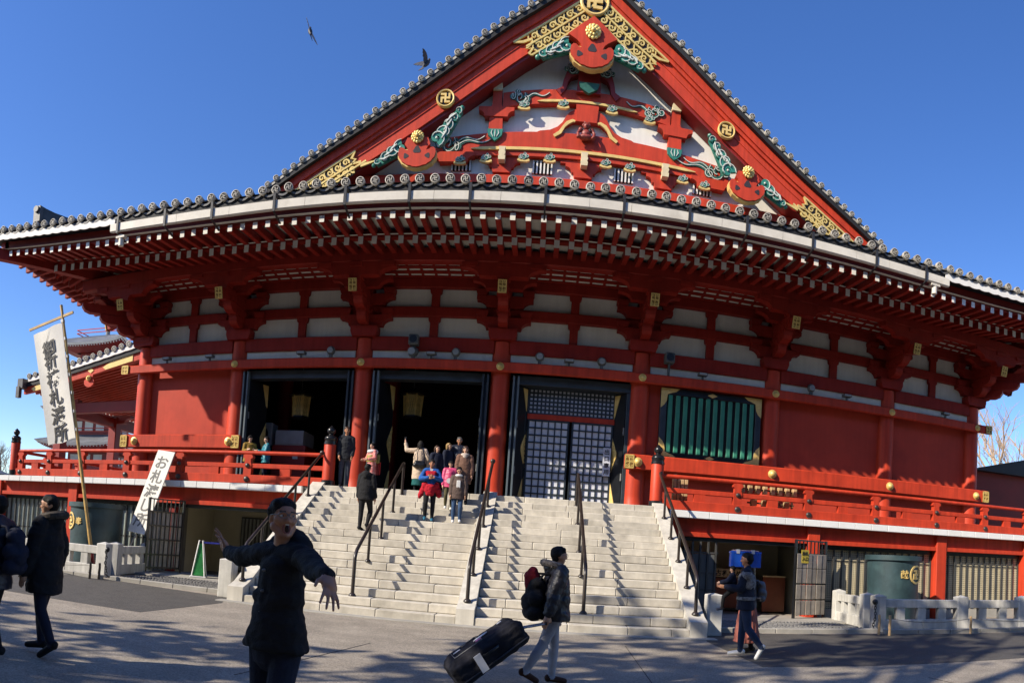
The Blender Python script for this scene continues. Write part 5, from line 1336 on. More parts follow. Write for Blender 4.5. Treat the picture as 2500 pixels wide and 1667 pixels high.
# ================================================================== pagoda far behind
pg = thing('pagoda', 'distant dark red pagoda with grey tiled roofs behind the banner', 'pagoda', (-58.3, 53.9, 0), .12)
def pagoda_roof(z, r, hb):
    mb = MB(); n = 12; ring = []
    for s in range(4):
        for i in range(n):
            a = -1 + 2 * i / n; q = [(a, -1), (1, a), (-a, 1), (-1, -a)][s]; c = abs(a) ** 3
            ring.append((q[0] * r, q[1] * r, z + .55 * c))
    m = len(ring); vs = ring + [(x * .96, y * .96, zz - .28) for x, y, zz in ring] + [(x * .42, y * .42, z + 1.7) for x, y, zz in ring] + [(x * .55, y * .55, z - .75) for x, y, zz in ring]
    fs = [(i, (i + 1) % m, 2 * m + (i + 1) % m, 2 * m + i) for i in range(m)] + [(m + i, m + (i + 1) % m, (i + 1) % m, i) for i in range(m)] + [(3 * m + i, 3 * m + (i + 1) % m, m + (i + 1) % m, m + i) for i in range(m)]
    mi = [0] * m + [1] * m + [2] * m
    rf_ = MB().add(vs, fs, mi).build('roof', [mat('distant roof tile', (.16, .165, .17), .6, .2, 1), WEND, REDD], pg)
    ec = MB().box(-.07, .07, -.05, .05, -.09, .09).mesh('rafter_end', WEND)
    for s in range(4):
        for i in range(26):
            a = -.94 + 1.88 * i / 25; q = [(a, -.93), (.93, a), (-a, .93), (-.93, -a)][s]
            put('rafter_end', ec, rf_, (q[0] * r, q[1] * r, z - .32 + .55 * abs(a) ** 3))
    MB().box(-r * .47, r * .47, -r * .47, r * .47, z - 4.55 + 1.4, z - .5).build('storey', REDD, pg)
    for sx in (-1, 1):
        for k in range(3): MB().box(sx * r * .475 - .02, sx * r * .475 + .02, -r * .40 + k * r * .28, -r * .40 + k * r * .28 + r * .2, z - 2.4, z - 1.1).build('white_panel', WHT, pg)
        for k in range(3): MB().box(-r * .40 + k * r * .28, -r * .40 + k * r * .28 + r * .2, sx * r * .475 - .02, sx * r * .475 + .02, z - 2.4, z - 1.1).build('white_panel', WHT, pg)
    for sx in (-1, 1):
        for zz in (1.9, 2.35):
            MB().box(sx * r * .56 - .05, sx * r * .56 + .05, -r * .56, r * .56, z + zz, z + zz + .1).build('railing', RED, pg); MB().box(-r * .56, r * .56, sx * r * .56 - .05, sx * r * .56 + .05, z + zz, z + zz + .1).build('railing', RED, pg)
for k in range(4): pagoda_roof(11.4 + 4.55 * k, 6.6 - .35 * k, 0)
MB().cyl((0, 0, 26.5), (0, 0, 36), .35, .1, 10).build('spire', GREYM, pg)
MB().box(-4, 4, -4, 4, 0, 9).build('base', REDD, pg)
# ================================================================== small dark building beyond the right corner
t = thing('shed', 'low dark red shed with a black roof beyond the right corner', 'building', (22.5, 5.5, 0))
MB().box(-4.6, 6, -2.5, 3.5, 0, 6.4).build('wall', REDD, t)
MB().prism([(-5.0, 6.35), (-1.6, 7.2), (6.4, 7.3), (6.4, 6.35)], lambda a, b, tt: (a, tt, b), -2.9, 4).build('roof', mat('black sheet roof', (.02, .02, .022), .5), t)
# bare pale trees
TW = mat('pale bare bark', (.50, .36, .24), .8, .2, 6); TWD = mat('grey bare bark', (.22, .18, .14), .8, .2, 6)
def bare_tree(x, y, h, label, m, seed, spread=.5):
    t = thing('bare_tree', label, 'tree', (x, y, 0)); rr = random.Random(seed); mb = MB(); tk = MB()
    def grow(p, d, l, r, dep):
        q = p + d * l; mid = p + d * l * .5 + Vector((rr.gauss(0, .04), rr.gauss(0, .04), 0)) * l
        (tk if dep == 0 else mb).tube([p, mid, q], [r, r * .85, r * .7], 6 if dep < 3 else 4, caps=False)
        if dep >= 6 or r < .008: return
        for k in range(3 if dep < 5 else 2):
            e = (d + Vector((rr.gauss(0, spread), rr.gauss(0, spread), rr.uniform(-.05, .35)))).normalized()
            grow(q if k else mid.lerp(q, .6), e, l * rr.uniform(.62, .82), r * rr.uniform(.50, .66), dep + 1)
    grow(Vector((0, 0, 0)), Vector((0, 0, 1)), h * .34, h * .028, 0)
    tk.build('trunk', m, t, smooth=60); mb.build('crown', m, t, smooth=60)
bare_tree(43.8, 29, 16.5, 'pale bare winter tree above the black roof at far right', TW, 3, .42)
bare_tree(-62, 30, 11, 'bare grey tree at the far left edge, beyond the railing', TWD, 8)
bare_tree(-70, 44, 11, 'bare grey tree half hidden behind the left newel post', TWD, 9)
t = thing('distant_house', 'low distant teal walled house at the far left edge', 'building', (-66, 34, 0))
MB().box(-6, 6, -4, 4, 0, 6.2).build('wall', mat('teal wall', (.05, .14, .12), .7), t); MB().prism([(-6.4, 6.2), (0, 8.0), (6.4, 6.2)], lambda a, b, tt: (a, tt, b), -4.4, 4.4).build('roof', TILE, t)
t = thing('distant_hall', 'low distant hall with pale wall seen under the left railing', 'building', (-70, 66, 0), .5)
MB().box(-16, 16, -4, 4, 0, 6).build('wall', mat('pale grey wall', (.35, .33, .30), .8), t); MB().prism([(-4.8, 6), (0, 8.2), (4.8, 6)], lambda a, b, tt: (tt, a, b), -17, 17).build('roof', TILE, t)
# ================================================================== pigeons
PGN = mat('pigeon feathers', (.055, .055, .06), .6, .3, 20); PGW = mat('pale pigeon feathers', (.30, .28, .26), .6, .2, 20)
def pigeon(loc, rot, label, fold, pale):
    t = thing('pigeon', label, 'bird', loc, group='birds in the sky'); t.rotation_euler = rot
    MB().tube([(0, -.16, 0), (0, -.11, .005), (0, -.04, .0), (0, .04, -.005), (0, .11, -.005), (0, .145, .005), (0, .175, .01), (0, .20, .005)], [.012, .035, .052, .056, .045, .028, .030, .006], 10).build('body', PGN, t, smooth=60)
    MB().prism([(-.03, -.12), (-.085, -.26), (-.04, -.275), (0, -.28), (.04, -.275), (.085, -.26), (.03, -.12)], lambda a, b, tt: (a, b, tt), -.004, .004).build('tail', PGN, t)
    for sx in (-1, 1):
        up = fold[0 if sx < 0 else 1]
        mb = MB(); o = [(.03, .085), (.12, .115), (.20, .105), (.30, .055), (.36, -.01), (.345, -.03), (.31, -.02), (.29, -.055), (.25, -.04), (.22, -.075), (.17, -.055), (.12, -.085), (.03, -.075)]
        mb.prism(o, lambda a, b, tt: (sx * a * math.cos(up), b - .05 * a, tt + a * math.sin(up)), -.004, .004); mb.build('wing', PGW if pale else PGN, t)
pigeon((-7.32, -6, 14.44), (1.25, .35, 1.45), 'pigeon gliding with spread wings, the higher of two birds', (.10, .15), True)
pigeon((-4.25, -6, 13.30), (1.0, .15, -.55), 'dark pigeon flapping close to the roof, lower of two birds', (.25, 1.25), False)
# ================================================================== trees behind the viewer: three shade the paving, an added row blocks the sky
LEAF = mat('dark evergreen leaf', (.035, .06, .018), .6, .35, 2.5, rand=.1); BARK = mat('brown bark', (.09, .065, .045), .9, .25, 5, .4, 20)
def leafy_tree(x, y, h, r, zb, n, label, seed, ls=.30, flat=.55, keep=None, nc=26, sg=.30):
    t = thing('evergreen_tree', label, 'tree', (x, y, 0), group='evergreen trees behind the viewer'); rr = random.Random(seed)
    tk = MB().tube([(0, 0, 0), (.05, .03, h * .25), (-.05, .08, h * .5), (.02, 0, h * .85)], [h * .028, h * .023, h * .016, h * .005], 9)
    cl = []
    for k in range(nc):
        a = rr.uniform(0, 2 * PI); q = rr.random() ** .5; zc = rr.uniform(zb, h)
        cc = Vector((r * q * math.cos(a), r * q * math.sin(a), zc)); s = 1 - abs((zc - (zb + h) / 2) / (h - zb)) ** 2 * 1.4
        cc.x *= s; cc.y *= s; cl.append(cc)
        tk.tube([(0, 0, max(zb * .7, cc.z * .62)), (cc.x * .5, cc.y * .5, cc.z * .85), cc], [h * .008, h * .005, .02], 5)
    tk.build('trunk', BARK, t, smooth=60)
    P_ = []; F_ = []
    for k in range(n):
        cc = rr.choice(cl); w = r * sg
        p = cc + Vector((rr.gauss(0, w), rr.gauss(0, w), rr.gauss(0, w * flat)))
        if keep and not keep(p + Vector((x, y, 0))): continue
        u = Vector((rr.gauss(0, 1), rr.gauss(0, 1), rr.gauss(0, .6))).normalized(); v = u.orthogonal().normalized(); s = ls * rr.uniform(.6, 1.3); o = len(P_)
        P_ += [p - u * s, p + v * s * .45, p + u * s, p - v * s * .45]; F_.append((o, o + 1, o + 2, o + 3))
    MB().add(P_, F_).build('crown', LEAF, t)
def trimmed(p):                       # the tall tree's lower boughs are cut back on the side of the hall
    return p.z > 9.0 + max(0, p.y + 15.0)
leafy_tree(-15.5, -22.5, 11.0, 4.2, 4.5, 1100, 'evergreen tree standing left of the viewer, nearest the stairs', 1, .30, .5, None, 15, .17)
leafy_tree(-12.0, -24.0, 18.5, 7.0, 9.5, 2000, 'tall evergreen tree standing behind and left of the viewer', 2, .36, .5, trimmed, 20, .13)
leafy_tree(-22.0, -26.0, 11.5, 4.5, 4.5, 1100, 'evergreen tree standing farther left of the viewer', 5, .32, .5, None, 14, .17)
k = 0
for x, y, h in ((-46, -40, 18), (-34, -43, 20), (-22, -44, 21), (-10, -43, 20), (2, -44, 21), (14, -43, 21), (26, -41, 20), (38, -34, 19), (-56, -32, 17)):  # unseen row, added to keep sky light off the hall front
    names = ('far left', 'left', 'third from the left', 'middle left', 'middle', 'middle right', 'right', 'far right', 'outermost left')
    leafy_tree(x, y, h, 7.0, 1.5, 2200, 'added sky-blocking evergreen in the unseen row behind the viewer, ' + names[k], 20 + k, 1.0, 1.0); k += 1

# ================================================================== people
from mathutils import noise as mnoise
SKIN = mat('skin', (.50, .27, .17), .5, .06, 8); SKIN2 = mat('fair skin', (.58, .34, .23), .5, .05, 8); SKINR = mat('ruddy tanned skin', (.42, .19, .10), .5, .06, 8)
HAIRB = mat('black hair', (.010, .008, .007), .6, .3, 30, .6, 90, spec=.25); HAIRG = mat('greying hair', (.09, .085, .08), .5, .3, 30); HAIRN = mat('brown hair', (.05, .024, .012), .4, .3, 30); HAIRY = mat('blond hair', (.30, .19, .07), .45, .2, 30)
def cloth(name, c, r=.85, v=.15): return mat(name, c, r, v, 5, .35, 90, spec=.3)
CBLK = cloth('black cloth', (.011, .011, .013)); CNAV = cloth('dark navy cloth', (.012, .016, .034)); CNVP = mat('dark navy padded nylon', (.016, .019, .034), .45, .2, 6, .2, 40)
SNKW = mat('tooth white', (.55, .52, .46), .4)
EYE = mat('dark eye', (.01, .008, .008), .2); MOUTH = mat('open mouth', (.03, .006, .006), .5); LIP = mat('lips', (.30, .09, .07), .5)
V = Vector
def nz(v): return V(v).normalized()
class Fig:
    """Gathers limb shapes and grows one continuous skin over them."""
    def __init__(s): s.mb = MB(); s.seg = []
    def limb(s, p0, p1, r0, r1, reg=0, ex=1.0, side=None, n=14, caps=3):
        p0, p1 = V(p0), V(p1); d = p1 - p0; l = d.length
        d = d.normalized() if l > 1e-6 else V((0, 0, 1))
        a = V(side) - d * V(side).dot(d) if side is not None else d.orthogonal()
        if a.length < 1e-4: a = d.orthogonal()
        a.normalize(); b = d.cross(a)
        rings = [(p0 - d * r0 * math.cos(t), r0 * math.sin(t)) for t in [PI / 2 * (k + .35) / (caps + .35) for k in range(caps)]] + [(p0, r0), (p0.lerp(p1, .5), (r0 + r1) / 2), (p1, r1)] + [(p1 + d * r1 * math.cos(t), r1 * math.sin(t)) for t in [PI / 2 * (k + .35) / (caps + .35) for k in range(caps)][::-1]]
        vs = [c + a * (r * ex * math.cos(2 * PI * i / n)) + b * (r * math.sin(2 * PI * i / n)) for c, r in rings for i in range(n)]
        m = len(rings); fs = [(i * n + k, i * n + (k + 1) % n, (i + 1) * n + (k + 1) % n, (i + 1) * n + k) for i in range(m - 1) for k in range(n)] + [tuple(range(n))[::-1], tuple(range((m - 1) * n, m * n))]
        s.mb.add(vs, fs); s.seg.append((p0, p1, (r0 + r1) / 2 * (1 + ex) / 2, reg)); return s
    def cone(s, p0, p1, r0, r1, reg=0, ex=1.3, side=(1, 0, 0), n=22, pleat=0.0):
        p0, p1 = V(p0), V(p1); d = (p1 - p0).normalized(); a = (V(side) - d * V(side).dot(d)).normalized(); b = d.cross(a); vs = []
        for k in range(6):
            t = k / 5; c = p0.lerp(p1, t); r = r0 + (r1 - r0) * t ** .8
            for i in range(n):
                w = 1 + pleat * t * (1 if i % 2 else -1)
                vs.append(c + a * (r * ex * w * math.cos(2 * PI * i / n)) + b * (r * w * math.sin(2 * PI * i / n)))
        fs = [(i * n + k, i * n + (k + 1) % n, (i + 1) * n + (k + 1) % n, (i + 1) * n + k) for i in range(5) for k in range(n)] + [tuple(range(n))[::-1], tuple(range(5 * n, 6 * n))]
        s.mb.add(vs, fs); s.seg.append((p0, p1, (r0 + r1) / 2, reg)); return s
    def grow(s, name, mats, parent, vox, sm=4, wr=0.0, seed=0):
        me = s.mb.mesh(name, mats); o = bpy.data.objects.new(name, me); COL.objects.link(o)
        m = o.modifiers.new('r', 'REMESH'); m.mode = 'VOXEL'; m.voxel_size = vox; m.use_smooth_shade = True
        if sm: m2 = o.modifiers.new('s', 'SMOOTH'); m2.factor = .5; m2.iterations = sm
        dg = bpy.context.evaluated_depsgraph_get(); me2 = bpy.data.meshes.new_from_object(o.evaluated_get(dg))
        bpy.data.objects.remove(o); bpy.data.meshes.remove(me); me2.name = name
        me2.materials.clear()
        for q in mats: me2.materials.append(q)
        n = len(me2.vertices); co = np.empty(n * 3, 'f'); me2.vertices.foreach_get('co', co); co = co.reshape(-1, 3)
        if wr:
            no = np.empty(n * 3, 'f'); me2.vertices.foreach_get('normal', no); no = no.reshape(-1, 3)
            off = V((seed * 3.1, seed * 1.7, 0))
            dsp = np.array([1.5 * mnoise.noise(V((c[0] * 5, c[1] * 5, c[2] * 9)) + off) + mnoise.noise(V((c[0] * 9, c[1] * 9, c[2] * 15)) + off) + .6 * mnoise.noise(V((c[0] * 22, c[1] * 22, c[2] * 30)) + off) for c in co], 'f')
            co = co + no * (dsp * wr)[:, None]; me2.vertices.foreach_set('co', co.ravel())
        if len(mats) > 1:
            nf = len(me2.polygons); ctr = np.empty(nf * 3, 'f'); me2.polygons.foreach_get('center', ctr); ctr = ctr.reshape(-1, 3)
            best = np.full(nf, 1e9); reg = np.zeros(nf, 'i')
            for p0, p1, r, g in s.seg:
                a = np.array(p0); d = np.array(p1) - a; L2_ = max(d @ d, 1e-9); t = np.clip(((ctr - a) @ d) / L2_, 0, 1)
                dist = np.linalg.norm(ctr - (a + t[:, None] * d), axis=1) - r
                m_ = dist < best; best[m_] = dist[m_]; reg[m_] = g
            me2.polygons.foreach_set('material_index', reg)
        me2.polygons.foreach_set('use_smooth', [True] * len(me2.polygons)); me2.update()
        return put(name, me2, parent)
def person(label, loc, face, H, skin=SKIN, hair=HAIRB, hstyle='short', shirt=CBLK, pants=CBLK, shoes=CBLK, jacket=None, jpad=.018, jlen=.47, jflare=1.05, hood=False, fur=None, skirt=None,
           legs=None, arms=None, spine=(0, 0, 1), look=0.0, nod=0.0, vox=.013, sit=0.0, detail=0, fat=1.0, wr=.007, scarf=None, group=None, mouth=False, glasses=False, pleat=0.0, hem=.12, curl=.35):
    t = thing('person', label, 'person', loc, math.atan2(-face[0], face[1]), group)
    sp = nz(spine); X = V((1, 0, 0)); Yf = V((0, 1, 0))
    lg = legs or (((.02, .03, -1), (.0, -.02, -1)), ((-.02, .03, -1), (.0, -.02, -1)))
    am = arms or (((.16, .05, -1), (.06, .22, -1)), ((-.16, .05, -1), (-.06, .22, -1)))
    pel = V((0, 0, 0)); hips = []; low = 9
    J = {}
    for i, sx in enumerate((1, -1)):
        h = pel + X * sx * .052 * H; k = h + nz(lg[i][0]) * .235 * H; a = k + nz(lg[i][1]) * .225 * H
        fd = lg[i][2] if len(lg[i]) > 2 else (0, 1, -.12)
        f = nz(fd); toe = a + f * .105 * H + V((0, 0, -.022 * H)) * (1 if len(lg[i]) < 3 else .4); heel = a - f * .025 * H + V((0, 0, -.022 * H))
        J[i] = (h, k, a, toe, heel); low = min(low, toe.z - .020 * H, heel.z - .022 * H)
    up = V((0, 0, -low)); pel = pel + up
    for i in J: J[i] = tuple(q + up for q in J[i])
    sc_ = pel + sp * .305 * H; nk = sc_ + sp * .035 * H
    hdz = nk + sp * .018 * H + V((0, .012 * H, .0))
    rot = Matrix.Rotation(look, 3, 'Z') @ Matrix.Rotation(nod, 3, 'X')
    Hh = H * (.86 if detail else .93); hc = nk + V((0, .010 * H, .077 * H)); HD = lambda x, y, z: hc + rot @ V((x * Hh, y * Hh, z * Hh))
    B_ = Fig()
    g = fat
    B_.limb(pel + V((0, 0, -.01 * H)), pel + sp * .05 * H, .078 * H * g, .076 * H * g, 2, 1.25, X)
    B_.limb(pel + sp * .05 * H, pel + sp * .15 * H, .070 * H * g, .072 * H * g, 1, 1.28, X)
    B_.limb(pel + sp * .15 * H, pel + sp * .26 * H, .075 * H * g, .068 * H * g, 1, 1.38, X)
    B_.limb(sc_ + X * .070 * H, sc_ - X * .070 * H, .038 * H, .038 * H, 1)
    B_.limb(sc_, nk + V((0, .006 * H, .03 * H)), .031 * H, .027 * H, 0)
    B_.limb(HD(0, -.012, .020), HD(0, .008, .018), .052 * Hh, .050 * Hh, 0, .92, rot @ X)
    B_.limb(HD(0, .016, -.010), HD(0, .022, -.036), .042 * Hh, .027 * Hh, 0, .98, rot @ X)
    B_.limb(HD(0, .050, .012), HD(0, .062, -.011), .0055 * Hh, .0085 * Hh, 0, 1, None, 8)
    if detail:
        for sx in (1, -1):
            B_.limb(HD(sx * .031, .030, -.004), HD(sx * .024, .038, -.012), .015 * Hh, .014 * Hh, 0)
            B_.limb(HD(sx * .008, .055, -.014), HD(sx * .009, .052, -.013), .0062 * Hh, .006 * Hh, 0, 1, None, 8)
            B_.limb(HD(sx * .034, .006, -.030), HD(sx * .014, .030, -.058), .018 * Hh, .015 * Hh, 0)
            B_.limb(HD(sx * .011, .0485, .0165), HD(sx * .031, .0435, .0150), .0048 * Hh, .0045 * Hh, 0, 1, None, 8)
        B_.limb(HD(0, .036, -.060), HD(0, .040, -.063), .015 * Hh, .013 * Hh, 0)
    B_.limb(HD(0, .046, .022), HD(0, .05, .022), .014 * Hh, .010 * Hh, 0, 2.0, rot @ X, 8)
    for sx in (1, -1): B_.limb(HD(sx * .047, -.004, .008), HD(sx * .048, -.008, -.010), .0105 * Hh, .008 * Hh, 0, .55, rot @ X, 8)
    wr_ = []
    for i, sx in enumerate((1, -1)):
        h, k, a, toe, heel = J[i]
        B_.limb(h, k, .058 * H * g, .038 * H, 2); B_.limb(k, k.lerp(a, .4), .038 * H, .037 * H, 2); B_.limb(k.lerp(a, .4), a, .037 * H, .026 * H, 2)
        B_.limb(heel + V((0, 0, .008 * H)), toe, .026 * H, .021 * H, 3, 1.15, (toe - heel).cross(V((0, 0, 1))))
        B_.limb(a, heel, .024 * H, .024 * H, 3)
        sh = sc_ + X * sx * .096 * H - V((0, 0, .008 * H)); e = sh + nz(am[i][0]) * .165 * H; w = e + nz(am[i][1]) * .145 * H
        hd_ = nz(am[i][2]) if len(am[i]) > 2 else nz(am[i][1]); wr_.append((sh, e, w, hd_))
        B_.limb(sh, e, .032 * H, .026 * H, 1); B_.limb(e, w, .026 * H, .018 * H, 1 if jacket is None else 1)
        # hand: palm, four unequal fingers, thumb from the side of the palm
        pn = V(am[i][3]) if len(am[i]) > 3 else V((0, 0, 0)) + X * -sx
        pn = (pn - hd_ * pn.dot(hd_)).normalized(); ac = hd_.cross(pn) * (1 if sx > 0 else -1)      # ac: across the palm, thumb side
        pc = w + hd_ * .045 * H
        B_.limb(w, pc, .0155 * H, (.0165 if detail else .019) * H, 0, 1.45, ac); 
        spread = .42 if detail else .06; fl_ = 1.35 if detail else 1.1; cu = curl if not detail else .18
        for q, ln in enumerate((.040, .046, .043, .033)):
            o = (1.5 - q) * .0108 * H; r0 = pc + ac * o + hd_ * .012 * H; d1 = (hd_ + ac * (1.5 - q) * spread * .5 + pn * cu * .5).normalized(); d2 = (hd_ + ac * (1.5 - q) * spread * .4 + pn * cu * 1.6).normalized()
            ln *= fl_; m1 = r0 + d1 * ln * H * .55; B_.limb(r0, m1, .0056 * H, .0052 * H, 0, 1, None, 8, 2); B_.limb(m1, m1 + d2 * ln * H * .5, .0052 * H, .0042 * H, 0, 1, None, 8, 2)
        t0 = w + hd_ * .014 * H + ac * .016 * H; td = (hd_ * .75 + ac * .75 + pn * .25).normalized(); t1 = t0 + td * .026 * H
        B_.limb(t0, t1, .0075 * H, .0062 * H, 0, 1, None, 8, 2); B_.limb(t1, t1 + (hd_ + ac * .35 + pn * .2).normalized() * .022 * H, .0062 * H, .0048 * H, 0, 1, None, 8, 2)
    body = B_.grow('body', [skin, shirt, pants, shoes], t, vox, 3 if vox < .01 else 2)
    # hair
    Hf = Fig()
    Hf.limb(HD(0, -.018, .031), HD(0, -.002, .034), .0555 * Hh, .0525 * Hh, 0, .95, rot @ X)
    Hf.limb(HD(0, -.034, .015), HD(0, -.030, -.012), .044 * Hh, .034 * Hh, 0, 1.05, rot @ X)
    for sx in (1, -1): Hf.limb(HD(sx * .040, -.012, .03), HD(sx * .043, -.012, .006), .018 * Hh, .012 * Hh, 0)
    Hf.limb(HD(-.024, .022, .050), HD(.026, .022, .054), .019 * Hh, .021 * Hh, 0)
    if hstyle in ('long', 'bob'):
        b = -.075 if hstyle == 'bob' else -.15
        Hf.limb(HD(0, -.036, .01), HD(0, -.045, b), .046 * Hh, .030 * Hh, 0, 1.25, rot @ X)
        for sx in (1, -1): Hf.limb(HD(sx * .046, -.01, .02), HD(sx * .048, -.012, b + .03), .022 * Hh, .016 * Hh, 0)
    if hstyle == 'bun': Hf.limb(HD(0, -.06, .06), HD(0, -.065, .075), .030 * Hh, .026 * Hh, 0)
    ho_ = Hf.grow('hair', [hair], t, max(vox, .009), 2, .006, 3)
    if vox < .0112:
        rr = random.Random(9); hm_ = ho_.data; st_ = MB(); nv_ = len(hm_.vertices)
        for k in range(2600 if detail else 900):
            vv = hm_.vertices[rr.randrange(nv_)]; c = vv.co; n_ = vv.normal
            d = (V((rr.gauss(0, .5), rr.gauss(.2, .5), rr.gauss(-.5, .4))) + n_ * rr.uniform(-.05, .15)); d = (d - n_ * d.dot(n_) * .75).normalized(); s_ = d.cross(n_).normalized() * .0016
            st_.add([c + s_, c - s_, c + d * rr.uniform(.010, .020)], [(0, 1, 2)])
        st_.build('hair_strands', hair, t)
    if vox < .02:
        for sx in (1, -1):
            if detail:
                e_ = MB().ball(HD(sx * .021, .0445, .0085), .0085 * Hh, .007 * Hh, .0055 * Hh, 12, 8).build('eye', mat('eye white', (.55, .52, .48), .3), t, smooth=60)
                MB().ball(HD(sx * .0205 - .001, .0505, .0085), .0036 * Hh, .0018 * Hh, .0038 * Hh, 10, 6).build('iris', EYE, e_, smooth=60)
            else: MB().ball(HD(sx * .020, .0515, .010), .0085 * Hh, .005 * Hh, .0045 * Hh, 8, 6).build('eye', EYE, t, smooth=60)
            MB().bar(HD(sx * .010, .056, .0235), HD(sx * .032, .050, .0225), .004 * Hh, .0045 * Hh).build('eyebrow', hair, t)
        if mouth:
            m_ = MB().ball(HD(0, .0445, -.0375), .0125 * Hh, .0075 * Hh, .0165 * Hh, 14, 10).build('mouth', MOUTH, t, smooth=60)
            MB().tube([HD(.0140 * math.cos(a), .0475 - .003 * abs(math.cos(a)), -.0375 + .0180 * math.sin(a)) for a in [2 * PI * k / 20 for k in range(21)]], .0036 * Hh, 7, caps=False).build('lips', LIP, m_, smooth=60)
            MB().bar(HD(-.007, .0515, -.0235), HD(.007, .0515, -.0235), .003 * Hh, .0045 * Hh).build('teeth', SNKW, m_)
        else: MB().ball(HD(0, .0475, -.030), .014 * Hh, .005 * Hh, .004 * Hh, 8, 6).build('mouth', LIP, t, smooth=60)
    if glasses:
        gl = MB()
        for sx in (1, -1):
            c = HD(sx * .021, .060, .010); gl.tube([c + rot @ V((.017 * Hh * math.cos(k * PI / 7), 0, .012 * Hh * math.sin(k * PI / 7))) for k in range(15)], .0013 * Hh, 5, caps=False)
            gl.tube([HD(sx * .038, .059, .012), HD(sx * .050, .03, .013), HD(sx * .052, -.005, .013)], .0013 * Hh, 5)
        gl.tube([HD(-.005, .062, .012), HD(.005, .062, .012)], .0013 * Hh, 5); gl.build('glasses', GREYM, t)
    if jacket is not None:
        Jf = Fig(); pd = jpad
        Jf.limb(pel + sp * .06 * H, pel + sp * .16 * H, .072 * H * g + pd, .074 * H * g + pd, 0, 1.28, X)
        Jf.limb(pel + sp * .16 * H, pel + sp * .262 * H, .076 * H * g + pd, .062 * H * g + pd, 0, 1.34, X)
        Jf.limb(sc_ + X * .070 * H, sc_ - X * .070 * H, .037 * H + pd * .8, .037 * H + pd * .8, 0)
        hz = pel + V((0, 0, 0)) - V((0, 0, (.51 - jlen) * H)) ; hz.z = max(hz.z, .05)
        Jf.cone(pel + sp * .14 * H, V((pel.x, pel.y, jlen * H if True else 0)), .074 * H * g + pd, .078 * H * g * jflare + pd, 0, 1.28)
        for i in (0, 1):
            sh, e, w, hd_ = wr_[i]
            Jf.limb(sh, e, .034 * H + pd, .029 * H + pd, 0); Jf.limb(e, w - hd_ * .002 * H, .029 * H + pd, .022 * H + pd * .8, 0, 1, None, 14, 1)
        if hood: Jf.limb(sc_ + V((.05 * H, -.035 * H, .030 * H)), sc_ + V((-.05 * H, -.035 * H, .030 * H)), .036 * H, .036 * H, 0); Jf.limb(nk + V((0, -.05 * H, .0)), nk + V((0, -.06 * H, -.05 * H)), .05 * H, .035 * H, 0, 1.3, X)
        else: Jf.limb(nk + V((.022 * H, -.01 * H, 0)), nk + V((-.022 * H, -.01 * H, 0)), .030 * H, .030 * H, 0)
        Jf.grow('jacket', [jacket], t, max(vox, .010), 3, wr, hash(label) % 17)
        if fur is not None:
            fm = MB(); rr = random.Random(4)
            ring = [nk + V((.078 * H * math.cos(a), -.03 * H + .075 * H * math.sin(a), (.012 - .018 * math.sin(a)) * H)) for a in [2 * PI * k / 26 - PI * .5 for k in range(27)]]
            fm.tube(ring, .026 * H, 8, caps=False)
            for k in range(700):
                c = rr.choice(ring); d = V((rr.gauss(0, 1), rr.gauss(0, 1), rr.gauss(0, 1))).normalized(); c = c + V((rr.gauss(0, .012), rr.gauss(0, .012), rr.gauss(0, .008)))
                s2 = d.orthogonal().normalized() * .004; fm.add([c + s2, c - s2, c + d * .030 * H + V((0, 0, -.01))], [(0, 1, 2)])
            fm.build('fur_trim', fur, t)
    if skirt is not None:
        sm_, r1, z1 = skirt
        Fig().cone(pel + sp * .07 * H, V((pel.x, pel.y, z1)), .080 * H, r1, 0, 1.15, n=36, pleat=pleat).grow('skirt', [sm_], t, max(vox, .011), 1, .004, 2)
    if scarf is not None:
        ring = [nk + V((.052 * H * math.cos(a), .006 * H + .05 * H * math.sin(a), -.004 * H)) for a in [2 * PI * k / 16 for k in range(17)]]
        MB().tube(ring, .028 * H, 9, caps=False).ball(nk + V((.0, .06 * H, -.03 * H)), .04 * H, .025 * H, .05 * H).build('scarf', scarf, t, smooth=70)
    t['_'] = 0; del t['_']
    return t, dict(pel=pel, sc=sc_, nk=nk, HD=HD, J=J, arm=wr_, H=H)
def w2l(t, p): return (Matrix.Translation(t.location) @ Matrix.Rotation(t.rotation_euler.z, 4, 'Z')).inverted() @ V(p)
def l2w(t, p): return (Matrix.Translation(t.location) @ Matrix.Rotation(t.rotation_euler.z, 4, 'Z')) @ V(p)
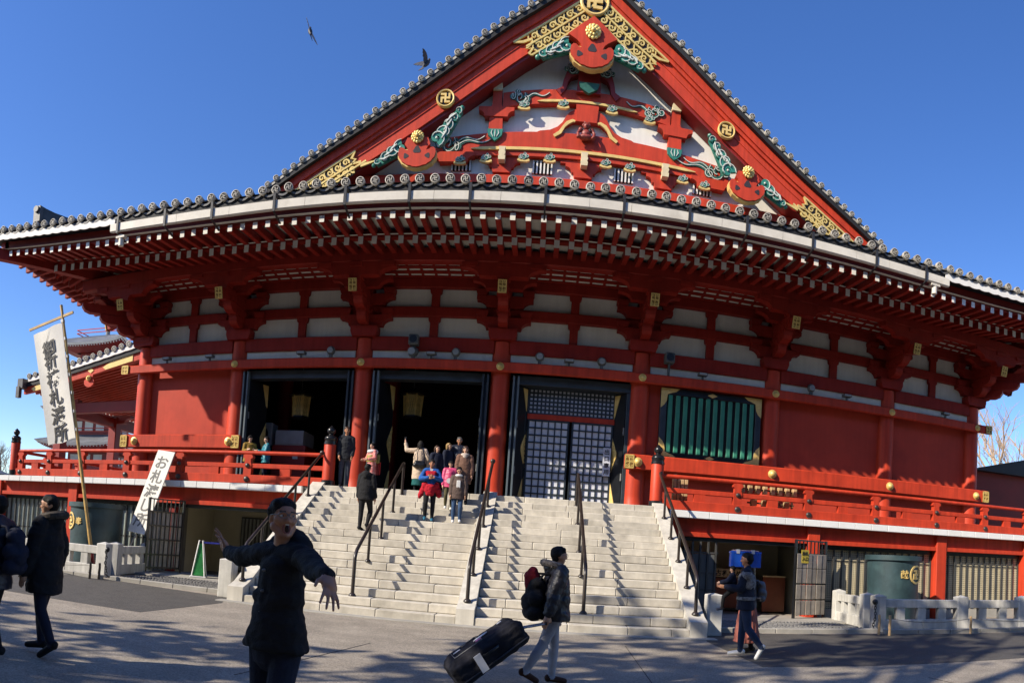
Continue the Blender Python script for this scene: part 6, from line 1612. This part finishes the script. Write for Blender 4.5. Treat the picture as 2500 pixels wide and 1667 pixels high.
def backpack(label, t, j, m, m2=None, w=.15, h=.46, dep=.18, z=-.02):
    sc = j['sc']; o = thing('backpack', label, 'backpack', l2w(t, sc + V((0, -.11 * j['H'] - dep * .5, -h * .55 + z)))); o.rotation_euler = (0, 0, t.rotation_euler.z)
    Fig().limb((-w * .55, 0, -h * .36), (w * .55, 0, -h * .36), dep * .5, dep * .5).limb((-w * .6, 0, 0), (w * .6, 0, 0), dep * .52, dep * .52).limb((-w * .4, .02, h * .36), (w * .4, .02, h * .36), dep * .40, dep * .40).limb((0, .02, -h * .3), (0, .02, h * .35), w * .8, w * .7).limb((0, -dep * .38, -h * .2), (0, -dep * .38, -h * .02), dep * .3, dep * .3, 0, 1.8, (1, 0, 0)).grow('bag', [m], o, .013, 3, .008, 5)
    for sx in (1, -1):
        x = sx * .10; MB().tube([(x, .02, h * .36), (x, .08, h * .58), (x, .17, h * .58), (x, .25, h * .38), (x * 1.1, .27, .05), (x * 1.25, .18, -h * .28), (x, .02, -h * .36)], .018, 6).build('strap', m, o, smooth=60)
    if m2: Fig().limb((0, .0, h * .42), (.03, -.03, h * .62), .085, .06, 0, 1.2, (1, 0, 0)).limb((.0, -.04, h * .3), (-.02, -.06, h * .5), .07, .06).grow('red_bundle', [m2], o, .012, 2, .012, 6)
    return o
GS1, GS2 = 'visitors on the stairs', 'people walking past in front'
# ---- the man with outstretched arms
p, j = person('man in a long black coat shouting with both arms spread wide', (-2.34, -18.12, 0), (-.40, -.92), 1.83, SKINR, HAIRB, 'short', CBLK, CNAV, CBLK, CBLK, .008, .505, 1.30,
    legs=(((.06, -.12, -1), (.05, -.30, -1)), ((-.10, .28, -1), (-.06, -.10, -1))),
    arms=(((.92, -.30, -.10), (.93, -.36, .02), (.70, -.15, .60), (.3, .8, -.4)), ((-.78, .50, -.14), (-.74, .56, -.04), (-.62, .50, -.60), (.35, .2, -.8))), look=1.12, nod=.08, fat=.86, vox=.0068, detail=1, mouth=True, glasses=True, hood=True, wr=.013)
for k in range(4): MB().ball(j['nk'] + V((.02, .118, -.16 - .12 * k)), .009, .02, .009).build('button', GREYM, p)
# ---- two men walking left
p, j = person('man in a black parka with a fur hood walking left', (-5.95, -16.02, 0), (-.93, -.12), 1.80, SKIN, HAIRB, 'short', CBLK, CNAV, CBLK, CBLK, .042, .40, 1.10, hood=True, fur=mat('grey brown fur', (.07, .055, .042), .9, .4, 30),
    legs=(((.02, .22, -1), (0, -.10, -1)), ((-.02, -.10, -1), (0, -.50, -1), (0, .75, -.62))), arms=(((.22, -.18, -1), (.02, .35, -1)), ((-.2, .12, -1), (-.05, .3, -1))), look=.25, vox=.0105, glasses=True, wr=.010, group=GS2)
p, j = person('man in a dark navy jacket cut off by the left edge', (-6.26, -16.52, 0), (-.93, -.05), 1.78, SKIN, HAIRB, 'short', CNAV, CBLK, CBLK, CNVP, .035, .42, 1.08, vox=.013, group=GS2, legs=(((.02, .2, -1), (0, -.1, -1)), ((-.02, -.15, -1), (0, -.45, -1))))
backpack('dark backpack on the man at the left edge', p, j, CNAV)
# ---- woman with the suitcase
LJ = cloth('pale washed jeans', (.36, .37, .42)); RED_C = cloth('dark red cloth', (.22, .010, .018))
p, j = person('woman in a black padded jacket with fur hood pulling a suitcase', (-.58, -13.55, 0), (.96, .28), 1.68, SKIN, HAIRB, 'short', CBLK, LJ, cloth('brown boots', (.06, .025, .015)), mat('black padded nylon', (.012, .012, .018), .5, .2, 6, .3, 30), .045, .47, 1.10, hood=True, fur=mat('grey fur', (.20, .17, .145), .9, .35, 30),
    legs=(((.0, -.42, -1), (0, -.62, -1), (0, .8, -.5)), ((-.0, .12, -1), (0, -.02, -1))), arms=(((.22, -.34, -1), (.14, -.30, -1)), ((-.18, .1, -1), (-.05, .3, -1))), look=-.05, vox=.0105, wr=.011, group=GS2, glasses=True)
backpack('black backpack with a dark red cloth on top, worn by the suitcase woman', p, j, CBLK, RED_C, .16, .50, .20, -.05)
hw = l2w(p, j['arm'][0][2] + j['arm'][0][3] * .09)
# suitcase: tilted soft bag on wheels behind her
a0 = V((-1.72, -14.10, .12)); a1 = V((-1.04, -13.82, .66)); ax_ = (a1 - a0).normalized(); sd2 = V((-ax_.y, ax_.x, 0)).normalized(); nn_ = sd2.cross(ax_) * -1
o = thing('suitcase', 'large black soft suitcase on wheels pulled by the woman', 'suitcase'); mt = Matrix((ax_, sd2, ax_.cross(sd2))).transposed().to_4x4(); mt.translation = a0; o.matrix_world = mt
SCB = cloth('black suitcase fabric', (.014, .014, .020)); Ls = .98
sc6 = Fig(); sc6.mb.box(.0, Ls, -.22, .22, -.155, .155, bev=.05); sc6.mb.box(.06, Ls * .55, -.17, .17, .1, .185, bev=.03); sc6.mb.box(Ls * .5, Ls - .05, -.16, .16, .1, .175, bev=.03); sc6.grow('bag', [SCB], o, .013, 3, .009, 4)
MB().tube([(.03, -.226, -.08), (Ls * .5, -.228, -.08), (Ls - .03, -.226, -.08)], .010, 6).build('piping', BLK, o)
MB().tube([(.12, -.12, .19), (.14, .12, .19), (.48, .12, .19), (.50, -.12, .19), (.12, -.12, .19)], .006, 5).build('zip', GREYM, o)
MB().tube([(.40, -.225, .06), (.42, -.27, .06), (.58, -.27, .06), (.60, -.225, .06)], .014, 6).build('side_handle', BLK, o, smooth=60)
for y in (-.14, .14): MB().cyl((.06, y - .025, -.19), (.06, y + .025, -.19), .055, n=14).build('wheel', BLK, o, smooth=40)
ho = mt.inverted() @ hw
for dy in (-.045, .045): MB().tube([(Ls - .06, dy, .02), (ho.x - .03, ho.y + dy, ho.z)], .010, 8).build('handle_rod', mat('polished steel', (.55, .55, .56), .2, metal=1), o, smooth=50)
MB().tube([(ho.x - .03, ho.y - .06, ho.z), (ho.x, ho.y, ho.z), (ho.x - .03, ho.y + .06, ho.z)], .014, 8).build('grip', BLK, o, smooth=50)
WT = mat('white tag', (.70, .70, .72), .6)
tagm = MB().prism([(-.045, -.11), (.045, -.11), (.045, .11), (-.045, .11)], lambda a, b, q: (.33 + a, -.232 - q, b), 0, .006); tagm.build('luggage_tag', WT, o)
for cx_, cz_, ra, rb, m in ((.52, .02, .10, .025, WT), (.47, -.04, .045, .026, mat('pink patch', (.65, .22, .36), .6)), (.80, .04, .035, .012, WT), (.20, .06, .05, .016, WT)):
    MB().prism(circ(cx_, cz_ - .02, ra, 16, rb), lambda a, b, q: (a, b * 1.0, .188 + q), 0, .006).build('patch', m, o)
# ---- man with the crate, child and woman in the long skirt
DEN = cloth('blue denim', (.022, .038, .085)); SNK = mat('white sneaker', (.70, .69, .67), .6, .06, 10)
p, j = person('man in a dark patterned sweater carrying a blue crate on his shoulder', (2.74, -10.82, 0), (-.94, .34), 1.76, SKINR, HAIRB, 'short', CBLK, DEN, SNK, CNAV, .020, .47, 1.02,
    legs=(((.02, .10, -1), (0, .05, -1)), ((-.02, -.14, -1), (0, -.80, -1), (0, .45, -.9))), arms=(((.55, .10, .05), (-.12, -.25, .95), (-.5, -.2, .6)), ((-.10, .35, -1), (.25, 1, .10))), vox=.011, group=GS2)
KN = mat('grey and black knitted band', (.30, .30, .31), .9, .2, 22, .5, 60, col2=(.02, .02, .024))
Fig().limb(j['pel'] + V((0, 0, .185 * 1.76)), j['pel'] + V((0, 0, .225 * 1.76)), .168, .164, 0, 1.34, (1, 0, 0)).limb(*[j['sc'] + V((sx * .17, 0, -.06)) for sx in (1, -1)], .100, .100).grow('knitted_yoke', [KN], p, .012, 2, .004, 2)
Fig().cone(j['pel'] + V((0, 0, .12)), j['pel'] + V((0, 0, .06)), .165, .165, 0, 1.30).grow('knitted_band', [KN], p, .012, 1)
cr_ = l2w(p, j['sc'] + V((.20, .06, .215)))
o = thing('crate', 'blue plastic crate with a pink lid on the man\'s shoulder', 'crate', cr_, p.rotation_euler.z + .15)
BLU = mat('blue plastic crate', (.015, .14, .75), .4, .12, 4)
w_, d_, h_ = .165, .245, .135
for sx in (-1, 1):
    MB().box(sx * w_ - .008, sx * w_ + .008, -d_, d_, -h_, h_).build('side_panel', BLU, o); MB().box(-w_, w_, sx * d_ - .008, sx * d_ + .008, -h_, h_ - .001).build('side_panel', BLU, o)
    for k in range(4): MB().box(sx * (w_ + .008), sx * (w_ + .018), -d_ + .04 + k * .14, -d_ + .055 + k * .14, -h_, h_).build('rib', BLU, o)
    for k in range(3): MB().box(-w_ + .03 + k * .13, -w_ + .045 + k * .13, sx * (d_ + .008) - .005, sx * (d_ + .018) - .005, -h_, h_).build('rib', BLU, o)
MB().box(-w_, w_, -d_, d_, -h_, -h_ + .012).build('floor', BLU, o); MB().box(-w_ - .02, w_ + .02, -d_ - .02, d_ + .02, h_ - .03, h_ - .012).build('rim', BLU, o)
MB().box(-w_ * .9, w_ * .9, -d_ * .9, d_ * .9, h_, h_ + .022, bev=.006).build('lid', mat('pale pink lid', (.70, .45, .42), .5), o)
for y in (-.12, .14): MB().box(-w_ - .024, -w_ + .05, y - .03, y + .03, h_ - .04, h_ + .03).build('latch', WT, o)
PNK = cloth('dusty pink pleated cloth', (.36, .12, .09))
p, j = person('woman in a long dusty pink pleated skirt behind the crate man', (3.02, -10.12, 0), (-.95, .30), 1.62, SKIN, HAIRN, 'long', CBLK, CBLK, cloth('olive suede boots', (.09, .075, .05)), cloth('grey wool jacket', (.17, .17, .18)), .03, .50, 1.05, skirt=(PNK, .235, .20), pleat=.07, vox=.013, group=GS2,
    legs=(((.02, -.10, -1), (0, -.15, -1)), ((-.02, .25, -1), (0, .05, -1))))
backpack('small grey backpack with white straps on the pink skirted woman', p, j, cloth('grey wool jacket', (.17, .17, .18)), None, .11, .34, .13)
p, j = person('small child in dark clothes held against the chest of the crate man', (2.50, -10.76, .80), (-.96, .25), .82, SKIN2, HAIRB, 'short', CNAV, CBLK, CNAV, CNAV, .018, .40, 1.0, vox=.012, legs=(((.25, .75, -.7), (0, .1, -1)), ((-.25, .75, -.7), (0, .1, -1))), arms=(((.3, .5, -.6), (-.2, .8, -.2)), ((-.3, .5, -.6), (.2, .8, -.2))))
MB().box(-.055, .055, .075, .10, .44, .50).build('grey_bib', cloth('grey wool jacket', (.17, .17, .18)), p)
# ---- people on the stairs and the landing
def sz(y): return stz(y) if y < Y1s else DECK
def onstep(y): return (Y0s + TRD * (math.floor((y - Y0s) / TRD) + .62)) if y < Y1s else y
CAMD = lambda x, y: (CAM.x - x, CAM.y - y)
UPS = (((.02, .45, -1), (0, -.55, -1)), ((-.02, .0, -1), (0, -.08, -1)))
DWN = (((.03, .30, -1), (0, -.35, -1), (0, 1, -.35)), ((-.03, .02, -1), (0, -.04, -1)))
y = onstep(-5.0)
person('man in a black hooded jacket climbing the left flight, seen from behind', (-5.22, y, sz(y)), (.12, 1), 1.72, SKIN, HAIRB, 'short', CBLK, CBLK, CBLK, CBLK, .026, .46, 1.05, hood=True, legs=UPS, vox=.012, group=GS1)
KIM = mat('red and white flowered kimono', (.62, .03, .03), .7, .3, 16, col2=(.62, .40, .36)); OBI = mat('gold and olive sash', (.34, .27, .07), .6, .3, 22)
x = -5.78
p, j = person('girl in a red flowered kimono with a white fur collar', (x, -2.35, DECK), (-.35, -.4), 1.36, SKIN2, HAIRB, 'bun', KIM, KIM, CREAM, KIM, .02, .50, 1.0, skirt=(KIM, .15, .06), vox=.013, group=GS1, arms=(((.4, .2, -1), (-.3, .8, -.2)), ((-.4, .2, -1), (.3, .8, -.2))))
ring = [j['nk'] + V((.12 * math.cos(a), -.01 + .11 * math.sin(a), -.045)) for a in [2 * PI * k / 18 for k in range(19)]]
MB().tube(ring, .052, 10, caps=False).build('fur_collar', mat('white fur', (.74, .72, .72), .9), p, smooth=70)
MB().lathe([(.155, 0), (.165, .06), (.165, .15), (.155, .20)], c=j['pel'] + V((0, 0, .10)), n=20).box(-.13, .13, -.22, -.12, j['pel'].z + .08, j['pel'].z + .36, bev=.03).build('sash', OBI, p, smooth=50)
for k in range(3): MB().box(-.14 + .09 * k, -.09 + .09 * k, -.235, -.222, j['pel'].z - .25, j['pel'].z + .12).build('sash_ribbon', mat('red silk', (.55, .02, .02), .5), p)
MB().ball(j['HD'](.03, -.06, .05), .05, .04, .04).build('hair_flower', mat('pink flower', (.60, .14, .24), .6), p, smooth=60)
person('man in a dark hooded sweatshirt standing by the left newel post', (-6.62, -2.30, DECK), CAMD(-6.6, -2.3), 1.84, SKINR, HAIRN, 'short', CNAV, cloth('grey blue jeans', (.055, .065, .09)), CBLK, cloth('charcoal sweatshirt', (.022, .025, .032)), .02, .46, 1.02, hood=True, vox=.012, group=GS1, arms=(((.14, .05, -1), (-.10, .45, -1)), ((-.14, .05, -1), (.10, .4, -1))))
person('woman in a mustard jacket looking at her phone behind the railing', (-9.95, -1.95, DECK), (.5, -.8), 1.55, SKIN2, HAIRB, 'bob', CBLK, CBLK, CBLK, cloth('mustard jacket', (.27, .17, .03)), .02, .45, 1.05, vox=.014, group='people behind the left railing', arms=(((.2, .25, -1), (-.3, .8, .15)), ((-.2, .25, -1), (.3, .8, .15))), nod=-.3)
person('child in a turquoise jacket leaning on the left railing', (-9.36, -1.95, DECK), (-.7, -.6), 1.52, SKIN2, HAIRB, 'short', CNAV, CNAV, CBLK, mat('turquoise nylon', (.01, .20, .27), .5, .2, 6), .02, .45, 1.05, vox=.014, group='people behind the left railing', arms=(((.2, .35, -1), (-.2, .85, .1)), ((-.2, .35, -1), (.2, .85, .1))), nod=-.2)
p, j = person('woman in a cream belted coat holding up a phone, seen from behind', (-4.42, -1.9, DECK), (-.10, 1), 1.56, SKIN2, HAIRB, 'long', CBLK, CBLK, CBLK, cloth('cream coat', (.60, .47, .35)), .026, .26, 1.15, skirt=(cloth('teal skirt', (.01, .10, .10)), .17, .22), vox=.012, group=GS1, arms=(((.35, -.05, -.75), (-.1, .35, -.8)), ((-.75, .15, .0), (-.25, .1, 1))))
hp = l2w(p, j['arm'][1][2] + j['arm'][1][3] * .09)
o = MB().box(-.037, .037, -.004, .004, -.07, .07, bev=.003).build('phone', BLK, loc=hp + V((0, 0, .04))); tag(o, 'dark phone held up by the woman in the cream coat', 'phone')
hb = l2w(p, j['pel'] + V((.02, -.17, .03)))
o = thing('handbag', 'black leather handbag on the back of the cream coat', 'handbag', hb, p.rotation_euler.z)
Fig().limb((-.12, 0, -.02), (.12, 0, -.02), .085, .085, 0, 1).limb((-.10, 0, .06), (.10, 0, .06), .06, .06).grow('bag', [mat('black leather', (.012, .012, .012), .3)], o, .012, 2, .006, 2)
MB().tube([(-.14, 0, .08), (-.16, .0, .25), (-.10, .07, .52), (-.02, .12, .60)], .012, 6).tube([(.14, 0, .08), (.12, .02, .3), (.02, .09, .55)], .012, 6).build('strap', BLK, o, smooth=60)
y = onstep(-4.35)
BLUE = cloth('bright blue knit', (.018, .10, .36)); CRIM = cloth('crimson nylon', (.42, .008, .022))
p, j = person('man in a blue sweater with arms crossed and a red jacket at his waist', (-3.66, y, sz(y)), CAMD(-3.9, y), 1.63, SKINR, HAIRB, 'short', BLUE, CBLK, mat('teal blue trainer', (.01, .13, .22), .5), BLUE, .018, .50, 1.0, legs=DWN, vox=.0115, group=GS1,
    arms=(((.38, .35, -.75), (-.9, .45, .12)), ((-.38, .35, -.75), (.9, .5, .25))))
q = j['pel']
Fig().limb(q + V((.14, .05, .10)), q + V((-.14, .05, .10)), .10, .10).limb(q + V((.16, .02, .04)), q + V((.26, .0, -.20)), .09, .06).limb(q + V((-.16, .02, .04)), q + V((-.24, .02, -.12)), .10, .08).limb(q + V((0, .10, .06)), q + V((.0, .11, -.10)), .10, .08, 0, 1.6, (1, 0, 0)).grow('red_jacket', [CRIM], p, .012, 3, .012, 3)
Fig().limb(j['sc'] + V((-.09, .11, -.06)), j['sc'] + V((.09, .11, -.06)), .055, .055).limb(j['sc'] + V((-.07, .13, -.12)), j['sc'] + V((.07, .13, -.12)), .06, .06).grow('red_gloves', [CRIM], p, .012, 2, .006, 3)
MB().prism([(-.045, 0), (.045, 0), (0, -.11)], lambda a, b, tt: (a, .108 - tt, j['nk'].z + b - .02), -.02, .0).build('white_collar', SNK, p)
y = onstep(-3.6)
p, j = person('child in a pink jacket with olive trousers coming down the steps', (-3.24, y, sz(y)), CAMD(-3.3, y), 1.33, SKIN2, HAIRB, 'short', CBLK, cloth('olive trousers', (.085, .075, .035)), SNK, mat('pink nylon', (.62, .06, .17), .5, .2, 6), .028, .46, 1.08, legs=DWN, vox=.012, group=GS1, nod=-.35, fat=1.05)
MB().lathe([(.07, 0), (.07, .02), (.05, .025)], n=20, axis='Y').build('white_badge', SNK, p, loc=j['pel'] + V((.02, .155, .10)), smooth=40)
y = onstep(-4.35)
p, j = person('boy in a brown hooded jacket and jeans looking down', (-2.92, y, sz(y)), CAMD(-3.1, y), 1.47, SKIN, HAIRB, 'short', SNK, cloth('mid blue jeans', (.035, .075, .16)), SNK, cloth('grey brown jacket', (.11, .075, .062)), .028, .43, 1.15, legs=(((.03, .04, -1), (0, -.05, -1)), ((-.03, .22, -1), (0, -.28, -1))), vox=.0115, group=GS1, nod=-.40, hood=True)
MB().box(-.05, .05, -.012, .012, -.19, .19, bev=.01).build('white_shirt_front', SNK, p, loc=j['pel'] + V((0, .125, .17)))
MB().tube([j['nk'] + V((.07 * math.cos(a), .03 + .06 * math.sin(a), -.01)) for a in [2 * PI * k / 14 for k in range(15)]], .035, 8, caps=False).build('white_hood', SNK, p, smooth=70)
y = onstep(-3.25)
person('woman in a brown coat with a pale chunky scarf', (-2.90, y, sz(y)), CAMD(-3, -3.2), 1.62, SKIN2, HAIRN, 'bob', CBLK, CBLK, CBLK, cloth('brown wool coat', (.17, .09, .062)), .03, .36, 1.1, vox=.0125, group=GS1, scarf=cloth('pale wool scarf', (.52, .44, .38)))
person('tall man with glasses in a navy down jacket at the back of the group', (-3.22, -2.2, DECK), CAMD(-3.2, -2.2), 1.68, SKINR, HAIRG, 'short', CNAV, CBLK, CBLK, CNVP, .035, .45, 1.05, vox=.0125, group=GS1, glasses=True)
person('woman with long brown hair behind the man in blue', (-3.74, onstep(-2.95), sz(onstep(-2.95))), (.6, -.8), 1.46, SKIN2, HAIRN, 'long', CBLK, CBLK, CBLK, CNAV, .02, .45, 1.05, vox=.014, group=GS1)
person('fair haired woman half hidden in the middle of the group', (-3.50, -2.4, DECK), (.8, -.5), 1.46, SKIN2, HAIRY, 'bob', CBLK, CBLK, CBLK, CNAV, .02, .45, 1.05, vox=.014, group=GS1)
